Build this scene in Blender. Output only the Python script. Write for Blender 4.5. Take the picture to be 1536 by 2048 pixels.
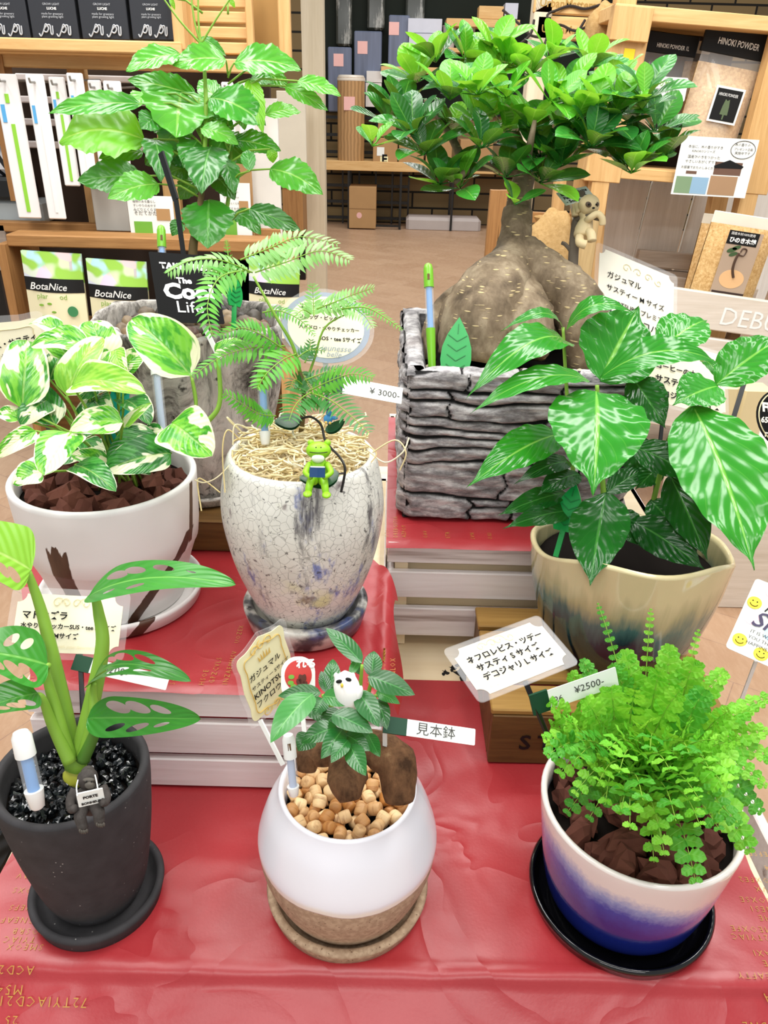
import bpy, math, random
from math import sin, cos, pi, radians
from mathutils import Vector as V, Matrix, noise
from mathutils.geometry import tessellate_polygon

for o in list(bpy.data.objects): bpy.data.objects.remove(o)
SC = bpy.context.scene
COL = SC.collection
rnd = random.Random(7)

# ------------------------------------------------------------------ camera
T = 0.50                      # height of the display table top above the floor
CH = T + 0.70                 # eye height
F = 1540.0                    # focal length in pixels of a 1536 x 2048 frame
PITCH, ROLL = radians(28), radians(1.5)
cp, sp, cr, sr = cos(PITCH), sin(PITCH), cos(ROLL), sin(ROLL)
AX, AF, AD = V((1, 0, 0)), V((0, cp, -sp)), V((0, -sp, -cp))
cam_d = bpy.data.cameras.new('camera'); cam = bpy.data.objects.new('camera', cam_d); COL.objects.link(cam)
cam_d.sensor_fit = 'VERTICAL'; cam_d.sensor_height = 36.0; cam_d.lens = F / 2048 * 36.0
cam_d.clip_start = 0.02; cam_d.clip_end = 60
rgt = AX * cr - AD * sr; upv = -(AX * sr + AD * cr); bck = -AF
cam.matrix_world = Matrix(((rgt.x, upv.x, bck.x, 0), (rgt.y, upv.y, bck.y, 0), (rgt.z, upv.z, bck.z, CH), (0, 0, 0, 1)))
SC.camera = cam
EYE = V((0, 0, CH))

# ------------------------------------------------------------------ light
SC.view_settings.view_transform = 'Standard'; SC.view_settings.look = 'None'
SC.view_settings.gamma = 1.0; SC.view_settings.use_curve_mapping = False
SC.view_settings.exposure = 0.14
W = bpy.data.worlds.new('shop_air'); SC.world = W; W.use_nodes = True
W.node_tree.nodes['Background'].inputs[0].default_value = (0.93, 0.97, 1.0, 1)
W.node_tree.nodes['Background'].inputs[1].default_value = 0.50

def lamp(name, loc, sx, sy, power, rot=(0, 0, 0), col=(1, 0.98, 0.95)):
    d = bpy.data.lights.new(name, 'AREA'); d.shape = 'RECTANGLE'; d.size = sx; d.size_y = sy; d.energy = power; d.color = col
    o = bpy.data.objects.new(name, d); COL.objects.link(o); o.location = loc; o.rotation_euler = rot
    return o
LZ = T + 2.15
lamp('ceiling_lamp', (-0.75, 0.9, LZ), 0.30, 1.6, 26)
lamp('ceiling_lamp', (0.75, 0.9, LZ), 0.30, 1.6, 26)
lamp('ceiling_lamp', (-0.05, 1.9, LZ), 1.6, 0.30, 24)
lamp('ceiling_lamp', (0.0, -0.3, LZ), 1.6, 0.30, 15)
lamp('ceiling_lamp', (-0.6, 4.6, 3.2), 2.4, 0.5, 48)
lamp('ceiling_lamp', (0.6, 7.2, 3.2), 2.6, 0.6, 60)
lamp('ceiling_lamp', (1.3, 1.5, LZ), 0.3, 1.4, 17, (0.5, 0, 0))
lamp('ceiling_lamp', (0.0, -2.5, LZ + .1), 2.6, 0.5, 56)
lamp('ceiling_lamp', (-1.5, 1.6, LZ), 0.3, 1.4, 16)

# ------------------------------------------------------------------ pixels to places
def ray(px, py):
    a, b = (px - 768) / F, (py - 1024) / F
    return AX * (a * cr + b * sr) + AF + AD * (-a * sr + b * cr)
def atd(px, py, d): return EYE + ray(px, py) * d
def atz(px, py, z):
    r = ray(px, py); return EYE + r * ((z - CH) / r.z)
def aty(px, py, y):
    r = ray(px, py); return EYE + r * (y / r.y)
def dep(p): return (p - EYE).dot(AF)

# ------------------------------------------------------------------ objects
ORG = {}
def link(name, me, parent=None):
    o = bpy.data.objects.new(name, me); COL.objects.link(o)
    if parent is not None: o.parent = parent
    return o
def tag(o, label=None, cat=None, group=None, kind=None):
    if label: o['label'] = label
    if cat: o['category'] = cat
    if group: o['group'] = group
    if kind: o['kind'] = kind
    return o
def thing(name, label, cat, loc=(0, 0, 0), group=None):
    o = bpy.data.objects.new(name, None); COL.objects.link(o); o.location = loc; o.empty_display_size = 0.02
    ORG[o.name] = V(loc)
    return tag(o, label, cat, group)
def plab(o, label): o['label'] = label; return o
def copy_tree(o, parent=None):
    c = o.copy(); COL.objects.link(c)
    if parent is not None: c.parent = parent
    for ch in list(o.children): copy_tree(ch, c)
    return c

class MB:
    """collects vertices and faces in world space, then links ONE mesh object"""
    def __init__(s): s.v = []; s.f = []; s.u = []; s.m = []; s.c = None
    def add(s, vs, fs, uv=None, mi=0):
        b = len(s.v); s.v += [V(p) for p in vs]; s.u += (uv or [(0, 0)] * len(vs))
        s.f += [tuple(b + i for i in f) for f in fs]; s.m += [mi] * len(fs); return s
    def box(s, c, size, M3=None, mi=0, taper=1.0, bev=0.0):
        hx, hy, hz = size[0] / 2, size[1] / 2, size[2] / 2
        M3 = M3 or Matrix.Identity(3); c = V(c)
        if bev <= 0:
            P = []
            for z in (-1, 1):
                k = taper if z > 0 else 1
                for x, y in ((-1, -1), (1, -1), (1, 1), (-1, 1)): P.append(c + M3 @ V((x * hx * k, y * hy * k, z * hz)))
            return s.add(P, [(3, 2, 1, 0), (4, 5, 6, 7), (0, 1, 5, 4), (1, 2, 6, 5), (2, 3, 7, 6), (3, 0, 4, 7)], mi=mi)
        b = min(bev, hx * .9, hy * .9, hz * .9); P = []; idx = {}
        for x in (-1, 1):
            for y in (-1, 1):
                for z in (-1, 1):
                    for a in range(3):
                        q = V((x * (hx - (b if a != 0 else 0)), y * (hy - (b if a != 1 else 0)), z * (hz - (b if a != 2 else 0))))
                        idx[(x, y, z, a)] = len(P); P.append(c + M3 @ q)
        fs = []
        def fo(l):
            pts = [P[i] for i in l]; ctr = sum(pts, V()) / len(pts); n = (pts[1] - pts[0]).cross(pts[2] - pts[0])
            fs.append(tuple(l) if n.dot(ctr - c) > 0 else tuple(reversed(l)))
        for sg in (-1, 1):
            fo([idx[(sg, y, z, 0)] for y, z in ((-1, -1), (1, -1), (1, 1), (-1, 1))])
            fo([idx[(x, sg, z, 1)] for x, z in ((-1, -1), (1, -1), (1, 1), (-1, 1))])
            fo([idx[(x, y, sg, 2)] for x, y in ((-1, -1), (1, -1), (1, 1), (-1, 1))])
        for p in (-1, 1):
            for q in (-1, 1):
                fo([idx[(p, q, -1, 0)], idx[(p, q, 1, 0)], idx[(p, q, 1, 1)], idx[(p, q, -1, 1)]])
                fo([idx[(p, -1, q, 0)], idx[(p, 1, q, 0)], idx[(p, 1, q, 2)], idx[(p, -1, q, 2)]])
                fo([idx[(-1, p, q, 1)], idx[(1, p, q, 1)], idx[(1, p, q, 2)], idx[(-1, p, q, 2)]])
        for x in (-1, 1):
            for y in (-1, 1):
                for z in (-1, 1): fo([idx[(x, y, z, 0)], idx[(x, y, z, 1)], idx[(x, y, z, 2)]])
        return s.add(P, fs, mi=mi)
    def bar(s, a, b, w, h, mi=0, up=V((0, 0, 1)), bev=0.0):
        a, b = V(a), V(b); d = (b - a); L = d.length; d.normalize()
        x = d.cross(up)
        if x.length < 1e-4: x = d.cross(V((0, 1, 0)))
        x.normalize(); y = x.cross(d)
        return s.box((a + b) / 2, (w, L, h), Matrix((x, d, y)).transposed(), mi, bev=bev)
    def lathe(s, c, prof, n=48, mi=0, wob=None):
        c = V(c); P = []; U = []; k = len(prof)
        for i in range(n + 1):
            a = 2 * pi * i / n
            for j, (r, z) in enumerate(prof):
                rr, zz = (r, z) if wob is None else wob(r, z, a, j)
                P.append(c + V((cos(a) * rr, sin(a) * rr, zz))); U.append((i / n, j / max(1, k - 1)))
        fs = []
        for i in range(n):
            for j in range(k - 1):
                q = (i * k + j, (i + 1) * k + j, (i + 1) * k + j + 1, i * k + j + 1)
                fs.append(q)
        return s.add(P, fs, U, mi)
    def tube(s, pts, rad, n=8, mi=0, caps=True):
        pts = [V(p) for p in pts]; k = len(pts)
        if not hasattr(rad, '__len__'): rad = [rad] * k
        t0 = (pts[1] - pts[0]).normalized(); a = t0.cross(V((0.13, 0.31, 0.94)))
        if a.length < 1e-3: a = t0.cross(V((1, 0, 0)))
        a.normalize(); P = []; U = []
        for i in range(k):
            t = (pts[min(i + 1, k - 1)] - pts[max(i - 1, 0)])
            if t.length < 1e-9: t = t0
            t = t.normalized(); a = (a - t * a.dot(t)).normalized(); b = t.cross(a)
            for j in range(n):
                th = 2 * pi * j / n; P.append(pts[i] + (a * cos(th) + b * sin(th)) * rad[i]); U.append((i / (k - 1), j / n))
        fs = [(i * n + j, i * n + (j + 1) % n, (i + 1) * n + (j + 1) % n, (i + 1) * n + j) for i in range(k - 1) for j in range(n)]
        if caps: fs += [tuple(reversed(range(n))), tuple((k - 1) * n + j for j in range(n))]
        return s.add(P, fs, U, mi)
    def ball(s, c, r, n=12, m=8, mi=0, M3=None, nz=0.0, seed=0):
        c = V(c); r = V(r) if hasattr(r, '__len__') else V((r, r, r)); M3 = M3 or Matrix.Identity(3); P = []; fs = []
        for i in range(m + 1):
            ph = pi * i / m
            for j in range(n):
                th = 2 * pi * j / n; q = V((sin(ph) * cos(th), sin(ph) * sin(th), cos(ph)))
                k = 1 + nz * noise.noise(q * 1.7 + V((seed * 3.1, seed * 1.7, 0))) if nz else 1
                P.append(c + M3 @ V((q.x * r.x * k, q.y * r.y * k, q.z * r.z * k)))
        for i in range(m):
            for j in range(n):
                a, b = i * n + j, i * n + (j + 1) % n
                fs.append((a, a + n, b + n, b))
        return s.add(P, fs, mi=mi)
    def grid(s, fn, nu, nv, mi=0):
        P = [fn(i / nu, j / nv) for i in range(nu + 1) for j in range(nv + 1)]
        U = [(i / nu, j / nv) for i in range(nu + 1) for j in range(nv + 1)]; w = nv + 1
        return s.add(P, [(i * w + j, (i + 1) * w + j, (i + 1) * w + j + 1, i * w + j + 1) for i in range(nu) for j in range(nv)], U, mi)
    def poly(s, outline, M4, th, holes=(), mi=0):
        """flat shape with thickness: outline in local xy, pushed back along -z by th"""
        rings = [list(outline)] + [list(h) for h in holes]
        tris = tessellate_polygon([[V((x, y, 0)) for x, y in r] for r in rings])
        flat = [p for r in rings for p in r]; n = len(flat)
        P = [M4 @ V((x, y, 0)) for x, y in flat] + [M4 @ V((x, y, -th)) for x, y in flat]
        fs = []
        for t in tris:
            a, b, c = (V(flat[i]) for i in t)
            up = (b - a).cross(c - a) if False else (b.x - a.x) * (c.y - a.y) - (b.y - a.y) * (c.x - a.x)
            t = tuple(t) if up > 0 else tuple(reversed(t))
            fs.append(t); fs.append(tuple(n + i for i in reversed(t)))
        k = 0
        for r in rings:
            m = len(r)
            for i in range(m): fs.append((k + i, k + (i + 1) % m, n + k + (i + 1) % m, n + k + i))
            k += m
        return s.add(P, fs, [(x, y) for x, y in flat] * 2, mi)
    def build(s, name, mat, parent=None, smooth=True, origin=None, sub=0, cattr=None):
        me = bpy.data.meshes.new(name)
        if origin is None:
            if parent is not None: origin = ORG[parent.name]
            else:
                lo = V([min(p[i] for p in s.v) for i in range(3)]); hi = V([max(p[i] for p in s.v) for i in range(3)])
                origin = V(((lo.x + hi.x) / 2, (lo.y + hi.y) / 2, lo.z))
        base = ORG[parent.name] if parent is not None else V((0, 0, 0))
        me.from_pydata([tuple(p - origin) for p in s.v], [], s.f)
        mats = mat if isinstance(mat, (list, tuple)) else [mat]
        for m in mats: me.materials.append(m)
        if len(mats) > 1: me.polygons.foreach_set('material_index', s.m)
        uvl = me.uv_layers.new(name='UVMap')
        lv = [0] * len(me.loops); me.loops.foreach_get('vertex_index', lv)
        flat = []
        for i in lv: flat += s.u[i]
        uvl.data.foreach_set('uv', flat)
        if cattr:
            at = me.attributes.new('paint', 'FLOAT', 'POINT'); at.data.foreach_set('value', cattr)
        if smooth:
            me.polygons.foreach_set('use_smooth', [True] * len(me.polygons))
            if smooth != 'all':
                me.set_sharp_from_angle(angle=radians(42))
        me.update()
        o = link(name, me, parent); o.location = origin - base; ORG[o.name] = origin
        if sub:
            md = o.modifiers.new('subdivide', 'SUBSURF'); md.levels = sub; md.render_levels = sub
        return o

# ------------------------------------------------------------------ materials
def hx(h):
    h = h.lstrip('#'); c = [int(h[i:i + 2], 16) / 255 for i in (0, 2, 4)]
    return tuple((x / 12.92 if x <= 0.04045 else ((x + 0.055) / 1.055) ** 2.4) for x in c) + (1,)
class G:
    def __init__(s, name, rough=0.5, spec=0.5, **kw):
        s.m = bpy.data.materials.new(name); s.m.use_nodes = True; s.t = s.m.node_tree; s.N = s.t.nodes
        s.b = s.N['Principled BSDF']; s.set('Roughness', rough); s.set('Specular IOR Level', spec)
        for k, v in kw.items(): s.set(k.replace('_', ' '), v)
    def put(s, inp, v):
        if hasattr(v, 'is_output') or isinstance(v, bpy.types.NodeSocket): s.t.links.new(v, inp)
        else: inp.default_value = v
    def set(s, k, v): s.put(s.b.inputs[k], v); return s
    def n(s, typ, ins=None, out=0, **props):
        nd = s.N.new('ShaderNode' + typ)
        for k, v in props.items(): setattr(nd, k, v)
        for k, v in (ins or {}).items(): s.put(nd.inputs[k], v)
        return nd.outputs[out]
    def co(s, kind='Object', scale=(1, 1, 1), rot=(0, 0, 0)):
        c = s.n('TexCoord', out=kind)
        return s.n('Mapping', {'Vector': c, 'Scale': scale, 'Rotation': rot})
    def noise(s, scale, vec=None, detail=4, rough=.55, out=0, dist=0.0):
        return s.n('TexNoise', {'Vector': vec if vec is not None else s.co(), 'Scale': scale, 'Detail': detail, 'Roughness': rough, 'Distortion': dist}, out=out)
    def vor(s, scale, vec=None, feature='F1', out=0):
        return s.n('TexVoronoi', {'Vector': vec if vec is not None else s.co(), 'Scale': scale}, out=out, feature=feature)
    def math(s, op, a, b=0.0, clamp=False): return s.n('Math', {0: a, 1: b}, operation=op, use_clamp=clamp)
    def ramp(s, f, stops, interp='LINEAR'):
        nd = s.N.new('ShaderNodeValToRGB'); nd.color_ramp.interpolation = interp; e = nd.color_ramp.elements
        while len(e) < len(stops): e.new(0.5)
        for el, (p, c) in zip(e, stops): el.position = p; el.color = c if len(c) == 4 else tuple(c) + (1,)
        s.put(nd.inputs[0], f); return nd.outputs[0]
    def step(s, f, a, b): return s.n('MapRange', {0: f, 1: a, 2: b, 3: 0.0, 4: 1.0}, interpolation_type='SMOOTHSTEP')
    def mix(s, f, a, b, mode='MIX'):
        nd = s.N.new('ShaderNodeMix'); nd.data_type = 'RGBA'; nd.blend_type = mode
        s.put(nd.inputs[0], f); s.put(nd.inputs[6], a); s.put(nd.inputs[7], b); return nd.outputs[2]
    def bump(s, h, strength=0.4, dist=0.002):
        return s.n('Bump', {'Height': h, 'Strength': strength, 'Distance': dist})
    def sep(s, v, i): return s.n('SeparateXYZ', {0: v}, out=i)
    def done(s, col=None, h=None, strength=0.4, dist=0.002):
        if col is not None: s.set('Base Color', col)
        if h is not None: s.set('Normal', s.bump(h, strength, dist))
        return s.m
def flat(name, c, rough=0.5, spec=0.5, **k):
    g = G(name, rough, spec, **k); c = hx(c) if isinstance(c, str) else c
    nz = g.noise(9, detail=3)
    return g.done(g.mix(nz, tuple(x * .9 for x in c[:3]) + (1,), tuple(min(1, x * 1.08) for x in c[:3]) + (1,)))
def wood(name, a, b, axis=0, scale=1.0, rough=.6, dark=None):
    g = G(name, rough, .3); s = [38 * scale] * 3; s[axis] = 2.2 * scale
    v = g.co(scale=tuple(s)); n1 = g.noise(1.6, v, 6, .65, dist=.7); n2 = g.noise(7, v, 3)
    col = g.ramp(g.math('ADD', g.math('MULTIPLY', n1, .8), g.math('MULTIPLY', n2, .25)), [(.3, hx(a)), (.72, hx(b))])
    if dark:
        k = g.step(g.noise(4, g.co(scale=tuple(x * .25 for x in s)), 5), .62, .72); col = g.mix(k, col, hx(dark))
    return g.done(col, n1, .25, .002)
def leafmat(name, dark, light, vein, rough=.3, nv=7, slope=.55, transl=.22, vw=.05, bumpk=.5, spec=.5, var=.5, backc=None, puff=1.0, coat=0.0):
    g = G(name, rough, spec)
    if coat: g.set('Coat Weight', coat); g.set('Coat Roughness', .18)
    uv = g.n('TexCoord', out='UV'); s_, t_ = g.sep(uv, 0), g.sep(uv, 1)
    tt = g.math('MULTIPLY', g.math('ABSOLUTE', g.math('SUBTRACT', t_, .5)), 2.0)
    mid = g.math('SUBTRACT', 1.0, g.step(tt, .015, .07))
    fr = g.math('FRACT', g.math('SUBTRACT', g.math('MULTIPLY', s_, float(nv)), g.math('MULTIPLY', tt, slope * nv * .5)))
    dv = g.math('ABSOLUTE', g.math('SUBTRACT', fr, .5))          # .5 at a vein, 0 between
    vn = g.math('MULTIPLY', g.step(dv, .5 - vw, .5), .28)
    mask = g.math('MAXIMUM', mid, vn)
    r = g.n('ObjectInfo', out='Random'); ri = g.n('NewGeometry', out='Random Per Island')
    rr = g.math('FRACT', g.math('ADD', r, ri))
    nz = g.noise(25, detail=3)
    f = g.math('ADD', g.math('MULTIPLY', rr, var), g.math('MULTIPLY', g.math('SUBTRACT', nz, .5), .7), True)
    col = g.mix(f, hx(dark), hx(light)); col = g.mix(g.math('MULTIPLY', mask, .6), col, hx(vein))
    if backc:
        col = g.mix(g.n('NewGeometry', out='Backfacing'), col, hx(backc))
    h = g.math('SUBTRACT', g.math('MULTIPLY', g.math('COSINE', g.math('MULTIPLY', fr, 6.2832)), -.13 * puff), g.math('MULTIPLY', mid, .2))
    h = g.math('ADD', h, g.math('MULTIPLY', nz, .25))
    m = g.done(col, h, bumpk, .004)
    tr = g.n('BsdfTranslucent', {'Color': g.mix(.5, col, hx('#b9e23c'))})
    mx = g.n('MixShader', {0: transl, 1: g.b.outputs[0], 2: tr})
    g.t.links.new(mx, g.N['Material Output'].inputs[0])
    return m
def glassy(name, tint=(1, 1, 1, 1), alpha=.12, rough=.08):
    g = G(name, rough, .6); g.set('Base Color', tint); g.set('Alpha', alpha); return g.m

# ------------------------------------------------------------------ lettering
def frame(o, x, y):
    o, x, y = V(o), V(x).normalized(), V(y); y = (y - x * y.dot(x)).normalized(); z = x.cross(y)
    return Matrix(((x.x, y.x, z.x, o.x), (x.y, y.y, z.y, o.y), (x.z, y.z, z.z, o.z), (0, 0, 0, 1)))
def text(body, M4, x, y, size, mat, parent, shear=0.0, bold=0.0, width=None, align='LEFT', name='lettering', rot=0.0, space=1.0, mirror=False, res=2, squash=1.0, bend=None, lift=.0006):
    cu = bpy.data.curves.new('t', 'FONT'); cu.body = body; cu.size = size; cu.shear = shear; cu.offset = bold * size
    cu.align_x = align; cu.resolution_u = res; cu.space_character = space; cu.space_line = .85
    ob = bpy.data.objects.new('t', cu); COL.objects.link(ob)
    dg = bpy.context.evaluated_depsgraph_get(); me = bpy.data.meshes.new_from_object(ob.evaluated_get(dg))
    bpy.data.objects.remove(ob); bpy.data.curves.remove(cu)
    me.name = name
    k = 1.0
    if width and len(me.vertices):
        xs = [v.co.x for v in me.vertices]; k = width / max(1e-6, max(xs) - min(xs))
    ca, sa = cos(rot), sin(rot); base = ORG[parent.name]
    for v in me.vertices:
        lx, ly = v.co.x * k * (-1 if mirror else 1), v.co.y * squash * k
        p = M4 @ V((x + lx * ca - ly * sa, y + lx * sa + ly * ca, lift))
        if bend: p = bend(p)
        v.co = p - base
    me.materials.clear(); me.materials.append(mat)
    o = link(name, me, parent); ORG[o.name] = base
    return o
INK = flat('marker_ink', '#0e0d0c', .6, .2); PEN = flat('pencil_ink', '#43423f', .6, .2); GOLD = flat('printed_gold', '#b98a35', .45)
WHITEP = flat('white_print', '#f4f4f0', .5)
print('helpers ok')

# ================================================================== THE SETTING
def floor_mat():
    g = G('vinyl_floor', .38, .35)
    v = g.co(scale=(1, 1, 1), rot=(0, 0, .55))
    br = g.N.new('ShaderNodeTexBrick'); g.put(br.inputs['Vector'], v)
    for k, x in (('Scale', 3.2), ('Mortar Size', .004), ('Mortar Smooth', .2), ('Bias', 0.0), ('Brick Width', .9), ('Row Height', .45)): br.inputs[k].default_value = x
    br.inputs['Color1'].default_value = hx('#ad8a6c'); br.inputs['Color2'].default_value = hx('#bc9a7c'); br.inputs['Mortar'].default_value = hx('#8f7160')
    n1 = g.noise(38, g.co(scale=(1, .35, 1), rot=(0, 0, .5)), 5, .7)
    col = g.mix(g.math('MULTIPLY', g.step(n1, .35, .75), .5), br.outputs[0], hx('#c9ab8e'))
    n2 = g.noise(3.2, detail=3); col = g.mix(g.math('MULTIPLY', g.step(n2, .3, .7), .3), col, hx('#a98369'))
    return g.done(col, n1, .1, .001)
m = MB(); m.grid(lambda u, v: V((-5 + 10 * u, -1.5 + 11.2 * v, 0)), 2, 2)
tag(m.build('floor', floor_mat(), smooth=False), kind='structure')

def brick_mat():
    g = G('tan_brick', .8, .2)
    v = g.co(scale=(1, 1, 1), rot=(pi / 2, 0, 0))
    br = g.N.new('ShaderNodeTexBrick'); g.put(br.inputs['Vector'], v)
    for k, x in (('Scale', 2.0), ('Mortar Size', .022), ('Brick Width', .9), ('Row Height', .33)): br.inputs[k].default_value = x
    br.inputs['Color1'].default_value = hx('#8d7650'); br.inputs['Color2'].default_value = hx('#6f5d41'); br.inputs['Mortar'].default_value = hx('#25221d')
    return g.done(br.outputs[0], br.outputs[1], -.5, .01)
YB = atz(820, 448, 0).y + .05
m = MB(); m.box((0, YB + .05, 1.7), (10, .1, 3.4))
tag(m.build('wall_back', brick_mat(), smooth=False), kind='structure')

WOODL = wood('light_pine', '#c79a5e', '#e3bd84', 0); WOODLZ = wood('light_pine_upright', '#c0935a', '#dfb77e', 2)
WOODM = wood('honey_wood', '#8a5f35', '#b98a55', 0); WOODMZ = wood('honey_wood_upright', '#855b33', '#b18350', 2); WOODMY = wood('honey_wood_side', '#7d5530', '#a87b4a', 1)
WHITEW = wood('whitewashed_plank', '#dccfca', '#f6f0ee', 0, .7, .55, '#a8968e')
WHITEWZ = wood('whitewashed_upright', '#d3cbc0', '#efeae2', 2, .6, .55)
PLY = wood('pale_plywood', '#e6cfa6', '#f3e2c2', 0, .4, .6)
BROWNW = wood('stained_brown_wood', '#4a3218', '#7c5a30', 0, .8, .5)
YELW = wood('oiled_yellow_wood', '#7f5a26', '#b08a4a', 0, .7, .5)
DARK = flat('matte_black', '#131313', .55, .3); BLACKP = flat('black_plastic', '#0d0e0e', .35, .5)
CARDB = flat('cardboard', '#b08a5e', .75, .2); CREAMP = flat('cream_panel', '#e9e0cb', .6, .3)

# ================================================================== TIERED TABLE
Z = T
tb = thing('display_table', 'low pale plywood display table under the red paper and the white crates', 'table', (0, .9, 0))
m = MB(); m.box((0.01, .98, Z - .016), (.78, 1.1, .03)); m.build('tabletop', PLY, tb, False)
for sx in (-1, 1):
    for sy in (.46, 1.48):
        m = MB(); m.box((0.01 + sx * .36, sy, (Z - .031) / 2), (.045, .045, Z - .031)); m.build('leg', WHITEWZ, tb, False)
m = MB(); m.box((0.01, .452, Z - .33), (.74, .02, .5)); m.build('front_panel', WOODM, tb, False)
m = MB()
for cx, cy, k in ((925, 1348, 0), (905, 1337, 1), (890, 1345, 2), (948, 1330, 3), (918, 1330, 4)):
    p = atz(cx, cy, Z - .0008); o = [(p.x + cos(a) * .006 * (1 + .6 * sin(a * 3 + k)) * (1.6 if k == 0 else .7), p.y + sin(a) * .009 * (1 + .5 * cos(a * 4 + k)) * (1.4 if k == 0 else .6)) for a in [i * pi / 12 for i in range(24)]]
    m.poly(o, Matrix.Translation((0, 0, Z - .0004)), .0004)
plab(m.build('stencil_mark', DARK, tb, False), 'black stencilled flower mark on the tabletop')

def paper_mat():
    g = G('red_wrapping_paper', .34, .6)
    n = g.noise(5, detail=3); f = g.noise(300, detail=2)
    col = g.mix(n, hx('#9c2229'), hx('#ac2d33')); col = g.mix(g.math('MULTIPLY', f, .15), col, hx('#c85a58'))
    cr_ = g.noise(5, g.co(scale=(1, 1.5, 1)), 2, .45, dist=.6)
    rd = g.noise(6.5, g.co(scale=(1, 1.3, 1), rot=(0, 0, .6)), 2, .5, dist=.9)
    rg = g.math('POWER', g.math('SUBTRACT', 1.0, g.math('MULTIPLY', g.math('ABSOLUTE', g.math('SUBTRACT', rd, .5)), 5.0), True), 3.0)
    return g.done(col, g.math('ADD', g.math('ADD', cr_, g.math('MULTIPLY', rg, .13)), g.math('MULTIPLY', f, .015)), .5, .012)
PAPER = paper_mat(); PAPERW = flat('paper_underside', '#efe9e6', .6)

def crease(x, y):
    p = V((x * 9, y * 9, .3)); q = V((x * 3.2 + 5, y * 4, 1.7))
    return .0030 * abs(noise.noise(p)) + .0042 * abs(noise.noise(q)) + .0012 * abs(noise.noise(p * 2.3))
# lower sheet: lies on the tabletop, folds down over the front edge
def low(u, v):
    x = -.378 + .772 * u + (.004 * noise.noise(V((v * 14, u * 2, 0))) if u in (0, 1) else 0)
    L = .395 + .34; s = v * L
    if s < .395: y = .826 - s; z = Z + .0012 + crease(x, y) * min(1, s * 20)
    else:
        q = s - .395; R = .016; a = min(q / R, pi / 2)
        y = .431 - R * sin(a) - max(0, q - R * pi / 2) * .74 + .006 * noise.noise(V((x * 9, q * 6, 2))) * min(1, q * 25)
        z = Z + .0012 - R * (1 - cos(a)) * .6 - max(0, q - R * pi / 2) * .67 + crease(x, .431 - q * .7) * 1.6
    return V((x, y, z))
m = MB(); m.grid(low, 70, 110)
sheet1 = m.build('paper_sheet', PAPER, None, 'all'); tag(sheet1, 'crinkled red printed paper over the front tier, hanging over its edge', 'paper')
bpy.context.view_layer.update()
# middle sheet
mz = Z + .147
def mid(u, v):
    y0, y1 = .6225, .915; y = y0 + (y1 - y0) * v
    xl = -.372 - .10 * min(1, max(0, (v - .05) / .7)) if v < .8 else -.472 + .25 * (v - .8) * 1.0
    xr = .021 + .006 * sin(v * 9); 
    if v > .62: xr = .021 - .045 * ((v - .62) / .38) ** 1.6
    x = xl + (xr - xl) * u
    z = mz + .0012 + crease(x + 3, y) * .8
    if x > -.005: z += .010 * sin(min(1, (x + .005) / .026) * pi) - .02 * ((x + .005) / .026) ** 2 * (1 - v) * (1 if v < .8 else .4)
    if y < .626: z -= .004 * ((.626 - y) / .0035) ** 1.5 * (.5 + .5 * noise.noise(V((x * 9, 3, 1))) + (.9 if x > -.06 else 0) + (.35 if x < -.19 else 0))
    if x < -.38: z -= .0
    return V((x, y, z))
m = MB(); m.grid(mid, 60, 44)
sheet2 = m.build('paper_sheet', PAPER, None, 'all'); tag(sheet2, 'red printed paper on the left crate tier, under the two white pots', 'paper')
tz = Z + .178
def top(u, v):
    y = .888 + .47 * v; x = .004 + .33 * u
    z = tz + .0012 + crease(x + 7, y) * .35
    if v < .001: z -= .006
    return V((x, y, z))
m = MB(); m.grid(top, 36, 40)
sheet3 = m.build('paper_sheet', PAPER, None, 'all'); tag(sheet3, 'red printed paper on the rear crate tier, under the stone trough', 'paper')

# gold lettering printed on the sheets (rows run upside-down or sideways as the sheet lies)
def rows(sheet, items, zz, rot0=0.0, conf=None):
    for (px, py, body, h) in items:
        p = atz(px, py, zz)
        M4 = Matrix.Translation(p)
        text(body, M4, 0, 0, h, GOLD, sheet, rot=rot0, name='printed_lettering', res=1, space=1.35, bold=-.012, bend=conf)
def on_low(p):
    if p.y >= .4315: return V((p.x, p.y, Z + .0018 + crease(p.x, p.y)))
    q = .431 - p.y + .0; s = .395 + q; return low((p.x + .378) / .772, min(1, s / .735)) + V((0, -.0012, .0012))
LW = ['TYIACVOZ1', 'SMEOXFE', 'ANEFSE', 'GNEAFTY', 'INOXSE', 'TYIAVO', '72TYIACVO', 'M54', 'ZOSRBA', 'UBNES1', 'NOPQ', 'EAXI', 'SCOXFE2S', 'TVOZ', 'IHE', 'BNER', 'SIE', 'AVX']
it = []
for i, (x, y) in enumerate(((30, 1878), (45, 1893), (40, 1815), (30, 1840), (48, 1780), (50, 1752), (60, 1722), (62, 1790), (52, 1862), (62, 1735))):
    it.append((x + 45, y, LW[i % len(LW)][:5], .0085))
for i, (x, y) in enumerate(((1560, 1708), (1560, 1735), (1560, 1760), (1545, 1778), (1550, 1800), (1570, 1818), (1545, 1835), (1550, 1858), (1545, 1874), (1550, 1905), (1550, 1925), (1570, 1950))):
    it.append((x, y, LW[(i * 5 + 2) % len(LW)][:7], .0085))
rows(sheet1, it, Z, pi, on_low)
it = [(300, 1968, '72TYIACDZ1', .011)] if False else []
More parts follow.
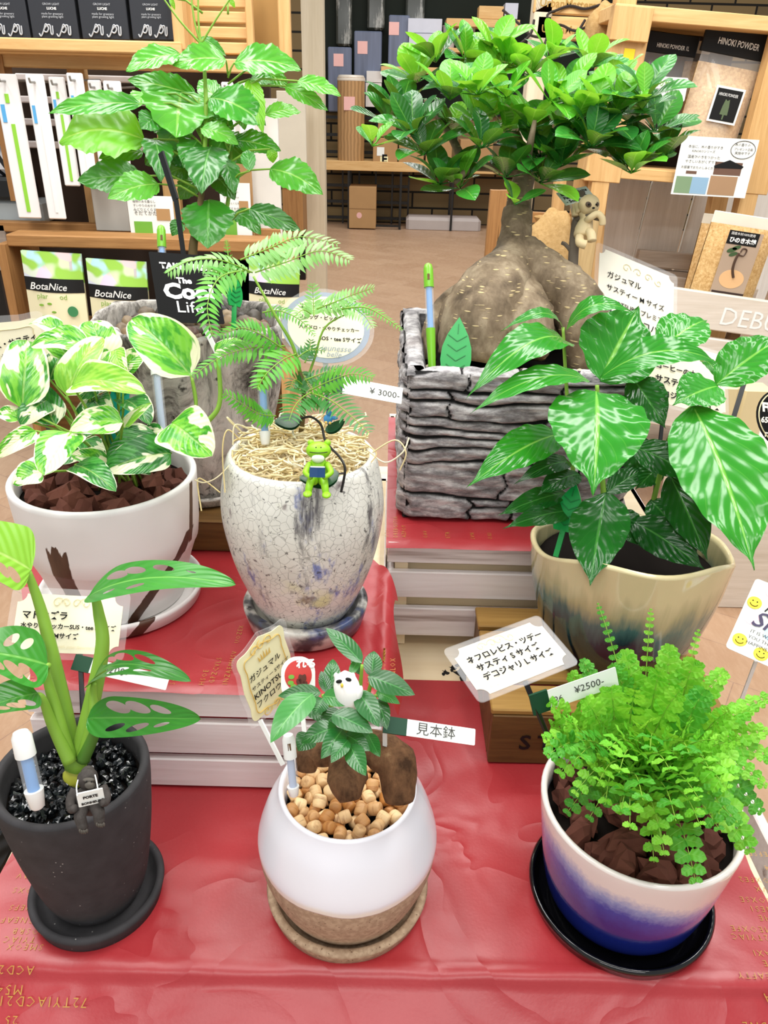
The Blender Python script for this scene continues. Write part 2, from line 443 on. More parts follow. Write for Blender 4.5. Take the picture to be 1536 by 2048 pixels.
for (px, py, body, h) in ((188, 1995, '72TYIACD21', .0115), (66, 1975, 'M54', .0115), (98, 1938, 'ACD21', .0105), (45, 2027, '25', .0105), (1560, 1985, 'TYIA', .0115), (1548, 2022, '5', .0115), (1570, 2042, '25UBNE', .0105)):
    best = min(((abs((EYE + ray(px, py) * dep(q_) - q_).length), q_) for q_ in (low((atz(px, py, Z - .03).x + .378) / .772, (.395 + k * .004) / .735) for k in range(50))), key=lambda e: e[0])
    p = best[1]; text(body, frame(p + V((0, -.0014, .0022)), (1, 0, 0), (0, .74, .67)), 0, 0, h, GOLD, sheet1, rot=pi, name='printed_lettering', res=1, space=1.3, bold=-.01)
on_mid = lambda p: V((p.x, p.y, mz + .0022 + crease(p.x + 3, p.y) * .8 + (.011 if p.x > .003 else 0)))
rows(sheet2, [(428, 1372, 'GPZCVLS', .0085), (455, 1375, 'INZAEMHSV', .0085), (408, 1376, 'HSOE', .0085), (350, 1376, 'SOZP', .0085), (478, 1290, 'UOZEX', .008), (60, 1376, 'S21', .008), (745, 1372, 'SIEA', .0085), (770, 1378, 'SNEOXFEH', .0085), (790, 1378, 'SNLOX', .0085)], mz, pi / 2, on_mid)
on_top = lambda p: V((p.x, p.y, tz + .0020 + crease(p.x + 7, p.y) * .35))
rows(sheet3, [(795, 1078, 'DREBGUTSX', .0085), (812, 1078, 'AZPOY', .0085), (855, 1080, 'OAV', .0085), (900, 1080, 'ETR', .0085), (950, 1082, 'SVN', .0085), (985, 1082, 'OXI', .0085), (778, 1076, 'PTO', .0085)], tz, pi / 2, on_top)

# whitewashed slatted crates that make the tiers
def crate(name, label, x0, x1, y0, y1, z0, z1, slats, m=WHITEW, inner=PLY, open_top=True, group=None, cat='crate', th=.010):
    t = thing(name, label, cat, ((x0 + x1) / 2, (y0 + y1) / 2, z0), group)
    H = z1 - z0; g = MB()
    for a, b in slats:
        q = MB(); q.box(((x0 + x1) / 2, y0 + th / 2, z0 + (a + b) / 2 * H), (x1 - x0, th, (b - a) * H), bev=.0015); q.build('slat', m, t, False)
        q = MB(); q.box((x0 + th / 2, (y0 + y1) / 2, z0 + (a + b) / 2 * H), (th, y1 - y0 - 2 * th - .001, (b - a) * H), bev=.0015); q.build('slat', m, t, False)
        q = MB(); q.box((x1 - th / 2, (y0 + y1) / 2, z0 + (a + b) / 2 * H), (th, y1 - y0 - 2 * th - .001, (b - a) * H), bev=.0015); q.build('slat', m, t, False)
    q = MB(); q.box(((x0 + x1) / 2, y1 - th / 2, (z0 + z1) / 2), (x1 - x0, th, H)); q.build('back_panel', m, t, False)
    if open_top:
        q = MB(); q.box(((x0 + x1) / 2, (y0 + y1) / 2, z1 - th / 2), (x1 - x0 - .004, y1 - y0 - .004, th)); q.build('top_panel', inner, t, False)
    for sx in (x0 + .02, x1 - .02):
        for sy in (y0 + th + .010, y1 - th - .010):
            q = MB(); q.box((sx, sy, (z0 + z1 - th) / 2), (.018, .018, H - th)); q.build('corner_post', inner, t, False)
    return t
c1 = crate('slatted_crate', 'whitewashed slatted crate forming the left middle tier under the red paper', -.378, .004, .626, 1.16, Z + .0035, mz, ((0.02, .31), (.37, .69), (.75, 1)))
q = MB(); q.box((-.187, .6385, Z + .07), (.355, .0015, .13)); q.build('paper_lining', PAPER, c1, False)
c2 = crate('slatted_crate', 'whitewashed slatted crate forming the rear tier under the stone trough', .006, .39, .895, 1.38, Z + .001, tz, ((.13, .40), (.50, .74), (.82, 1)))
q = MB(); q.box((.197, .93, Z + .09), (.36, .004, .16)); q.build('inner_board', PLY, c2, False)

# ================================================================== POTS
def lathe_pot(t, name, c, outer, mat, rim=.006, depth=.03, n=64, wob=None, segs=None):
    """outer profile from bottom centre to rim; adds lip and inside wall"""
    r, z = outer[-1]
    prof = [(0.0005, outer[0][1])] + outer + [(r - rim * .3, z + rim * .35), (r - rim * .75, z + rim * .2), (r - rim, z - rim * .4), (r - rim * 1.15, z - depth)]
    m = MB(); m.lathe(c, prof, n, wob=wob); return m.build(name, mat, t, 'all')
def smooth_prof(pts, k=6):
    out = []
    P = [pts[0]] + list(pts) + [pts[-1]]
    for i in range(1, len(P) - 2):
        for j in range(k):
            t = j / k; a, b, c, d = P[i - 1], P[i], P[i + 1], P[i + 2]
            out.append(tuple(.5 * (2 * b[q] + (c[q] - a[q]) * t + (2 * a[q] - 5 * b[q] + 4 * c[q] - d[q]) * t * t + (-a[q] + 3 * b[q] - 3 * c[q] + d[q]) * t ** 3) for q in (0, 1)))
    out.append(pts[-1]); return out
def saucer(name, label, c, r, h, mat, wall=.008, floor=.005, flare=.004):
    t = MB()
    prof = [(.0005, 0), (r - flare - .004, 0), (r - flare, .002), (r - .001, h * .7), (r, h - .003), (r - .002, h), (r - wall + .002, h), (r - wall, h - .004), (r - wall - flare, floor + .002), (r - wall - flare - .004, floor), (.0005, floor)]
    t.lathe(c, prof, 72); o = t.build(name, mat, None, 'all', origin=V(c)); return tag(o, label, 'saucer')

# -- 1 charcoal pot (front left)
g = G('charcoal_clay', .75, .25)
nn = g.noise(60, detail=5); sp_ = g.vor(170); spk = g.math('SUBTRACT', 1, g.step(sp_, .05, .14)); gate = g.step(g.noise(80, detail=1), .55, .62)
col = g.mix(nn, hx('#2b2a2b'), hx('#454345')); col = g.mix(g.math('MULTIPLY', spk, g.math('MULTIPLY', gate, .8)), col, hx('#b9b6b0'))
CHAR = g.done(col, nn, .35, .001)
P1 = V((-.271, .492, Z + .001))
saucer('saucer', 'matte charcoal clay saucer under the grey-black pot with the gorilla', P1, .0635, .021, CHAR, .008, .008)
pt1 = thing('potted_monstera', 'hole-leaved young monstera in a matte charcoal clay pot, front left', 'potted plant', P1 + V((0, 0, .008)))
lathe_pot(pt1, 'pot', P1 + V((0, 0, .0082)), smooth_prof([(.034, 0), (.041, .004), (.050, .03), (.0595, .085), (.0645, .13), (.0665, .155), (.0663, .163)]), CHAR, .0085, .05)
m = MB(); m.lathe(P1 + V((0, 0, .148)), [(.0005, .001), (.03, 0), (.0575, -.001)], 40); SOIL = flat('dark_soil', '#140f0c', .9, .1); m.build('soil', SOIL, pt1)
# -- 2 white glaze over sand stoneware (front centre)
g = G('white_glaze_on_stoneware', .22, .5)
o_ = g.co(); zz = g.sep(o_, 2); ang = g.noise(14, g.co(scale=(1, 1, .2)), 2)
lvl = g.math('ADD', zz, g.math('MULTIPLY', g.math('SUBTRACT', ang, .5), .012))
f_ = g.step(lvl, .0735, .0750); edge = g.math('MULTIPLY', g.step(lvl, .0735, .0750), g.math('SUBTRACT', 1, g.step(lvl, .0765, .084)))
sn = g.noise(190, detail=3)
clay = g.mix(g.step(sn, .35, .7), hx('#a58a70'), hx('#bda387')); clay = g.mix(g.step(g.noise(420, detail=1), .68, .74), clay, hx('#6d543f'))
col = g.mix(f_, clay, hx('#e9e7ee')); col = g.mix(g.math('MULTIPLY', edge, .8), col, hx('#f1ead8'))
g.set('Roughness', g.mix(f_, (.8, .8, .8, 1), (.18, .18, .18, 1)))
h = g.math('ADD', g.math('MULTIPLY', f_, 1.0), g.math('MULTIPLY', sn, .12))
GLAZE2 = g.done(col, h, .5, .0012)
g = G('sand_stoneware', .8, .25); sn = g.noise(190, detail=3)
clay = g.mix(g.step(sn, .35, .7), hx('#a58a70'), hx('#bda387')); STONEW = g.done(g.mix(g.step(g.noise(420, detail=1), .68, .74), clay, hx('#6d543f')), sn, .3, .001)
P2 = V((-.0265, .503, Z + .001))
saucer('saucer', 'round sand-coloured stoneware saucer under the half white glazed pot', P2, .0795, .020, STONEW, .009, .006)
pt2 = thing('potted_ficus', 'small dark-leaved ficus with bulbous roots in a white and sand-coloured pot', 'potted plant', P2 + V((0, 0, .006)))
lathe_pot(pt2, 'pot', P2 + V((0, 0, .0062)), smooth_prof([(.054, 0), (.062, .003), (.0705, .020), (.0805, .050), (.0840, .074), (.0835, .088), (.075, .116), (.0655, .136), (.0630, .142)]), GLAZE2, .005, .05)
m = MB(); m.lathe(P2 + V((0, 0, .118)), [(.0005, .001), (.03, 0), (.0595, -.001)], 40); m.build('soil', SOIL, pt2)
# -- 3 white to blue glazed pot (front right)
g = G('blue_fade_glaze', .14, .5, Coat_Weight=.3)
zz = g.sep(g.co(), 2); nz = g.noise(7, g.co(scale=(1, 1, .3)), 3); fine = g.noise(260, detail=2); nz2 = g.noise(60, g.co(scale=(1, 1, .06)), 2)
lvl = g.math('ADD', zz, g.math('ADD', g.math('MULTIPLY', g.math('SUBTRACT', nz, .5), .05), g.math('MULTIPLY', g.math('SUBTRACT', fine, .5), .012)))
lvl = g.math('ADD', g.math('ADD', lvl, g.math('MULTIPLY', g.math('SUBTRACT', nz2, .5), .008)), g.math('MULTIPLY', g.sep(g.co(), 0), .08))
col = g.ramp(g.math('MULTIPLY', lvl, 7.3), [(.0, hx('#141c5c')), (.40, hx('#16277c')), (.56, hx('#2448a2')), (.67, hx('#8f9fcb')), (.78, hx('#eae0da'))])
BLUEG = g.done(col, nz2, .05, .001)
g = G('glossy_black_glaze', .07, .6); BLKG = g.done(g.mix(g.noise(30), hx('#040405'), hx('#0b0b0d')))
P3 = V((.2445, .505, Z + .001))
saucer('saucer', 'glossy black glazed saucer under the white to blue fading pot', P3, .0895, .019, BLKG, .006, .006)
pt3 = thing('potted_fern', 'bushy bright green fern in a white pot fading to deep blue', 'potted plant', P3 + V((0, 0, .006)))
lathe_pot(pt3, 'pot', P3 + V((0, 0, .0062)), smooth_prof([(.060, 0), (.0665, .003), (.0735, .016), (.080, .045), (.086, .085), (.0905, .118), (.0915, .129)]), BLUEG, .0065, .05)
m = MB(); m.lathe(P3 + V((0, 0, .112)), [(.0005, .001), (.03, 0), (.0845, -.001)], 40); m.build('soil', SOIL, pt3)
# -- 4 crackle glaze egg pot (middle tier centre)
g = G('crackle_glaze', .3, .5)
v3 = g.co(); wv = g.n('VectorMath', {0: v3, 1: g.n('VectorMath', {0: g.noise(40, v3, 2, out=1), 'Scale': .012}, operation='SCALE')}, operation='ADD')
cr1 = g.n('TexVoronoi', {'Vector': wv, 'Scale': 120.0}, feature='DISTANCE_TO_EDGE'); cr1 = g.math('SUBTRACT', 1, g.step(cr1, .0, .045))
b1 = g.noise(11, g.co(scale=(1, 1, .35)), 6, .7, dist=.8); b2 = g.noise(16, g.co(scale=(1.3, 1, .5)), 5, .7); b3 = g.noise(45, detail=4)
col = g.mix(b3, hx('#d9d6cc'), hx('#f0eee6'))
col = g.mix(g.math('MULTIPLY', g.step(g.noise(6, detail=2), .55, .75), .35), col, hx('#b9cfc6'))
col = g.mix(g.math('MULTIPLY', g.step(b2, .56, .66), .85), col, hx('#4f66b4'))
col = g.mix(g.math('MULTIPLY', g.step(b1, .55, .66), .9), col, hx('#3a3440'))
col = g.mix(g.math('MULTIPLY', g.step(g.noise(24, detail=4), .62, .70), .8), col, hx('#55313d'))
col = g.mix(g.math('MULTIPLY', g.step(g.noise(13, g.co(scale=(1, 1.2, 1), rot=(.4, .2, 1)), 2), .66, .74), .6), col, hx('#d3d87a'))
col = g.mix(g.math('MULTIPLY', cr1, .55), col, hx('#6d6a66'))
col = g.mix(g.math('MULTIPLY', g.step(g.noise(190, detail=2), .64, .70), .75), col, hx('#3c3a3c'))
CRACK = g.done(col, g.math('SUBTRACT', b3, g.math('MULTIPLY', cr1, .5)), .25, .001)
P4 = V((-.090, .757, mz + .004))
g = G('crackle_glaze_dark', .3, .5); b3 = g.noise(70, detail=4); col = g.mix(g.step(g.noise(26, detail=5), .42, .6), hx('#d2cec4'), hx('#4a4a4c')); col = g.mix(g.math('MULTIPLY', g.step(g.noise(18, detail=4), .56, .66), .8), col, hx('#3c4d80')); col = g.mix(g.step(b3, .6, .68), col, hx('#26262a')); CRACKD = g.done(col, b3, .25, .001)
saucer('saucer', 'thick speckled crackle-glaze saucer under the egg-shaped white pot', P4, .0735, .030, CRACKD, .012, .012, .006)
pt4 = thing('potted_mimosa_tree', 'feathery everfresh tree in an egg-shaped crackle glaze pot filled with wood wool', 'potted plant', P4 + V((0, 0, .012)))
lathe_pot(pt4, 'pot', P4 + V((0, 0, .0122)), smooth_prof([(.040, 0), (.049, .004), (.063, .03), (.079, .075), (.0885, .125), (.0885, .160), (.0815, .195), (.0780, .203)]), CRACK, .007, .04)
m = MB(); m.lathe(P4 + V((0, 0, .190)), [(.0005, .001), (.03, 0), (.0725, -.001)], 40); m.build('soil', SOIL, pt4)
# -- 5 white pot with brown brush strokes (middle tier left)
g = G('white_brushed_pot', .45, .4)
o_ = g.co(); X, Y_, Zz = g.sep(o_, 0), g.sep(o_, 1), g.sep(o_, 2)
ang = g.math('ARCTAN2', Y_, X); rag = g.noise(60, g.co(scale=(1, 1, .25)), 4, .7)
def stroke(a0, slope, half, z0, z1, rg=.03):
    d = g.math('ABSOLUTE', g.math('SUBTRACT', ang, g.math('ADD', a0, g.math('MULTIPLY', Zz, slope))))
    d = g.math('ADD', d, g.math('MULTIPLY', g.math('SUBTRACT', rag, .5), half * .7))
    k = g.math('SUBTRACT', 1, g.step(d, half * .9, half))
    zt = g.math('ADD', Zz, g.math('MULTIPLY', g.math('SUBTRACT', rag, .5), rg))
    return g.math('MULTIPLY', k, g.math('MULTIPLY', g.step(zt, z0, z0 + .002), g.math('SUBTRACT', 1, g.step(zt, z1 - .002, z1))))
s1 = stroke(-1.86, .3, .13, -.01, .115, .05); s2 = stroke(-1.15, 9.0, .10, -.02, .105, .0); s3 = stroke(-.32, 1.2, .045, .085, .16, .0)
bw = g.mix(rag, hx('#2c1a16'), hx('#6b4a37')); col = g.mix(g.math('MAXIMUM', s1, g.math('MAXIMUM', s2, s3)), g.mix(g.noise(8), hx('#e3dfdb'), hx('#efeceb')), bw)
BRUSH = g.done(col, g.noise(60), .06, .001)
P5 = V((-.322, .796, mz + .004))
saucer('saucer', 'white saucer with a brown brush stroke under the pothos pot', P5, .0985, .020, BRUSH, .006, .006)
pt5 = thing('potted_pothos', 'cream and green variegated pothos in a white pot with brown brush strokes', 'potted plant', P5 + V((0, 0, .006)))
lathe_pot(pt5, 'pot', P5 + V((0, 0, .0062)), [(.073, 0), (.076, .002), (.0795, .02), (.089, .055), (.0965, .076), (.0985, .079), (.1010, .10), (.1025, .13), (.1035, .156), (.1035, .160)], BRUSH, .0085, .05)
m = MB(); m.lathe(P5 + V((0, 0, .145)), [(.0005, .001), (.03, 0), (.096, -.001)], 40); m.build('soil', SOIL, pt5)
# -- 6 grey marbled pot (rear left) on a brown box
g = G('marbled_cement', .6, .3)
n1 = g.noise(14, g.co(scale=(1, 1, .6)), 7, .75, dist=1.6); n2 = g.noise(60, detail=4)
col = g.ramp(n1, [(.36, hx('#2b2927')), (.45, hx('#8c8680')), (.55, hx('#c9c2bb')), (.7, hx('#ded7cf'))]); col = g.mix(g.step(n2, .62, .72), col, hx('#4a4642'))
MARB = g.done(col, g.math('ADD', n1, g.math('MULTIPLY', n2, .3)), .7, .004)
bx6 = thing('wooden_box', 'dark stained wooden box raising the grey marbled pot', 'box', (-.27, 1.03, mz + .0035))
m = MB(); m.box((-.27, 1.03, mz + .0265), (.26, .25, .046), bev=.002); m.build('body', BROWNW, bx6, False)
m = MB(); m.box((-.27, 1.03, mz + .0505), (.27, .256, .002), bev=.0008); m.build('lid', BROWNW, bx6, False)
P6 = V((-.268, 1.035, mz + .0525))
saucer('saucer', 'dark grey saucer under the marbled cement pot', P6, .105, .016, MARB, .006, .005)
pt6 = thing('potted_china_doll', 'tall toothed-leaf green plant in a grey marbled cement pot, rear left', 'potted plant', P6 + V((0, 0, .005)))
lathe_pot(pt6, 'pot', P6 + V((0, 0, .0052)), smooth_prof([(.078, 0), (.088, .004), (.098, .05), (.108, .12), (.120, .20), (.126, .234)]), MARB, .011, .06, 80, wob=lambda r, z, a, j: (r * (1 + .05 * sin(a * 9 + z * 14) * sin(a * 4 + 1) + .03 * sin(a * 17 - z * 30)), z + (.004 * sin(a * 5) if z > .2 else 0)))
m = MB(); m.lathe(P6 + V((0, 0, .212)), [(.0005, .001), (.03, 0), (.117, -.001)], 40); m.build('soil', SOIL, pt6)
# -- 7 stacked-slate trough (rear centre)
SX0, SX1, SY0, SY1, SZ0, SH = .026, .335, .962, 1.30, tz + .004, .212
def stone_rows():
    r = random.Random(4); z = 0; out = []
    while z < 1:
        h = r.choice((.13, .17, .21, .24, .16)); z1 = min(1, z + h)
        if 1 - z1 < .05: z1 = 1
        x = 0; row = []
        while x < 4:
            w = r.uniform(.18, .62); row.append((x, x + w, r.uniform(.3, 1), r.uniform(-.06, .06), r.random())); x += w
        out.append((z, z1, row)); z = z1
    return out
ROWS = stone_rows()
def stone_h(u, z):
    zz = z + .04 * noise.noise(V((u * 2.6, z * 3.5, 2))) + .012 * noise.noise(V((u * 9, z * 8, 5))); uu = u + .04 * noise.noise(V((u * 6, z * 14, 7)))
    for z0, z1, row in ROWS:
        if zz <= z1 or z1 == 1:
            for a, b, hgt, tilt, k in row:
                if uu < b or b > 4:
                    e = min(uu - a, b - uu) * .30; f = min(zz - z0 + tilt * (uu - (a + b) / 2) * .5, z1 - zz - tilt * (uu - (a + b) / 2) * .5) * .21
                    f = min(f, abs(zz - z0 - (z1 - z0) * (.35 + .3 * k) + (uu - a) * tilt) * .21) if k > .58 and z1 - z0 > .1 else f
                    d = max(0, min(e, f)); s = min(1, d / .0036); s = s * s * (3 - 2 * s)
                    rough_ = noise.noise(V((u * 5 + k * 9, z * 30 + u * 3, k * 5))) * .9 - abs(noise.noise(V((u * 6 + 3, z * 44 - u * 5, k)))) * .9 + noise.noise(V((u * 30, z * 70, k))) * .3
                    return s * (.55 + .45 * hgt) + rough_ * .28 * s, s
    return 0, 0
m = MB(); cav = []
def face(ax, n_u, n_z):
    b = len(m.v)
    def fn(i, j):
        u, z = i, j; L = (SX1 - SX0) if ax in (0, 2) else (SY1 - SY0); uu = u * L / .30 + {0: 0, 1: 1.05, 2: 2.1, 3: 3.0}[ax]
        h, s = stone_h(uu % 4, z); cav.append(s); k = h * .010 * min(1, min(u, 1 - u) * 30) ; zz = SZ0 + z * (SH + .006 * noise.noise(V((uu * 4, 0, 3)))) 
        r = .004 * (1 - min(1, min(u, 1 - u) * 22))
        if ax == 0: return V((SX0 + u * L, SY0 - k + r, zz))
        if ax == 1: return V((SX1 + k - r, SY0 + u * L, zz))
        if ax == 2: return V((SX1 - u * L, SY1 + k - r, zz))
        return V((SX0 - k + r, SY1 - u * L, zz))
    m.grid(fn, n_u, n_z)
face(0, 110, 80); face(3, 60, 60); face(1, 30, 30); face(2, 30, 30)
RIMW = .024
def rimtop(x0, y0, x1, y1, nu, nv, o):
    def fn(u, v):
        h, s = stone_h((u * max(abs(x1 - x0), abs(y1 - y0)) / .13 + o) % 4, .5); e = min(1, min(v, 1 - v) * 6 + .05)
        cav.append(s); return V((x0 + (x1 - x0) * u, y0 + (y1 - y0) * v, SZ0 + SH - .005 + .008 * s * e + .003 * noise.noise(V((u * 20, v * 5, o)))))
    m.grid(fn, nu, nv)
rimtop(SX0 - .003, SY0 - .004, SX1 + .003, SY0 + RIMW, 90, 8, 0); rimtop(SX0 - .003, SY1 - RIMW, SX1 + .003, SY1 + .004, 40, 6, 1)
def rimside(x0, x1, o):
    def fn(u, v):
        h, s = stone_h((v * 2.4 + o) % 4, .5); s = .45 + .55 * s; e = min(1, min(u, 1 - u) * 6 + .05); cav.append(s)
        return V((x0 + (x1 - x0) * u, SY0 + RIMW - .004 + (SY1 - SY0 - 2 * RIMW + .008) * v, SZ0 + SH - .005 + .008 * s * e))
    m.grid(fn, 8, 60)
rimside(SX0 - .003, SX0 + RIMW, .3); rimside(SX1 - RIMW, SX1 + .003, 1.3)
for (a, b) in (((SX0 + RIMW, SY0 + RIMW), (SX1 - RIMW, SY0 + RIMW)), ((SX1 - RIMW, SY0 + RIMW), (SX1 - RIMW, SY1 - RIMW)), ((SX1 - RIMW, SY1 - RIMW), (SX0 + RIMW, SY1 - RIMW)), ((SX0 + RIMW, SY1 - RIMW), (SX0 + RIMW, SY0 + RIMW))):
    m.add([V((a[0], a[1], SZ0 + SH)), V((b[0], b[1], SZ0 + SH)), V((b[0], b[1], SZ0 + SH - .06)), V((a[0], a[1], SZ0 + SH - .06))], [(0, 1, 2, 3)]); cav += [.5] * 4
m.add([V((SX0, SY0, SZ0)), V((SX1, SY0, SZ0)), V((SX1, SY1, SZ0)), V((SX0, SY1, SZ0))], [(3, 2, 1, 0)]); cav += [0] * 4
g = G('slate_stone', .8, .25)
at = g.n('Attribute', out=2, attribute_name='paint'); n1 = g.noise(30, g.co(scale=(1, 1, 3)), 6, .7); n2 = g.noise(7, detail=3)
col = g.ramp(n1, [(.3, hx('#4b494a')), (.48, hx('#938f90')), (.64, hx('#d0cccb'))]); col = g.mix(g.math('MULTIPLY', g.step(n2, .5, .7), .4), col, hx('#86766f'))
col = g.mix(g.step(at, .25, .8), hx('#1c1b1b'), col)
SLATE = g.done(col, n1, .6, .003)
pt7 = thing('potted_bonsai_ficus', 'bulbous-rooted ficus bonsai with glossy oval leaves in a grey stacked-slate trough', 'potted plant', V(((SX0 + SX1) / 2, (SY0 + SY1) / 2, SZ0)))
m.build('stone_trough', SLATE, pt7, 'all', cattr=cav)
m = MB(); m.box(((SX0 + SX1) / 2, (SY0 + SY1) / 2, SZ0 + SH - .042), (SX1 - SX0 - 2 * RIMW + .002, SY1 - SY0 - 2 * RIMW + .002, .02)); m.build('soil', SOIL, pt7, False)
# -- 8 stencilled wooden box and cream to teal pot (right)
BX0, BX1, BY0, BY1, BZ = .132, .40, .676, .885, Z + .086
bx8 = thing('wooden_crate', 'brown slatted wooden box with black stencilled letters under the cream pot', 'crate', ((BX0 + BX1) / 2, (BY0 + BY1) / 2, Z + .004))
m = MB(); m.box(((BX0 + BX1) / 2, BY0 + .007, Z + .004 + .037), (BX1 - BX0, .014, .074), bev=.0012); fb = m.build('front_board', BROWNW, bx8, False)
for sx in (BX0 + .007, BX1 - .007):
    m = MB(); m.box((sx, (BY0 + BY1) / 2, Z + .041), (.014, BY1 - BY0 - .03, .074), bev=.0012); m.build('end_board', BROWNW, bx8, False)
m = MB(); m.box(((BX0 + BX1) / 2, BY1 - .007, Z + .041), (BX1 - BX0, .014, .074), bev=.0012); m.build('back_board', BROWNW, bx8, False)
for i in range(4):
    y = BY0 + .024 + i * .0535; m = MB(); m.box(((BX0 + BX1) / 2, y, BZ - .0039), (BX1 - BX0 + .004, .045, .0078), bev=.0015); m.build('top_slat', YELW, bx8, False)
M8 = frame((BX0, BY0 - .0003, Z + .004), (1, 0, 0), (0, 0, 1))
text('STYLE', M8, .034, .024, .031, DARK, bx8, bold=.02, space=1.45, name='stencil_lettering')
g = G('cream_teal_drip_glaze', .1, .55, Coat_Weight=.4)
zz = g.sep(g.co(), 2); drip = g.noise(70, g.co(scale=(1, 1, .05)), 3, .6); nz = g.noise(12, detail=3)
lvl = g.math('ADD', zz, g.math('ADD', g.math('MULTIPLY', g.math('SUBTRACT', drip, .5), .055), g.math('MULTIPLY', g.math('SUBTRACT', nz, .5), .03)))
col = g.ramp(g.math('MULTIPLY', lvl, 4.5), [(.22, hx('#0c1518')), (.36, hx('#16343a')), (.48, hx('#4a6f68')), (.58, hx('#b3ab80')), (.70, hx('#d6c79a'))])
CREAMG = g.done(col, g.math('ADD', drip, g.noise(25)), .12, .002)
P8 = V((.292, .788, BZ + .0005))
pt8 = thing('potted_coffee_plant', 'coffee plant with large glossy leaves in a wavy-rimmed cream to dark teal pot', 'potted plant', P8)
def wav(r, z, a, j):
    k = max(0, (z - .06) / .1); return r * (1 + .018 * sin(3 * a + .5) * k), z + k * (.006 - .024 * sin(a) + .006 * sin(2 * a - 1.4) + .004 * sin(a * 5))
lathe_pot(pt8, 'pot', P8, smooth_prof([(.066, 0), (.073, .003), (.086, .03), (.100, .07), (.110, .11), (.115, .145), (.1165, .156)]), CREAMG, .008, .05, 80, wob=wav)
m = MB(); m.lathe(P8 + V((0, 0, .128)), [(.0005, .001), (.03, 0), (.106, -.001)], 40); m.build('soil', SOIL, pt8)

# ================================================================== LEAVES
def prof(kind, s):
    if kind == 'oval': w = sin(pi * min(1, max(0, s)) ** .9) ** .75
    elif kind == 'fern': w = (min(1, s / .12) ** .6) * (1 - max(0, s - .55) / .45) ** .5 * (1 + .16 * sin(s * 19))
    elif kind == 'obov': w = sin(pi * s ** 1.25) ** .7
    elif kind == 'heart': w = math.sqrt(max(0, 1 - (1 - min(1, s / .24)) ** 2)) * (1 - s) ** .62 * (1 + .75 * s) * .86
    elif kind == 'lance': w = sin(pi * s ** .78) ** .95 * (1 - .35 * max(0, s - .6) / .4)
    elif kind == 'drip':
        w = sin(pi * min(1, s / .93) ** .85) ** .8 if s < .93 else 0
        w = max(w, .10 * max(0, (1 - s)) / .1 if s > .84 else 0)
    elif kind == 'egg': w = sin(pi * s ** .75) ** .8
    else: w = sin(pi * s)
    return max(w, 0)
def leaf_into(m, A, B, width, nrm, kind='oval', arch=.12, fold=.15, wave=0.0, serr=0.0, ns=14, nt=6, droop=0.0, seed=0, holes=None, mi=0, curl=0.0, kwave=5):
    A, B = V(A), V(B); L = (B - A).length; d = (B - A) / max(L, 1e-6)
    n = (nrm - d * nrm.dot(d)).normalized(); sd = d.cross(n)
    r = random.Random(seed); ph = r.uniform(0, 6.28)
    def pt(s, t):
        k = 4 * s * (1 - s)
        p = A + d * (L * s) + n * (arch * L * k)
        w = prof(kind, s) * width / 2
        if serr: w *= 1 + serr * ((s * serr_n) % 1 - .5)
        x = (t - .5) * 2
        z = fold * abs(x) * w - curl * x * x * w + wave * width * sin(s * kwave * 2 * pi + ph + (1.3 if x > 0 else 0)) * x * x
        return p + sd * (x * w) + n * z
    serr_n = 9
    b = len(m.v)
    P = [pt(i / ns, j / nt) for i in range(ns + 1) for j in range(nt + 1)]
    U = [(i / ns, j / nt) for i in range(ns + 1) for j in range(nt + 1)]; q = nt + 1
    F_ = [(i * q + j, i * q + j + 1, (i + 1) * q + j + 1, (i + 1) * q + j) for i in range(ns) for j in range(nt)]
    if holes:
        def inside(s, t):
            for (hs, ht, ra, rb, an) in holes:
                ds, dt_ = (s - hs), (t - ht); ca, sa = cos(an), sin(an)
                u, v = (ds * ca + dt_ * sa) / ra, (-ds * sa + dt_ * ca) / rb
                rr = u * u + v * v
                if rr < 1: return (hs, ht, ra, rb, ca, sa, u, v, rr)
            return None
        ins = [inside(*u) for u in U]
        F_ = [f for f in F_ if not all(ins[i] for i in f)]
        used = {i for f in F_ for i in f}
        for i in used:
            h = ins[i]
            if h:
                hs, ht, ra, rb, ca, sa, u, v, rr = h; k = 1 / max(math.sqrt(rr), .05); u, v = u * k * ra, v * k * rb
                s, t = hs + u * ca - v * sa, ht + u * sa + v * ca; P[i] = pt(min(1, max(0, s)), min(1, max(0, t))); U[i] = (s, t)
        mp = {}; P2_, U2 = [], []
        for i in sorted(used): mp[i] = len(P2_); P2_.append(P[i]); U2.append(U[i])
        P, U, F_ = P2_, U2, [tuple(mp[i] for i in f) for f in F_]
    m.add(P, F_, U, mi)
def facing(A, B, px_w, d, upness=.55, tilt=0.0):
    """normal between the viewer and straight up, plus the true width that looks px_w pixels wide"""
    A, B = V(A), V(B); v = (EYE - (A + B) / 2).normalized(); dd = (B - A).normalized()
    n = v * (1 - upness) + V((0, 0, 1)) * upness; n = (n - dd * n.dot(dd))
    n = n.normalized() if n.length > 1e-3 else v
    if tilt: n = Matrix.Rotation(tilt, 3, dd) @ n
    s = dd.cross(n); k = (s - v * s.dot(v)).length
    return n, px_w / F * d / max(.45, k)
leafseed = [0]
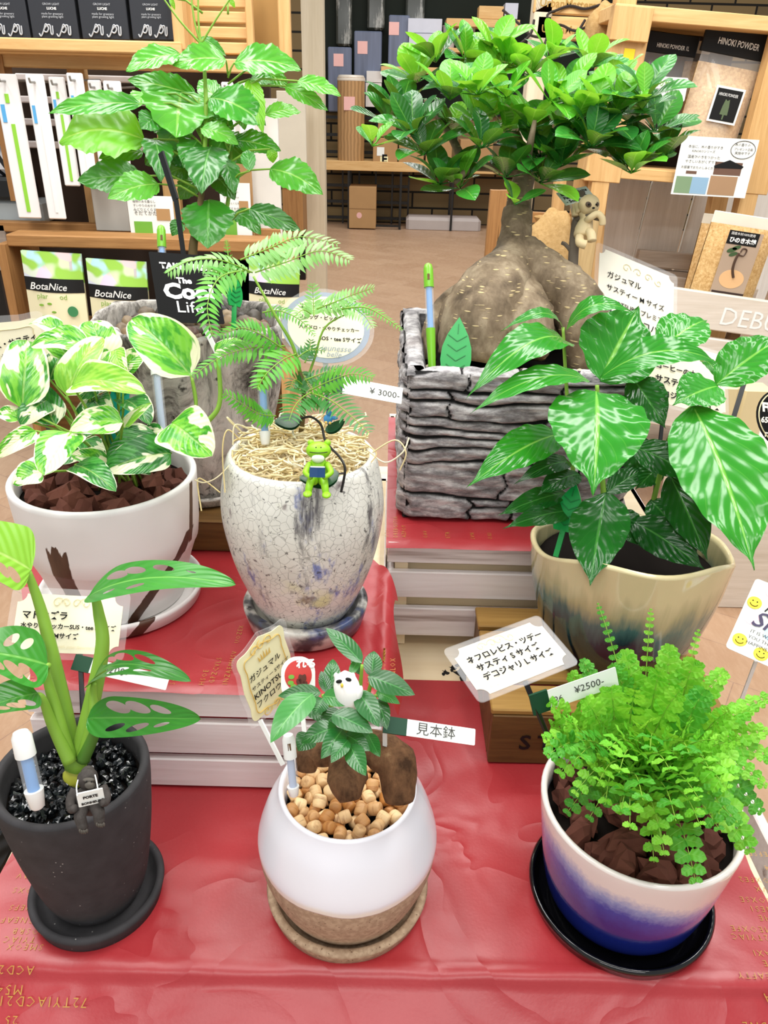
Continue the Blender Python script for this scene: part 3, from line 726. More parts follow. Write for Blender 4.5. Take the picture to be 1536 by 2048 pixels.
def leaf(t, mat, bx, by, tx, ty, w, db, dt, kind='oval', up=.55, tilt=0.0, name='leaf', petiole=None, pmat=None, lab=None, **kw):
    A, B = atd(bx, by, db), atd(tx, ty, dt); n, ww = facing(A, B, w, (db + dt) / 2, up, tilt)
    leafseed[0] += 1; m = MB(); leaf_into(m, A, B, ww, n, kind, seed=leafseed[0], **kw)
    mats = mat
    if petiole is not None:
        mats = [mat, pmat]; Q = petiole; C = (Q + A) / 2 + V((0, 0, (A - Q).length * .12))
        m.tube([Q, (Q * .5 + C * .5) , C, (A * .5 + C * .5), A, A + (B - A) * .12], [.0016, .0015, .0014, .0013, .0012, .0004], 6, mi=1)
    o = m.build(name, mats, t, 'all')
    if lab: plab(o, lab)
    return o
def bez(P, k=8):
    out = []; P = [V(p) for p in P]; P = [P[0]] + P + [P[-1]]
    for i in range(1, len(P) - 2):
        for j in range(k):
            t = j / k; a, b, c, d = P[i - 1], P[i], P[i + 1], P[i + 2]
            out.append(.5 * (2 * b + (c - a) * t + (2 * a - 5 * b + 4 * c - d) * t * t + (-a + 3 * b - 3 * c + d) * t ** 3))
    out.append(P[-1]); return out
def stem(t, mat, pts, r0, r1, name='stem', n=8):
    """pts as (px, py, depth)"""
    P = bez([atd(*p) if len(p) == 3 and not isinstance(p, V) else p for p in pts], 6); k = len(P)
    m = MB(); m.tube(P, [r0 + (r1 - r0) * i / (k - 1) for i in range(k)], n); return m.build(name, mat, t, 'all')

STEMG = flat('green_stem', '#7fa83a', .5, .3); STEMD = flat('dark_green_stem', '#4f7a2c', .5, .3); BARKB = flat('brown_twig', '#6b5a3a', .8, .2)

# ------------------------------------------------------------------ china doll (rear left)
L6 = leafmat('toothed_leaf', '#2c8a1e', '#72c544', '#a6d667', .2, 6, .7, .18, .05, .35, .42, .8)
L6D = leafmat('toothed_leaf_deep', '#1c661a', '#3d9a2a', '#6bb04e', .26, 6, .7, .14, .05, .35, .55, .7)
L6Y = leafmat('toothed_leaf_fresh', '#6cbf22', '#8fd53a', '#b5e05c', .3, 6, .7, .35, .05, .4, .45, .5)
D6 = 1.02
trunk = stem(pt6, BARKB, [(388, 592, D6 + .02), (386, 500, D6), (396, 440, D6), (404, 380, D6)], .007, .0036)
stem(pt6, STEMG, [(404, 380, D6), (412, 250, D6), (409, 140, D6), (402, 88, D6)], .0036, .002)
stem(pt6, STEMG, [(392, 470, D6), (446, 440, D6 + .02), (462, 330, D6 + .03), (455, 215, D6 + .02)], .004, .0015)
for e in ((322, -10), (396, -20), (380, -25), (462, -5)): stem(pt6, STEMG, [(402, 88, D6), ((402 + e[0]) / 2 - 2, 42, D6 - .005), (e[0], e[1], D6 - .01)], .0016, .001)
A6 = [(362, 185, 352, 278, 113, 0), (360, 108, 252, 143, 36, 0), (393, 192, 255, 160, 40, 0), (452, 120, 345, 132, 40, 0), (282, 208, 97, 226, 34, 0), (290, 280, 118, 284, 84, 2), (286, 304, 197, 318, 30, 0), (282, 352, 155, 362, 50, 1), (318, 368, 215, 398, 46, 0), (308, 278, 322, 364, 48, 1), (395, 280, 368, 336, 46, 1), (423, 292, 404, 388, 68, 1), (418, 400, 416, 498, 82, 1), (420, 196, 532, 252, 58, 0), (402, 258, 478, 290, 30, 0), (468, 280, 562, 302, 36, 0), (468, 126, 602, 140, 44, 0), (570, 172, 656, 222, 26, 0), (594, 162, 682, 192, 24, 0), (530, 230, 602, 224, 24, 0), (540, 338, 646, 390, 50, 0), (498, 418, 602, 462, 34, 1), (468, 424, 522, 470, 34, 1), (526, 138, 577, 176, 28, 0), (540, 298, 546, 326, 18, 2), (500, 158, 526, 266, 32, 2), (500, 160, 548, 166, 22, 0), (302, 188, 258, 220, 34, 0), (312, 233, 282, 258, 38, 1), (424, 238, 468, 258, 34, 0), (448, 318, 468, 388, 34, 1), (500, 342, 494, 300, 24, 1), (362, 442, 344, 472, 24, 1), (402, 74, 452, 112, 16, 0), (340, -4, 350, 20, 8, 2), (456, -2, 470, 16, 8, 2),
      (380, 250, 320, 300, 50, 1), (400, 300, 340, 330, 44, 1), (440, 270, 500, 330, 46, 1), (455, 220, 520, 200, 40, 0), (440, 210, 400, 160, 36, 0), (455, 260, 420, 330, 40, 1), (380, 330, 330, 350, 36, 1), (430, 350, 470, 400, 38, 1), (395, 220, 440, 280, 44, 1), (350, 260, 300, 240, 36, 1), (390, 360, 360, 400, 34, 1), (470, 200, 490, 260, 34, 0), (340, 300, 290, 330, 40, 1)]
for i, (bx, by, tx, ty, w, c) in enumerate(A6):
    r = random.Random(i); off = .03 if i >= 36 else 0
    db = D6 + off + r.uniform(-.02, .03); k = (ty - by) / F; dx = abs(tx - 410) / F
    dt = db - .45 * k + (-.02 if tx < 300 or i < 12 else .02) * r.random()
    node = atd(405 if bx < 440 else 456, min(by + 30, 480), D6 + .005)
    q = atd(bx, by, db); pp = node if (node - q).length < .12 else q + (node - q) * .5
    leaf(pt6, (L6, L6D, L6Y)[c], bx, by, tx, ty, w * 1.25, db, dt, 'egg', .5 if c != 1 else .3, r.uniform(-.25, .25), petiole=pp, pmat=STEMG, arch=r.uniform(.05, .16), fold=.12, wave=.03, serr=.16, ns=22, nt=6, kwave=3)

# ------------------------------------------------------------------ pothos
def variegated(name, green, light, cream, bias):
    g = G(name, .25, .5); uv = g.n('TexCoord', out='UV'); s_, t_ = g.sep(uv, 0), g.sep(uv, 1)
    r = g.n('ObjectInfo', out='Random'); off = g.n('CombineXYZ', {0: g.math('MULTIPLY', r, 31.0), 1: g.math('MULTIPLY', r, 17.0), 2: 0.0})
    tt = g.math('MULTIPLY', g.math('ABSOLUTE', g.math('SUBTRACT', t_, .5)), 2.0)
    p = g.n('VectorMath', {0: g.n('Mapping', {'Vector': g.n('CombineXYZ', {0: g.math('SUBTRACT', g.math('MULTIPLY', s_, 1.0), g.math('MULTIPLY', tt, .2)), 1: t_, 2: 0.0}), 'Scale': (1.7, 1.7, 1)}), 1: off}, operation='ADD')
    n1 = g.noise(1.0, p, 3, .45)
    n1 = g.math('ADD', n1, g.math('MULTIPLY', g.step(tt, .84, 1.0), .11))
    k = g.step(n1, bias - .012, bias + .012); n2 = g.noise(2.1, p, 3, .6)
    gr = g.mix(g.step(n2, .42, .56), hx(green), hx(light)); col = g.mix(k, gr, hx(cream))
    mid = g.math('SUBTRACT', 1.0, g.step(tt, .02, .07)); col = g.mix(g.math('MULTIPLY', mid, .4), col, hx('#b7d676'))
    fr = g.math('FRACT', g.math('SUBTRACT', g.math('MULTIPLY', s_, 9.0), g.math('MULTIPLY', tt, 3.4)))
    h = g.math('SUBTRACT', g.math('ADD', g.math('MULTIPLY', g.math('SINE', g.math('MULTIPLY', fr, 6.283)), .12), g.math('MULTIPLY', n1, .5)), g.math('MULTIPLY', mid, .3))
    m = g.done(col, h, .35, .004); tr = g.n('BsdfTranslucent', {'Color': col}); mx = g.n('MixShader', {0: .2, 1: g.b.outputs[0], 2: tr})
    g.t.links.new(mx, g.N['Material Output'].inputs[0]); return m
LP1 = variegated('pothos_leaf', '#3f9a22', '#7cc63a', '#f0efc6', .53); LP2 = variegated('pothos_leaf_deep', '#1f6a20', '#3f8f34', '#e6e8c4', .58); LP3 = variegated('pothos_leaf_fresh', '#7cc236', '#a0d84c', '#f2f0c8', .56)  # the second mix is a darker green with less cream
D5 = .84; C5 = atz(232, 962, Z + .147 + .16)
A5 = [(382, 752, 264, 638, 104, 0, -.03), (344, 846, 424, 912, 108, 0, -.05), (212, 722, 180, 642, 78, 0, .03), (178, 692, 62, 694, 48, 0, .02), (134, 792, 206, 674, 66, 2, -.01), (44, 818, 54, 680, 88, 0, .01), (145, 772, 292, 786, 72, 2, -.03), (246, 846, 138, 862, 56, 0, -.05), (142, 864, 88, 952, 80, 0, -.06), (72, 862, -10, 916, 40, 0, -.02), (84, 944, 26, 968, 48, 0, -.05), (150, 930, 232, 984, 58, 1, -.07), (342, 906, 208, 942, 74, 1, -.03), (312, 868, 214, 922, 60, 1, -.01), (246, 776, 198, 728, 44, 0, .0), (184, 762, 220, 702, 28, 0, .0), (112, 852, 58, 768, 66, 1, .02), (42, 838, -8, 826, 34, 0, .01), (150, 752, 208, 716, 44, 0, .01), (246, 856, 304, 806, 20, 2, -.02), (216, 926, 142, 910, 36, 0, -.03), (122, 668, 58, 648, 36, 0, .05), (430, 706, 484, 680, 22, 0, -.02), (100, 760, 130, 700, 50, 1, .04), (250, 800, 300, 850, 60, 1, .03), (170, 850, 200, 790, 50, 1, .03), (250, 920, 300, 950, 44, 1, .0), (60, 760, 20, 720, 50, 0, .05), (165, 900, 120, 930, 40, 1, .0), (200, 830, 150, 880, 50, 1, .02), (230, 700, 252, 760, 40, 2, .03), (95, 800, 40, 850, 56, 1, .03), (190, 800, 230, 860, 56, 1, .02), (280, 860, 330, 890, 50, 1, .01), (140, 720, 100, 660, 50, 0, .05), (240, 740, 290, 700, 44, 0, .04), (70, 740, 20, 770, 50, 1, .05), (170, 880, 210, 930, 44, 1, .0), (210, 760, 160, 800, 54, 1, .03)]
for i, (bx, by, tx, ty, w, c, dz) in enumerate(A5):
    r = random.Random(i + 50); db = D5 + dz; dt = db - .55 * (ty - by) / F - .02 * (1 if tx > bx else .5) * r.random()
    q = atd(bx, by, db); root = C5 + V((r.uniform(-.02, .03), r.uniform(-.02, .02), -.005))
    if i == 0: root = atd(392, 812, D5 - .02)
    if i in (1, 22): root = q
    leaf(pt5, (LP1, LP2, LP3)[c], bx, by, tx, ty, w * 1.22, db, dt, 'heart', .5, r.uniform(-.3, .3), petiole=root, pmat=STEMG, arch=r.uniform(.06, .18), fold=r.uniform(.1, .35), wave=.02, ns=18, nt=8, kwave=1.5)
stem(pt5, STEMG, [(318, 905, D5 - .02), (366, 880, D5 - .03), (420, 838, D5 - .03), (440, 800, D5 - .03), (436, 716, D5 - .03)], .0036, .0022, 'vine')
stem(pt5, STEMG, [(330, 890, D5 - .03), (372, 850, D5 - .03), (392, 812, D5 - .025), (384, 756, D5 - .03)], .0024, .0016, 'vine')

# ------------------------------------------------------------------ monstera (front left)
LM = leafmat('holed_leaf', '#2a8526', '#55b042', '#86c860', .3, 7, .7, .18, .03, .3, .5, .6); LMD = leafmat('holed_leaf_deep', '#1c671a', '#338c28', '#5a9d42', .3, 7, .7, .12, .03, .3, .5, .5); LMY = leafmat('holed_leaf_fresh', '#86c83a', '#a8dc54', '#c9ea86', .35, 8, .7, .32, .04, .4, .45, .4)
def H(side, ss, ra, rb, an=.5): return [(s, .5 + side * d, ra * k, rb * k, an * side) for s, d, k in ss]
hA = H(-1, ((.22, .25, 1), (.36, .26, .9), (.56, .27, .8), (.74, .22, .35)), .075, .13, .6) + H(1, ((.24, .22, .6), (.44, .24, .8), (.82, .2, .35)), .055, .10, .6)
hB = H(-1, ((.28, .25, 1.0), (.46, .26, 1.0), (.66, .25, .8)), .085, .17, .6) + H(1, ((.3, .24, .8), (.5, .26, .9), (.7, .22, .6)), .07, .15, .6)
AM = [(178, 1192, 472, 1170, 98, .66, .60, LM, hA, .10), (182, 1368, 382, 1362, 78, .655, .60, LMD, hB, .20), (176, 1436, 402, 1438, 96, .645, .60, LMD, hB, .02), (96, 1330, -70, 1300, 135, .64, .60, LM, hB, .05), (62, 1140, -95, 1070, 150, .66, .62, LMY, hA[:3], .05), (76, 1386, -50, 1424, 84, .63, .59, LMD, hB[:3], .05)]
BM = (150, 1545, .665)
SM = [[(152, 1540, .665), (185, 1400, .662), (205, 1290, .66), (197, 1225, .66), (190, 1192, .66)], [(165, 1520, .66), (186, 1440, .655), (186, 1390, .655), (188, 1366, .652)], [(165, 1520, .658), (188, 1470, .65), (190, 1445, .645), (186, 1436, .643)], [(140, 1520, .655), (112, 1420, .65), (92, 1345, .645), (98, 1330, .64)], [(150, 1535, .668), (120, 1380, .67), (85, 1230, .668), (55, 1142, .66)], [(140, 1525, .65), (105, 1450, .645), (85, 1398, .635), (70, 1390, .632)]]
RM = [(.0085, .0034), (.0065, .0020), (.006, .002), (.0065, .0022), (.0085, .003), (.006, .002)]
for i, (bx, by, tx, ty, w, db, dt, mt, hl, ar) in enumerate(AM):
    leaf(pt1, mt, bx, by, tx, ty, w, db, dt, 'heart', .55 if i != 2 else .35, (-.15, -.1, .1, .15, .2, .1)[i], holes=hl, arch=ar, fold=.16, wave=.02, ns=60, nt=40, kwave=1.2)
    stem(pt1, STEMG if i != 2 else STEMD, SM[i], RM[i][0], RM[i][1], 'leaf_stalk', 10)
m = MB(); c = atd(150, 1545, .668); m.ball(c - V((0, 0, .004)), (.010, .009, .009), 14, 10, nz=.3); m.build('stem_base', flat('yellow_green_node', '#b7b93a', .5), pt1)

# ------------------------------------------------------------------ coffee plant (right)
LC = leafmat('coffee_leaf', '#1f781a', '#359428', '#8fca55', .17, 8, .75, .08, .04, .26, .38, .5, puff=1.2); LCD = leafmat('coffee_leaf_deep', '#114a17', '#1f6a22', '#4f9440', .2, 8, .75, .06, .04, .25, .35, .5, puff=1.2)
D8 = .86
stem(pt8, STEMG, [(1215, 1085, .89), (1205, 960, .88), (1198, 850, .86), (1194, 770, .85)], .0035, .0022); stem(pt8, STEMG, [(1160, 1060, .90), (1142, 900, .90), (1132, 760, .90), (1126, 655, .90)], .003, .0018); stem(pt8, STEMG, [(1290, 1070, .91), (1325, 930, .89), (1350, 850, .87), (1386, 812, .85)], .0035, .0022); stem(pt8, STEMG, [(1350, 852, .87), (1400, 800, .88), (1436, 768, .88)], .002, .0014)
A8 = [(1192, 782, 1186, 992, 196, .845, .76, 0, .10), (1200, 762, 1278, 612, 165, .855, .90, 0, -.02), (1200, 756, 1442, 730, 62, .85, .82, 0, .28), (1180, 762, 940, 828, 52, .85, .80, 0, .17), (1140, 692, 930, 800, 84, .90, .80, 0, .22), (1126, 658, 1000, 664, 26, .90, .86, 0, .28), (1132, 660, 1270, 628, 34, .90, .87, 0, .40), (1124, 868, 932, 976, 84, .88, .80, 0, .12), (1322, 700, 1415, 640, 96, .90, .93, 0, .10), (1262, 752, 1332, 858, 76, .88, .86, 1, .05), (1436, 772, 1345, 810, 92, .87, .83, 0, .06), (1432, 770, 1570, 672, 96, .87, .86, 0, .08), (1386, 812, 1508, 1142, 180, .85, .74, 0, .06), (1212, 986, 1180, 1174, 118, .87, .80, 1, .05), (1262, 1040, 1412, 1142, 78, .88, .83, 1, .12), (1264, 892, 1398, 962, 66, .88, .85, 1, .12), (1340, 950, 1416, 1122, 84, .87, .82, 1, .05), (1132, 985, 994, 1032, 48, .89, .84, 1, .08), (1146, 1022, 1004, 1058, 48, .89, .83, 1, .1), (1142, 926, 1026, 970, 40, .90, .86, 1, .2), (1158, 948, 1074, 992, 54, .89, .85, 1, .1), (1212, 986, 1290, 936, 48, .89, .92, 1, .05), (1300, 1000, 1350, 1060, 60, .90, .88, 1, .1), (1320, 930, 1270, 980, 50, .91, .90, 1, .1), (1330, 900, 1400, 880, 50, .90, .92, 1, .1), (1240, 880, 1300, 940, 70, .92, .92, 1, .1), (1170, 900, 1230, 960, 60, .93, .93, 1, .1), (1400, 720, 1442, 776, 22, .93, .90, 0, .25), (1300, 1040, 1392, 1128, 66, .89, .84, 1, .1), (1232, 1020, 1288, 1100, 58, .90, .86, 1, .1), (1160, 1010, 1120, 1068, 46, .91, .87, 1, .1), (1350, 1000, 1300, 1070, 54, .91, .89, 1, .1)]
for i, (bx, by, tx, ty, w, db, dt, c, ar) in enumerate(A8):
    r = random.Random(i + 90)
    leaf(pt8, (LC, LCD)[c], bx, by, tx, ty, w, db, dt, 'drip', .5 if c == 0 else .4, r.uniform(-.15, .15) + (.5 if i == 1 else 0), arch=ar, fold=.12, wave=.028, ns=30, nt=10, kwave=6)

# ------------------------------------------------------------------ small ficus (front centre)
LF = leafmat('ficus_leaf', '#14501f', '#27702f', '#4f9a4c', .26, 9, .5, .10, .03, .10, .5, .6); LFL = leafmat('ficus_leaf_mid', '#2c7a34', '#4a9a48', '#7fbf6c', .28, 9, .5, .15, .03, .10, .5, .5)
D2 = .615
AF_ = [(724, 1326, 652, 1256, 36, 0, .0), (736, 1352, 830, 1390, 46, 0, -.01), (743, 1354, 748, 1302, 38, 0, .02), (626, 1388, 541, 1486, 58, 1, -.03), (642, 1386, 556, 1392, 34, 0, .0), (645, 1392, 716, 1404, 36, 1, -.03), (645, 1396, 628, 1430, 38, 0, -.01), (718, 1384, 758, 1454, 46, 0, -.03), (755, 1398, 774, 1460, 34, 0, .0), (664, 1428, 746, 1466, 46, 0, -.04), (676, 1455, 602, 1486, 42, 0, -.04), (690, 1468, 740, 1502, 38, 0, -.04), (700, 1490, 732, 1552, 42, 0, -.05), (736, 1468, 760, 1514, 30, 0, -.03), (686, 1458, 642, 1518, 42, 0, -.04), (696, 1480, 662, 1526, 32, 0, -.05), (662, 1388, 666, 1318, 36, 0, .02), (655, 1386, 642, 1342, 24, 0, .01), (752, 1384, 800, 1408, 24, 1, .0), (622, 1470, 596, 1502, 44, 0, .0), (700, 1420, 760, 1440, 30, 0, .0), (680, 1420, 640, 1460, 40, 0, -.01), (720, 1350, 706, 1300, 20, 0, .03), (700, 1350, 722, 1312, 18, 1, .0), (730, 1440, 700, 1500, 40, 0, .0), (600, 1400, 650, 1450, 40, 0, .02), (750, 1440, 786, 1448, 26, 0, .01), (724, 1380, 738, 1420, 26, 1, -.01)]
for i, (bx, by, tx, ty, w, c, dz) in enumerate(AF_):
    r = random.Random(i + 140); db = D2 + dz; dt = db - .5 * (ty - by) / F
    leaf(pt2, (LF, LFL)[c], bx, by, tx, ty, w, db, dt, 'egg', .45, r.uniform(-.25, .25), arch=r.uniform(.04, .12), fold=.16, ns=14, nt=6)
for e in ((724, 1330), (645, 1390), (745, 1355), (752, 1390), (690, 1460)): stem(pt2, STEMG if e[1] < 1400 else STEMD, [(712, 1510, D2 + .03), ((712 + e[0]) / 2, (1490 + e[1]) / 2, D2 + .01), (e[0], e[1], D2 - .005)], .003, .0013)
g = G('brown_root_bark', .85, .2); n1 = g.noise(60, g.co(scale=(1, 1, .5)), 6, .7); col = g.ramp(n1, [(.35, hx('#3f2a1b')), (.6, hx('#77553a')), (.75, hx('#9a7a58'))]); ROOTB = g.done(col, n1, .6, .003)
def roots(t, mat, specs, name='root', n=16, wr=.06):
    for k, (pts, rads) in enumerate(specs):
        P = bez([atd(*p) for p in pts], 7); q = len(P); R_ = []
        for i in range(q):
            f = i / (q - 1) * (len(rads) - 1); a = int(min(f, len(rads) - 2)); R_.append(rads[a] + (rads[a + 1] - rads[a]) * (f - a))
        m = MB(); m.tube(P, R_, n); 
        for i, p in enumerate(m.v):
            m.v[i] = p + (p - P[min(i // n, q - 1)]) * wr * noise.noise(p * 90) * 2
        m.build(name, mat, t, 'all')
roots(pt2, ROOTB, [([(700, 1480, .645), (695, 1520, .635), (694, 1560, .625), (700, 1602, .62)], (.010, .0155, .0165, .008)), ([(715, 1490, .65), (758, 1500, .645), (792, 1530, .64), (798, 1600, .64)], (.012, .0165, .0175, .012)), ([(690, 1490, .66), (650, 1500, .66), (620, 1505, .66), (612, 1540, .66)], (.010, .014, .013, .008)), ([(705, 1505, .645), (712, 1460, .64), (712, 1420, .635)], (.012, .007, .004))])

# ------------------------------------------------------------------ feathery everfresh (middle)
LEV = leafmat('feathery_leaflet', '#3c9a2c', '#79c544', '#9bd662', .4, 1, .5, .3, .01, .1, .35, .6); LEL = leafmat('feathery_leaflet_pale', '#7cbf5a', '#b5e29a', '#cdeec0', .35, 1, .5, .3, .01, .1, .5, .6); LED = leafmat('feathery_leaflet_deep', '#1d6a28', '#3d8c3c', '#5aa552', .35, 1, .5, .2, .01, .1, .45, .5)
def frond(t, mat, pts, wpx, n, d, ang=1.1, drop=.25, name='frond', kind='lance', ratio=.27, tipw=.45, lobed=False, upn=.5, rs=.0007, nmesh=(5, 2), seed=0):
    P = bez([atd(*p) for p in pts], 14); q = len(P); m = MB(); r = random.Random(seed)
    m.tube(P, [rs * 1.3 - rs * .9 * i / (q - 1) for i in range(q)], 5, mi=1)
    v = (EYE - P[q // 2]).normalized(); upw = (v * (1 - upn) + V((0, 0, 1)) * upn)
    for i in range(n):
        f = .06 + .94 * (i + .5) / n; x = f * (q - 1); a = int(min(x, q - 2)); p = P[a].lerp(P[a + 1], x - a); tg = (P[a + 1] - P[a]).normalized()
        nn = (upw - tg * upw.dot(tg)).normalized(); sd = tg.cross(nn)
        env = min(1, .55 + f * 3) * (1 - (1 - tipw) * max(0, f - .35) / .65) * (1 if f < .9 else 1 - (f - .9) * 6)
        for sg in (-1, 1):
            L = wpx / F * d * env * r.uniform(.9, 1.08); a_ = ang * (1 - .35 * max(0, f - .5))
            dr = (tg * cos(a_) + sd * (sg * sin(a_)) - V((0, 0, 1)) * drop + nn * r.uniform(-.1, .1) * (3.5 if lobed else 1)).normalized()
            b = p + tg * (r.uniform(-.1, .1) * .002)
            leaf_into(m, b, b + dr * L, L * ratio, (nn + sd * sg * .2).normalized(), kind, arch=.06, fold=.1, ns=nmesh[0], nt=nmesh[1], wave=.06 if lobed else 0, kwave=1.5, seed=i)
    return m.build(name, [mat, STEMG], t, 'all')
d4 = .80
stem(pt4, BARKB, [(600, 920, .83), (603, 860, .825), (608, 790, .815), (600, 745, .81)], .0036, .0024, 'trunk'); stem(pt4, STEMG, [(600, 745, .81), (585, 690, .80), (550, 630, .79), (507, 553, .785)], .0022, .0012); stem(pt4, STEMG, [(606, 780, .815), (628, 720, .81), (650, 655, .80), (700, 625, .80)], .0015, .0008)
FV = [([(505, 545, d4), (440, 520, d4 - .02), (380, 522, d4 - .03), (335, 545, d4 - .035)], 36, 17, 0, .6), ([(495, 540, d4), (440, 555, d4 - .03), (415, 610, d4 - .05), (425, 672, d4 - .06)], 42, 17, 1, .15), ([(480, 520, d4), (540, 496, d4), (600, 474, d4 + .01), (676, 488, d4)], 40, 20, 0, .3), ([(510, 545, d4), (570, 525, d4), (640, 502, d4 - .01), (700, 520, d4 - .02)], 44, 19, 0, .3), ([(570, 700, d4), (520, 668, d4 - .02), (480, 656, d4 - .03), (440, 672, d4 - .04)], 34, 16, 1, .3), ([(570, 692, d4), (500, 696, d4 - .02), (440, 715, d4 - .03), (385, 752, d4 - .05)], 34, 19, 1, .3), ([(592, 708, d4), (565, 720, d4 - .02), (535, 745, d4 - .04), (515, 775, d4 - .05)], 46, 12, 1, .1), ([(525, 625, d4 + .01), (560, 622, d4), (600, 640, d4 - .01), (630, 672, d4 - .02)], 20, 18, 2, .2), ([(628, 632, d4 + .01), (627, 610, d4 + .015), (625, 568, d4 + .02)], 28, 11, 3, 0), ([(634, 618, d4), (670, 604, d4 - .01), (710, 588, d4 - .01), (748, 576, d4 - .02)], 28, 16, 3, .1), ([(645, 622, d4), (690, 612, d4 - .01), (725, 628, d4 - .02), (745, 655, d4 - .03)], 30, 14, 3, .15), ([(680, 618, d4 - .01), (730, 615, d4 - .02), (770, 635, d4 - .03), (805, 660, d4 - .04)], 16, 18, 2, .2), ([(622, 628, d4), (606, 620, d4 - .01), (590, 632, d4 - .02)], 24, 8, 3, .1), ([(618, 782, d4), (660, 762, d4 - .01), (705, 748, d4 - .02), (745, 756, d4 - .03)], 34, 16, 2, .2), ([(622, 786, d4), (660, 800, d4 - .02), (700, 830, d4 - .05), (738, 866, d4 - .07)], 42, 16, 4, .05), ([(624, 784, d4), (605, 795, d4 - .02), (588, 815, d4 - .04), (578, 842, d4 - .06)], 46, 12, 4, .05), ([(552, 832, d4), (520, 828, d4 - .01), (485, 808, d4 - .02), (448, 786, d4 - .03)], 34, 15, 1, .15), ([(600, 740, d4 + .01), (615, 765, d4 + .01), (625, 780, d4)], 30, 10, 5, .2), ([(610, 725, d4), (618, 705, d4 + .01), (622, 680, d4 + .01)], 22, 8, 5, .1), ([(606, 770, d4 + .01), (590, 760, d4), (580, 778, d4 - .01)], 26, 9, 5, .2), ([(595, 715, d4), (620, 700, d4), (650, 702, d4 - .01)], 20, 9, 5, .1), ([(500, 545, d4), (450, 540, d4 + .01), (415, 555, d4)], 30, 10, 0, .3), ([(460, 540, d4), (455, 500, d4), (452, 480, d4)], 10, 9, 1, 0), ([(610, 760, d4), (650, 745, d4), (680, 735, d4)], 22, 10, 5, .2)]
for i, (pts, w, n, c, drop) in enumerate(FV): frond(pt4, (LEL, LEV, LEV, LEL, LED, LED)[c], pts, w, n, d4, 1.05, drop, seed=i, upn=.45)
# wood wool heaped around the trunk
g = G('wood_wool', .6, .3); WOOLM = g.done(g.mix(g.n('NewGeometry', out='Random Per Island'), hx('#e3cb8f'), hx('#fcf1d0')))
m = MB(); r = random.Random(12); cw = P4 + V((0, 0, .206)); m.lathe(cw - V((0, 0, .014)), [(.0005, .034), (.03, .030), (.055, .016), (.0715, -.002)], 30)
for i in range(520):
    a = r.uniform(0, 6.28); rr = .074 * math.sqrt(r.random()); hz = .042 * (1 - (rr / .08) ** 2); c = cw + V((cos(a) * rr, sin(a) * rr, hz * r.uniform(.5, 1.1) - .006))
    L = r.uniform(.02, .06); b = r.uniform(0, 6.28); cv = r.uniform(-60, 60); P = []; th = b; p = c.copy(); st = L / 9
    for k in range(10):
        P.append(p.copy()); th += cv * st; p = p + V((cos(th) * st, sin(th) * st, r.uniform(-.35, .4) * st))
        q = V((p.x - cw.x, p.y - cw.y)); 
        if q.length > .073: p.x = cw.x + q.x / q.length * .0725; p.y = cw.y + q.y / q.length * .0725
        p.z = max(p.z, cw.z + .040 * (1 - ((p - cw).xy.length / .08) ** 2) - .012)
    m.tube(P, .00105, 4, caps=False)
for pts in ([(745, 905, .80), (790, 880, .79), (812, 905, .79), (800, 940, .80)], [(735, 900, .80), (770, 925, .80), (805, 905, .79), (818, 875, .79)], [(480, 880, .80), (455, 860, .79), (445, 900, .79), (450, 985, .79)], [(480, 905, .81), (440, 950, .79), (410, 965, .79), (390, 960, .80)], [(500, 860, .80), (470, 850, .79), (466, 890, .79)], [(440, 985, .79), (410, 962, .80), (395, 962, .80), (403, 1022, .80)], [(490, 870, .81), (462, 845, .8), (455, 835, .8), (480, 860, .81)], [(720, 880, .81), (752, 905, .8), (742, 925, .8)]):
    m.tube(bez([atd(*p) for p in pts], 6), .0008, 4, caps=False)
tag(m.build('wood_wool', WOOLM, None, 'all'), 'tangle of pale yellow wood wool filling the egg-shaped crackle pot', 'wood wool', kind='stuff')

# ------------------------------------------------------------------ fern (front right)
LFN = leafmat('fern_leaflet', '#5cb828', '#9ade4a', '#a5e060', .45, 3, .4, .35, .03, .4, .35, .7); LFD = leafmat('fern_leaflet_deep', '#358f26', '#64bb3a', '#7cc655', .45, 3, .4, .28, .03, .4, .35, .6)
CF = [(1270, 1565, .70)]
TF = [(1195, 1205, .68), (1302, 1216, .68), (1398, 1258, .68), (1222, 1375, .64), (1140, 1345, .68), (1165, 1318, .71), (1540, 1392, .66), (1534, 1462, .64), (1556, 1520, .64), (1534, 1572, .62), (1524, 1625, .62), (1500, 1705, .60), (1392, 1765, .56), (1402, 1655, .55), (1330, 1712, .56), (1308, 1725, .57), (1286, 1600, .53), (1352, 1642, .54), (1085, 1478, .63), (1098, 1404, .64), (1092, 1512, .62), (1118, 1548, .62), (1176, 1640, .62), (1132, 1628, .65), (1196, 1566, .56), (1238, 1546, .54), (1102, 1450, .65), (1340, 1290, .67), (1250, 1300, .68), (1450, 1340, .66), (1460, 1420, .62), (1380, 1450, .58), (1300, 1440, .58), (1160, 1480, .58), (1420, 1540, .56), (1340, 1540, .54), (1480, 1650, .58), (1200, 1440, .60), (1270, 1380, .62), (1360, 1380, .62), (1440, 1480, .58), (1240, 1630, .56), (1170, 1400, .64), (1400, 1600, .54), (1456, 1580, .56), (1300, 1500, .55), (1150, 1520, .57), (1500, 1420, .64), (1410, 1380, .64), (1320, 1340, .65), (1215, 1500, .56), (1380, 1510, .55), (1148, 1590, .60), (1210, 1610, .57), (1260, 1660, .55), (1440, 1660, .56), (1470, 1560, .57), (1350, 1470, .57), (1270, 1480, .56), (1130, 1440, .62), (1220, 1330, .66), (1390, 1320, .66), (1480, 1480, .61)]
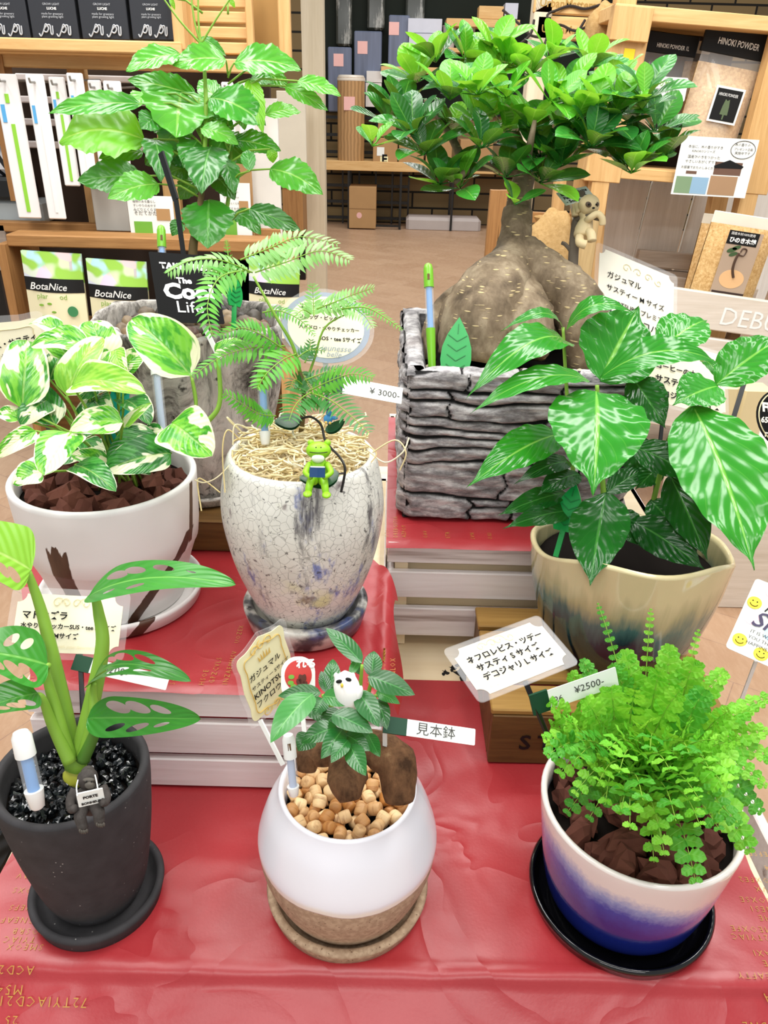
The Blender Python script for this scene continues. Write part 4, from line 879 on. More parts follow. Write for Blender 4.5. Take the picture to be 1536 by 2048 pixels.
for i, (x, y, d) in enumerate(TF):
    r = random.Random(i + 300); b = (1282 + r.uniform(-45, 55), 1585 + r.uniform(-20, 30), .70 + r.uniform(-.02, .02))
    lift = 70 if y > 1480 else 30; mx_, my_ = b[0] * .5 + x * .5, b[1] * .5 + y * .5 - lift
    pts = [b, (b[0] * .72 + x * .28, b[1] * .72 + y * .28 - lift * .8, b[2] * .72 + d * .28 - .012), (b[0] * .3 + x * .7, b[1] * .3 + y * .7 - lift * .75, b[2] * .3 + d * .7 - .01), (x, y, d)]
    L = math.hypot(x - b[0], y - b[1]) + lift; thin = i < 3
    frond(pt3, LFD if r.random() < .35 else LFN, pts, (20 if thin else r.uniform(38, 56)), max(6, int(L / (21 if not thin else 20))), .62, 1.3, .10, kind='fern', ratio=.80 if not thin else .8, tipw=.35, lobed=True, upn=.35, seed=i + 40, nmesh=(9, 4), rs=.0006)

# ------------------------------------------------------------------ bonsai (rear right)
g = G('ficus_bark', .7, .25); o_ = g.co(); n1 = g.noise(28, g.co(scale=(1, 1, .6)), 6, .65)
col = g.ramp(n1, [(.32, hx('#4f4232')), (.5, hx('#7d6c56')), (.7, hx('#a8987e'))]); 
dv = g.vor(120, g.co(scale=(.38, .38, 2.0), rot=(.0, .25, .0))); ds = g.math('MULTIPLY', g.math('SUBTRACT', 1, g.step(dv, .14, .26)), g.step(g.noise(22, detail=1), .42, .52))
col = g.mix(g.math('MULTIPLY', ds, .85), col, hx('#d6c08e')); BARK = g.done(col, g.math('ADD', n1, ds), .5, .0025)
D7 = 1.155
roots(pt7, BARK, [([(1035, 420, D7), (1030, 480, D7), (1020, 530, D7 - .01), (990, 590, D7 - .04), (960, 650, D7 - .05), (945, 720, D7 - .04)], (.022, .024, .034, .056, .060, .050)), ([(1040, 500, D7), (1090, 550, D7 - .01), (1145, 600, D7 - .02), (1170, 660, D7 - .03), (1180, 740, D7 - .02)], (.026, .036, .040, .038, .034)), ([(1000, 560, D7 + .02), (940, 575, D7 + .03), (890, 605, D7 + .02), (862, 660, D7), (858, 720, D7)], (.016, .014, .013, .013, .012)), ([(1020, 600, D7 - .02), (1050, 650, D7 - .06), (1040, 710, D7 - .06)], (.05, .042, .036)), ([(1030, 500, D7 + .03), (1060, 600, D7 + .08), (1090, 700, D7 + .08)], (.024, .04, .035))], 'root', 22, .05)
stem(pt7, BARK, [(1034, 450, D7), (1042, 380, D7), (1060, 320, D7)], .021, .014, 'trunk', 16)
BR = [[(1055, 350, D7), (990, 335, D7 - .01), (930, 332, D7 - .02), (870, 315, D7 - .02), (800, 270, D7 - .02)], [(1060, 330, D7), (1120, 300, D7), (1200, 300, D7), (1270, 325, D7), (1310, 300, D7)], [(1055, 340, D7), (1030, 260, D7 + .02), (980, 190, D7 + .02)], [(1060, 320, D7), (1100, 220, D7 + .02), (1160, 150, D7 + .03)], [(930, 332, D7 - .02), (900, 270, D7 - .02), (850, 200, D7 - .02)], [(1200, 300, D7), (1230, 240, D7), (1250, 180, D7)], [(1050, 345, D7), (1060, 290, D7 - .06), (1070, 240, D7 - .08)], [(935, 332, D7 - .02), (930, 345, D7 - .05), (910, 365, D7 - .07)]]
for b in BR: stem(pt7, BARK, b, .008, .0028, 'branch', 10)
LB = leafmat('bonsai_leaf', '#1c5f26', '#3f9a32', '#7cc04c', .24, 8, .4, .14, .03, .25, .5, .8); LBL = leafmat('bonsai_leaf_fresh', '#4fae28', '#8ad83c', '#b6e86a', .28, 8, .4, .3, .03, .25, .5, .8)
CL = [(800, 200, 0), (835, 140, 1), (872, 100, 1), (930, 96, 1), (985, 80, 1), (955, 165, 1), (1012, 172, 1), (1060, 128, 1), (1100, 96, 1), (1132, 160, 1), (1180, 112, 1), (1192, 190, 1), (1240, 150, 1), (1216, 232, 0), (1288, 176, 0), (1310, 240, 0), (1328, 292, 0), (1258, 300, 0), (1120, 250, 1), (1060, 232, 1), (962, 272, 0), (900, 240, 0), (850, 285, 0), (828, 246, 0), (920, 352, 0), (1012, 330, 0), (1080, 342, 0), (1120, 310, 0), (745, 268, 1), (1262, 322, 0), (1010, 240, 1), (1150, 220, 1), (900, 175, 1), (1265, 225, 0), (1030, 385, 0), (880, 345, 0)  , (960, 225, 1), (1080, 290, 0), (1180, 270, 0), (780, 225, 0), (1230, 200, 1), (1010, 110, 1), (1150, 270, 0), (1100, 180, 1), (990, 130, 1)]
LV = []
for i, (x, y, c) in enumerate(CL):
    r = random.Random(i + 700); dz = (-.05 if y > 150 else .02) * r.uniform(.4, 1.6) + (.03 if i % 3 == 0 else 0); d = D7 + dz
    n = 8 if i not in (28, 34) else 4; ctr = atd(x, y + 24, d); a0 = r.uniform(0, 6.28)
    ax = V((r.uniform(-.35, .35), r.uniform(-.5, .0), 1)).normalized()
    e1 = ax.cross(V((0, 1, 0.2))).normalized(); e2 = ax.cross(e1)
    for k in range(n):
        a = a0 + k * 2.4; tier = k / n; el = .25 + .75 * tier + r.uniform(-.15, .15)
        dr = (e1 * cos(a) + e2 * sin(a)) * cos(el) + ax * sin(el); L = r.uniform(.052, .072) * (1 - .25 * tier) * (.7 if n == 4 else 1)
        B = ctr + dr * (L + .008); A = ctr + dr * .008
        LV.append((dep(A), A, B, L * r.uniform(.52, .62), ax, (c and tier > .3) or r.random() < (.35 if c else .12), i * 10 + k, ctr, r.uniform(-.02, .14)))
LV.sort(key=lambda q: q[0])
def bleaf(m, q, mi): 
    leaf_into(m, q[1], q[2], q[3], q[4], 'obov', arch=q[8], fold=.18, ns=10, nt=4, seed=q[6], mi=mi); m.tube([q[7], q[1], q[1] + (q[2] - q[1]) * .2], [.0012, .001, .0004], 5, mi=mi)
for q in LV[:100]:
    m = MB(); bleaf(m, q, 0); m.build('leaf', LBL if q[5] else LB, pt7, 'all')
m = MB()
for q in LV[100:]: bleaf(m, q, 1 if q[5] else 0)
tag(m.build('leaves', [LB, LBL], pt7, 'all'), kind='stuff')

# ================================================================== LOOSE TOPPINGS
def proto(name, mat, builder, n):
    out = []
    for k in range(n):
        m = MB(); builder(m, random.Random(k + 11)); o = m.build(name, mat, None, 'all', origin=V((0, 0, 0))); out.append(o)
    return out
def scatter(protos, label, cat, group, spots, seed=1, smin=.9, smax=1.1, flatz=False):
    r = random.Random(seed)
    for i, (p, s) in enumerate(spots):
        o = protos[i] if i < len(protos) else protos[r.randrange(len(protos))].copy()
        if i >= len(protos): COL.objects.link(o)
        tag(o, label, cat, group); k = s * r.uniform(smin, smax); o.scale = (k, k, k); o.location = p
        o.rotation_euler = (r.uniform(-.5, .5) if flatz else r.uniform(0, 6), r.uniform(-.5, .5) if flatz else r.uniform(0, 6), r.uniform(0, 6.28))
def disc_spots(c, R, step, seed, zj=.0, avoid=(), dome=0.0, layers=1, dz=.006):
    r = random.Random(seed); out = []
    for ly in range(layers):
        pts = []
        for _ in range(9000):
            a = r.uniform(0, 6.2832); q = R * math.sqrt(r.random()); x, y = cos(a) * q, sin(a) * q
            if any((x - u) ** 2 + (y - w) ** 2 < step * step for u, w in pts): continue
            if any((c.x + x - ax_) ** 2 + (c.y + y - ay_) ** 2 < ar * ar for ax_, ay_, ar in avoid): continue
            pts.append((x, y))
        out += [(V((c.x + x, c.y + y, c.z + ly * dz + dome * (1 - (x * x + y * y) / (R * R)) + r.uniform(-zj, zj))), 1.0) for x, y in pts]
    return out
def bead(m, r):
    R, h = .0058, .0053 * r.uniform(.9, 1.15)
    m.lathe((0, 0, 0), [(.0002, -h), (R * .80, -h), (R * .95, -h * .8), (R, -h * .4), (R, h * .4), (R * .95, h * .8), (R * .80, h), (.0002, h)], 14)
g = G('bead_wood', .45, .35); v = g.co(scale=(60, 60, 420)); n1 = g.noise(1.5, v, 4, .6); rr = g.n('ObjectInfo', out='Random')
col = g.mix(rr, hx('#b07436'), hx('#f0d2a0')); col = g.mix(g.math('MULTIPLY', g.step(n1, .5, .7), .6), col, hx('#8f5426'))
BEADM = g.done(col, n1, .1, .0005)
pr = proto('wooden_bead', BEADM, bead, 3)
cb = P2 + V((0, 0, .1285))
rts = [(atd(700, 1565, .625).x, atd(700, 1565, .625).y, .013), (atd(790, 1570, .64).x, atd(790, 1570, .64).y, .015)]
scatter(pr, 'small rounded wooden bead covering the soil of the small ficus', 'bead', 'wooden beads in the white and sand pot', disc_spots(cb, .0540, .0106, 3, .0012, rts, .003, 2, .0062), 5, flatz=False)
def rock(sx, sy, sz, facets):
    def f(m, r):
        m.ball((0, 0, 0), (sx * r.uniform(.8, 1.2), sy * r.uniform(.8, 1.2), sz * r.uniform(.8, 1.2)), 9 if facets else 14, 6 if facets else 9, nz=.75 if facets else .25, seed=r.randrange(99))
    return f
def rockmat(name, cols, rough, spec=.4, scale=60):
    g = G(name, rough, spec); rr = g.n('ObjectInfo', out='Random'); n1 = g.noise(scale, detail=4)
    k = len(cols); col = g.ramp(rr, [(i / max(1, k - 1), hx(c)) for i, c in enumerate(cols)]); col = g.mix(g.math('MULTIPLY', n1, .5), col, hx('#' + ''.join('%02x' % min(255, int(int(cols[0][1 + 2 * j:3 + 2 * j], 16) * .6)) for j in range(3))))
    return g.done(col, n1, .4, .0015)
LAVA = rockmat('red_brown_lava', ['#5a342a', '#673c30', '#764738'], .85, .2)
def flatshade(objs):
    for o in objs: o.data.polygons.foreach_set('use_smooth', [False] * len(o.data.polygons))
pr = proto('lava_rock', LAVA, rock(.0205, .0165, .0130, True), 6); flatshade(pr)
scatter(pr, 'red-brown lava rock on the soil of the variegated pothos', 'rock', 'lava rocks in the white brushed pot', disc_spots(P5 + V((0, 0, .150)), .080, .0235, 9, .003), 6, .8, 1.15)
pr2 = [o.copy() for o in pr]
for o in pr2: COL.objects.link(o)
scatter(pr2, 'red-brown lava rock on the soil of the bright green fern', 'rock', 'lava rocks in the blue fading pot', disc_spots(P3 + V((0, 0, .117)), .070, .0225, 19, .003), 8, .75, 1.1)
BLKR = rockmat('shiny_black_gravel', ['#0b0c0d', '#141719', '#20262a'], .16, .7)
pr = proto('black_pebble', BLKR, rock(.0050, .0042, .0036, True), 5); flatshade(pr)
scatter(pr, 'shiny black pebble on the soil of the charcoal pot', 'pebble', 'black pebbles in the charcoal pot', disc_spots(P1 + V((0, 0, .1515)), .052, .0066, 23, .0008, [(atd(150, 1545, .668).x, atd(150, 1545, .668).y, .008)]), 9, .8, 1.2)
BEIGE = rockmat('beige_pebbles', ['#c8ad84', '#e3cfa8', '#efe2c4'], .7, .3)
pr = proto('beige_pebble', BEIGE, rock(.0085, .007, .006, False), 4)
sp = [(V((x, y, SZ0 + SH - .027)), 1) for x, y in [(SX0 + RIMW + .008 + i * .0165 + (j % 2) * .008, SY0 + RIMW + .008 + j * .0155) for i in range(16) for j in range(5)] if x < SX1 - RIMW - .006]
scatter(pr, 'beige pebble on the soil around the bonsai roots', 'pebble', 'beige pebbles in the stone trough', sp, 3, .8, 1.15)
RIV = rockmat('river_stones', ['#2b2a2a', '#7c6a52', '#a58a63', '#5c5148', '#b79c74', '#3b3a39', '#8f5b45'], .45, .4)
pr = proto('river_stone', RIV, rock(.014, .011, .009, False), 5)
scatter(pr, 'smooth river stone around the trunk in the grey marbled pot', 'stone', 'river stones in the marbled pot', disc_spots(P6 + V((0, 0, .219)), .100, .0185, 33, .003, [(P6.x + .002, P6.y + .015, .012)]), 12, .7, 1.25)

# ================================================================== LABELS AND TAGS
LAM = glassy('clear_laminate', (1, 1, 1, 1), .09, .12); CARDC = flat('cream_card', '#eee6c6', .4, .4); CARDY = flat('pale_yellow_card', '#f2edbd', .4, .4)
CARDG = flat('patterned_card', '#e9e2cf', .4, .4); TAGW = flat('white_tag', '#eef0ea', .5, .3); GREENC = flat('dark_green_clip', '#12402a', .5, .3); WHITEPL = flat('white_plastic', '#eeeeea', .3, .5)
BLUEGR = flat('blue_grey_print', '#8b97a8', .5); ORNG = flat('ornament_gold', '#d8b45a', .5); ORNP = flat('ornament_pale', '#dccfa4', .5); BLKCARD = flat('blackboard_card', '#0c0c0c', .8, .15); CHALK = flat('chalk_white', '#f2f2f0', .7, .1)
def quad(TL, TR, BL, d, sgn=1):
    """card frame from three pixel corners; the depths are chosen so the corner is square"""
    ax, ay, bx, by = TR[0] - TL[0], TR[1] - TL[1], BL[0] - TL[0], BL[1] - TL[1]; dot = ax * bx + ay * by; e = math.sqrt(abs(dot)) * d / F
    e1, e2 = (e, -e) if dot > 0 else (e, e)
    O = atd(TL[0], TL[1], d); X = atd(TR[0], TR[1], d + e1 * sgn) - O; Y = O - atd(BL[0], BL[1], d + e2 * sgn)
    M4 = frame(O, X, Y); 
    if M4.col[2].xyz.dot(EYE - O) < 0: print('card faces away', TL)
    return M4, X.length, Y.length
def quadv(TL, TR, BL, y):
    O, X = aty(TL[0], TL[1], y), aty(TR[0], TR[1], y); Y = O - aty(BL[0], BL[1], y); X = X - O
    return frame(O, X, Y), X.length, Y.length
QUAD = quad
def rrect(w, h, r, n=5, x0=0, y0=0):
    o = []
    for cx, cy, a in ((w - r, -r, 0), (r, -r, 1), (r, -h + r, 2), (w - r, -h + r, 3)):
        for i in range(n + 1): t = (a + i / n) * pi / 2; o.append((x0 + cx + cos(t) * r, y0 + cy + sin(t) * r))
    return o
def ticket(w, h, r, n=6, x0=0, y0=0):
    o = []
    for cx, cy, a in ((w, 0, 3), (0, 0, 0), (0, -h, 1), (w, -h, 2)):
        for i in range(n + 1): t = {3: 1.5 * pi - i / n * pi / 2, 0: 2 * pi - i / n * pi / 2, 1: pi / 2 - i / n * pi / 2, 2: pi - i / n * pi / 2}[a]; o.append((x0 + cx + cos(t) * r, y0 + cy + sin(t) * r))
    return o
def label(name, lab, cat, TL, TR, BL, d, outline, mat, lam=None, stake=None, smat=None, sw=.004, sgn=1):
    M4, w, h = QUAD(TL, TR, BL, d) if QUAD is not quad else quad(TL, TR, BL, d, sgn); t = thing(name, lab, cat, M4 @ V((w / 2, -h, 0)))
    m = MB(); m.poly(outline(w, h), M4, .0006); m.build('card', mat, t, False)
    if lam:
        m = MB(); m.poly(lam(w, h), M4 @ Matrix.Translation((0, 0, .0003)), .0012); m.build('laminate_sleeve', LAM, t, False)
    if stake:
        m = MB(); a, b = atd(*stake[0]), atd(*stake[1]); m.bar(a, b, sw, .0016, up=V((0, 1, .2))); m.build('stake', smat or WHITEPL, t, False)
    return t, M4, w, h
def swirl(t, M4, pts, mat, r=.0005):
    m = MB()
    for x, y, s, a0, dr in pts:
        P = [M4 @ V((x + cos(a0 + dr * k * .5) * s * (1 - k / 16), y + sin(a0 + dr * k * .5) * s * (1 - k / 16), .0009)) for k in range(15)]
        m.tube(P, r, 4)
    m.build('ornament', mat, t)
lm = lambda k=.006: (lambda w, h: rrect(w + 2 * k, h + 2 * k, k, 4, -k, k))
# everfresh oval
def oval(k): return lambda w, h: [(w / 2 + cos(2 * pi * i / 40) * w / 2 * k, -h / 2 + sin(2 * pi * i / 40) * h / 2 * k) for i in range(40)]
t, M4, w, h = label('plant_label', 'oval cream label with blue-grey border behind the feathery tree', 'label', (562, 575), (742, 590), (556, 722), .87, oval(.97), BLUEGR, oval(1.07), ((651, 722, .872), (655, 815, .872)), sw=.006)
m = MB(); m.poly(oval(.84)(w, h), M4 @ Matrix.Translation((0, 0, .0004)), .0006); m.build('cream_centre', CARDC, t, False)
for i, (s, x, y, z) in enumerate((('エバーフレッシュ', .2, -.26, .0135), ('フロッグ・ピック', .2, -.40, .012), ('ハイドロ・水やりチェッカー', .2, -.54, .0105), ('SOS・tee Sサイズ', .42, -.68, .011))): text(s, M4, x * w, y * h, z, INK, t, bold=.025, width=w * (.55, .42, .66, .47)[i], lift=.0010)
text('jeunesse', M4, w * .44, -h * .82, .010, BLUEGR, t, shear=.3, lift=.0010); text('belle', M4, w * .50, -h * .90, .009, BLUEGR, t, shear=.3, lift=.0010)
t, M4, w, h = label('price_tag', 'white paper price tag reading 3000 yen behind the feathery tree', 'price tag', (676, 752), (806, 776), (672, 784), .86, lambda w, h: rrect(w, h, .001), TAGW)
text('¥ 3000-', M4, w * .50, -h * .72, .0105, PEN, t, width=w * .46)
m = MB(); m.box(M4 @ V((-.005, -h / 2, 0)), (.024, .0022, h * 1.05), M4.to_3x3() @ Matrix.Rotation(pi / 2, 3, 'X')); m.build('green_clip', GREENC, t, False)
m = MB(); m.bar(M4 @ V((-.012, -h / 2, -.002)), P4 + V((.03, .02, .21)), .003, .0016); m.build('stake', BLACKP, t, False)
# ficus label (fancy)
def fancy(k=0.0):
    def f(w, h):
        o = []
        for i in range(64):
            a = 2 * pi * i / 64; c, s = cos(a), sin(a); p = .30
            x = (abs(c) ** p) * (1 if c > 0 else -1); y = (abs(s) ** p) * (1 if s > 0 else -1)
            x *= .94 + .07 * cos(4 * y) ** 2 * 1; y *= .90 + .14 * cos(2.6 * x) ** 2
            o.append((w / 2 + x * (w / 2 + k), -h / 2 + y * (h / 2 + k)))
        return o
    return f
t, M4, w, h = label('plant_label', 'pale yellow scalloped label with gold scrollwork left of the small ficus', 'label', (468, 1318), (562, 1238), (502, 1462), .655, fancy(0), CARDY, fancy(.005), ((520, 1440, .66), (566, 1530, .655)))
m = MB(); fr = fancy(-.0065)(w, h); m.tube([M4 @ V((x, y, .0009)) for x, y in fr + fr[:1]], .00055, 4); m.build('gold_border', ORNG, t)
swirl(t, M4, [(w * .35, -h * .10, .006, 0, 1), (w * .65, -h * .10, .006, pi, -1), (w * .30, -h * .93, .006, 0, -1), (w * .7, -h * .93, .006, pi, 1), (w * .5, -h * .08, .005, pi / 2, 1), (w * .5, -h * .93, .005, -pi / 2, 1)], ORNG)
m = MB()
for k in range(5): m.poly([(w * (.40 + k * .05) , -h * .27), (w * (.44 + k * .05), -h * .27), (w * (.415 + k * .05 + (k - 2) * .012), -h * (.20 - .012 * (2 - abs(k - 2))))], M4 @ Matrix.Translation((0, 0, .0009)), .0004)
m.build('crown_print', ORNG, t, False)
for i, (s, k) in enumerate((('ガジュマル', .66), ('サスティー Sサイズ', .80), ('KINOTSUBU', .80), ('フクロウ', .52))): text(s, M4, w * .13, -h * (.42 + i * .125), .011, INK, t, bold=.015, width=w * k, lift=.0012)
# red round tag
t, M4, w, h = label('plant_tag', 'small white tag with a red round print behind the small ficus', 'tag', (562, 1314), (630, 1312), (566, 1404), .69, lambda w, h: rrect(w, h, w * .46, 8), TAGW, None, ((602, 1400, .69), (612, 1490, .68)))
REDP = flat('red_print', '#c8352f', .5); BRN = flat('brown_print', '#5a2a1c', .5); GRP = flat('green_print', '#6fae3a', .5)
m = MB(); m.poly([(w / 2 + cos(a) * w * .40, -h * .42 + sin(a) * w * .44) for a in [i * pi / 16 for i in range(32)]], M4 @ Matrix.Translation((0, 0, .0004)), .0004); m.build('red_disc', REDP, t, False)
text('れる', M4, w * .44, -h * .24, .009, TAGW, t, bold=.04, lift=.0010)
m = MB()
for x, y, s in ((.62, -.5, .2), (.52, -.56, .13), (.70, -.62, .12)): m.poly([(w * (x + s * .6 * cos(a)), h * (y + s * .6 * sin(a) * (1 + .3 * sin(3 * a)))) for a in [i * pi / 10 for i in range(20)]], M4 @ Matrix.Translation((0, 0, .0009)), .0003)
m.build('figure_print', BRN, t, False)
m = MB()
for x, y in ((.30, -.45), (.28, -.58), (.36, -.66)): m.poly([(w * (x + .09 * cos(a)), h * (y + .05 * sin(a))) for a in [i * pi / 8 for i in range(16)]], M4 @ Matrix.Translation((0, 0, .0009)), .0003)
m.build('leaf_print', GRP, t, False)
# sample-pot tag
t, M4, w, h = label('price_tag', 'long white tag with dark green clip and three handwritten characters right of the small ficus', 'tag', (814, 1438), (951, 1458), (811, 1471), .62, lambda w, h: rrect(w, h, .001), TAGW)
text('見本鉢', M4, w * .14, -h * .78, .0115, PEN, t, width=w * .56)
m = MB(); m.box(M4 @ V((-.009, -h * .5, -.001)), (.019, h * 1.02, .0022), M4.to_3x3()); m.build('green_clip', GREENC, t, False)
m = MB(); m.bar(M4 @ V((-.017, -h * .5, -.003)), atd(770, 1530, .645), .0035, .0018); m.build('stake', WHITEPL, t, False)
# fern label and price
t, M4, w, h = label('plant_label', 'tilted cream ticket label with bold writing left of the fern', 'label', (900, 1304), (1074, 1240), (968, 1392), .665, lambda w, h: ticket(w, h, .008), CARDG, lm(.005), ((1050, 1362, .668), (1120, 1530, .67)), BLACKP, .0045)
for i, (s, k, x) in enumerate((('ネフロレピス・ツデー', .84, .08), ('サスティ S サイズ', .70, .12), ('デコジャリ L サイズ', .78, .12))): text(s, M4, w * x, -h * (.36 + i * .2), .011, INK, t, bold=.035, width=w * k, lift=.0014)
text('the grand mere, aime l\'amour, a aider tous', M4, w * .12, -h * .92, .005, flat('salmon_print', '#d9a184', .5), t, shear=.3, width=w * .76, lift=.0014)
swirl(t, M4, [(w * .3, -h * .13, .005, 0, 1), (w * .5, -h * .12, .006, 0, 1), (w * .42, -h * .13, .005, pi, -1), (w * .62, -h * .13, .005, pi, 1)], ORNP, .0004)
t, M4, w, h = label('price_tag', 'tilted white paper tag reading 2500 yen with dark green clip by the fern', 'price tag', (1092, 1382), (1231, 1334), (1103, 1418), .645, lambda w, h: rrect(w, h, .001), TAGW)
text('¥2500-', M4, w * .38, -h * .62, .010, PEN, t, width=w * .42); text('26', M4, w * .08, -h * .72, .008, PEN, t)
m = MB(); m.box(M4 @ V((-.007, -h * .5, -.001)), (.016, h * 1.08, .0022), M4.to_3x3()); m.build('green_clip', GREENC, t, False)
m = MB(); m.bar(M4 @ V((-.012, -h * .6, -.002)), atd(1128, 1545, .66), .0035, .0018); m.build('stake', BLACKP, t, False)
# monstera label and tag
t, M4, w, h = label('plant_label', 'cream ticket label with three written lines behind the monstera stalks', 'label', (38, 1186), (248, 1196), (36, 1302), .715, lambda w, h: ticket(w, h, .008), CARDC, lm(.006), ((160, 1300, .716), (168, 1480, .69)), BLACKP, .0045)
for i, (s, k, x) in enumerate((('マドカズラ', .42, .06), ('水やりチェッカーSUS・tee Sサイズ', .90, .06), ('デコジャリ Mサイズ', .55, .06))): text(s, M4, w * x, -h * (.42 + i * .165), .0125, INK, t, bold=.03, width=w * k, lift=.0014)
text('with your favorite someone', M4, w * .42, -h * .92, .005, ORNP, t, shear=.3, width=w * .5, lift=.0014)
swirl(t, M4, [(w * .38, -h * .14, .006, 0, 1), (w * .46, -h * .14, .005, pi, -1), (w * .56, -h * .14, .005, 0, 1), (w * .64, -h * .14, .006, pi, -1)], ORNP, .0004)
t, M4, w, h = label('price_tag', 'white paper tag with dark green clip behind the lower monstera leaves', 'price tag', (182, 1316), (340, 1352), (176, 1345), .70, lambda w, h: rrect(w, h, .001), TAGW)
text('¥3200-', M4, w * .12, -h * .70, .0095, PEN, t)
m = MB(); m.box(M4 @ V((-.006, -h * .5, -.001)), (.016, h * 1.08, .0022), M4.to_3x3()); m.build('green_clip', GREENC, t, False)
m = MB(); m.bar(M4 @ V((-.008, -h * .6, -.002)), atd(176, 1500, .68), .0035, .0018); m.build('stake', BLACKP, t, False)
# bonsai label
t, M4, w, h = label('plant_label', 'large tilted cream ticket label in the stone trough right of the bonsai roots', 'label', (1200, 494), (1348, 556), (1166, 640), 1.16, lambda w, h: ticket(w, h, .010), CARDG, lm(.007), ((1215, 640, 1.16), (1200, 760, 1.16)), WHITEPL, .006)
for i, (s, k, x) in enumerate((('ガジュマル', .44, .10), ('サスティー M サイズ', .76, .10), ('KINOTSUBU プレミアム', .82, .10), ('カモメノ コバ', .66, .12))): text(s, M4, w * x, -h * (.34 + i * .16), .0135, INK, t, bold=.012, width=w * k, lift=.0014)
swirl(t, M4, [(w * .35, -h * .14, .009, 0, 1), (w * .50, -h * .14, .008, pi, -1), (w * .64, -h * .15, .008, 0, 1), (w * .78, -h * .16, .007, pi, 1)], ORNP, .0005)
# coffee label (behind)
t, M4, w, h = label('plant_label', 'cream ticket label half hidden behind the upper coffee leaves', 'label', (1290, 668), (1448, 712), (1270, 790), .99, lambda w, h: ticket(w, h, .009), CARDC, lm(.005), ((1330, 790, .985), (1310, 985, .93)), BLACKP, .005)
for i, (s, k, x) in enumerate((('コーヒーの木', .5, .12), ('サスティ S 水やり', .74, .12), ('デコジャリ Mサイズ', .80, .12))): text(s, M4, w * x, -h * (.48 + i * .21), .0135, INK, t, bold=.03, width=w * k, lift=.0014)
# pothos label (far left)
t, M4, w, h = label('plant_label', 'cream scalloped label at the left edge behind the variegated pothos', 'label', (-90, 668), (72, 628), (-70, 770), .93, fancy(0), CARDC, fancy(.008), ((30, 740, .93), (120, 900, .87)), BLACKP, .005)
for i, (s, k, x) in enumerate((('ポトス・サスティ', .70, .2), ('デコジャリ Lサイズ', .78, .14))): text(s, M4, w * x, -h * (.46 + i * .22), .0145, INK, t, bold=.03, width=w * k, lift=.0014)
m = MB(); fr = fancy(-.009)(w, h); m.tube([M4 @ V((x, y, .0009)) for x, y in fr + fr[:1]], .0006, 4); m.build('gold_border', ORNP, t)
# blackboard sign in the marbled pot
t, M4, w, h = label('plant_sign', 'square black sign with white brush lettering stuck in the marbled pot', 'sign', (297, 503), (424, 512), (311, 643), .93, lambda w, h: rrect(w, h, .002), BLKCARD, None, ((402, 640, .93), (440, 718, .925)), WHITEPL, .006)
text('TAKE THIS', M4, w * .14, -h * .235, .0115, CHALK, t, bold=.05, width=w * .74); text('The', M4, w * .36, -h * .44, .0165, CHALK, t, bold=.05, width=w * .24); text('Cool', M4, w * .13, -h * .66, .034, CHALK, t, bold=.045, width=w * .78); text('Life', M4, w * .28, -h * .86, .0185, CHALK, t, width=w * .40)
t = thing('plant_stick', 'narrow black stick leaning in the tall toothed-leaf plant', 'stick', atd(374, 560, .97))
m = MB(); m.bar(atd(322, 305, .955), atd(352, 400, .96), .009, .003, up=V((.6, 1, 0))); m.build('blade', BLACKP, t, False)
m = MB(); m.bar(atd(352, 400, .96), atd(374, 560, .97), .006, .003, up=V((.6, 1, 0))); m.build('shaft', BLACKP, t, False)
# round black sign and smile card at the right edge
t, M4, w, h = label('plant_sign', 'round black sign with cream lettering cut by the right edge', 'sign', (1508, 770), (1630, 786), (1500, 894), 1.02, oval(1.0), BLKCARD, None, ((1566, 880, 1.02), (1572, 1900, 1.16)), BLACKP, .006)
m = MB(); o = oval(.93)(w, h); m.tube([M4 @ V((x, y, .0009)) for x, y in o + o[:1]], .0008, 4); m.build('cream_ring', ORNP, t)
CRM = flat('cream_print', '#f1e9d4', .5)
text('FROM', M4, w * .10, -h * .40, .017, CRM, t, bold=.05); text('65 BOTANY', M4, w * .06, -h * .58, .011, CRM, t, bold=.03, shear=.2); text('re. jardin', M4, w * .10, -h * .80, .013, CRM, t, bold=.02, shear=.1)
t = thing('plant_stick', 'slim black stick leaning behind the right-hand coffee leaves', 'stick', atd(1455, 900, 1.04))
m = MB(); m.bar(atd(1490, 760, 1.0), atd(1446, 905, .97), .006, .003); m.bar(atd(1446, 905, .97), P8 + V((.085, .02, .12)), .006, .003); m.build('shaft', BLACKP, t, False)
t, M4, w, h = label('greeting_card', 'white card with yellow smiley faces on a stick at the right edge', 'card', (1512, 1156), (1650, 1212), (1438, 1288), .83, lambda w, h: rrect(w, h, .004), TAGW, None, ((1512, 1322, .835), (1462, 1455, .90)), WHITEPL, .004, -1)
YEL = flat('smiley_yellow', '#f2d61f', .5); PINKP = flat('pink_print', '#f0c9d6', .5); SKY = flat('sky_print', '#b9d8ee', .5)
def spot(m, x, y, r, z): m.poly([(x + cos(a) * r, y + sin(a) * r) for a in [i * pi / 14 for i in range(28)]], M4 @ Matrix.Translation((0, 0, z)), .0003)
u = w / 7
for mt, ps in ((PINKP, ((.30, -.1), (.17, -.52), (.75, -.75))), (SKY, ((.5, -.62), (.8, -.35)))):
    m = MB(); [spot(m, w * x, h * y, u * .75, .0004) for x, y in ps]; m.build('dot_print', mt, t, False)
SM_ = ((.12, -.32), (.14, -.84), (.47, -.90), (.55, -.12), (.82, -.9))
for x, y in SM_: m = MB(); spot(m, w * x, h * y, u * .72, .0007); m.build('smiley_print', YEL, t, False)
m = MB()
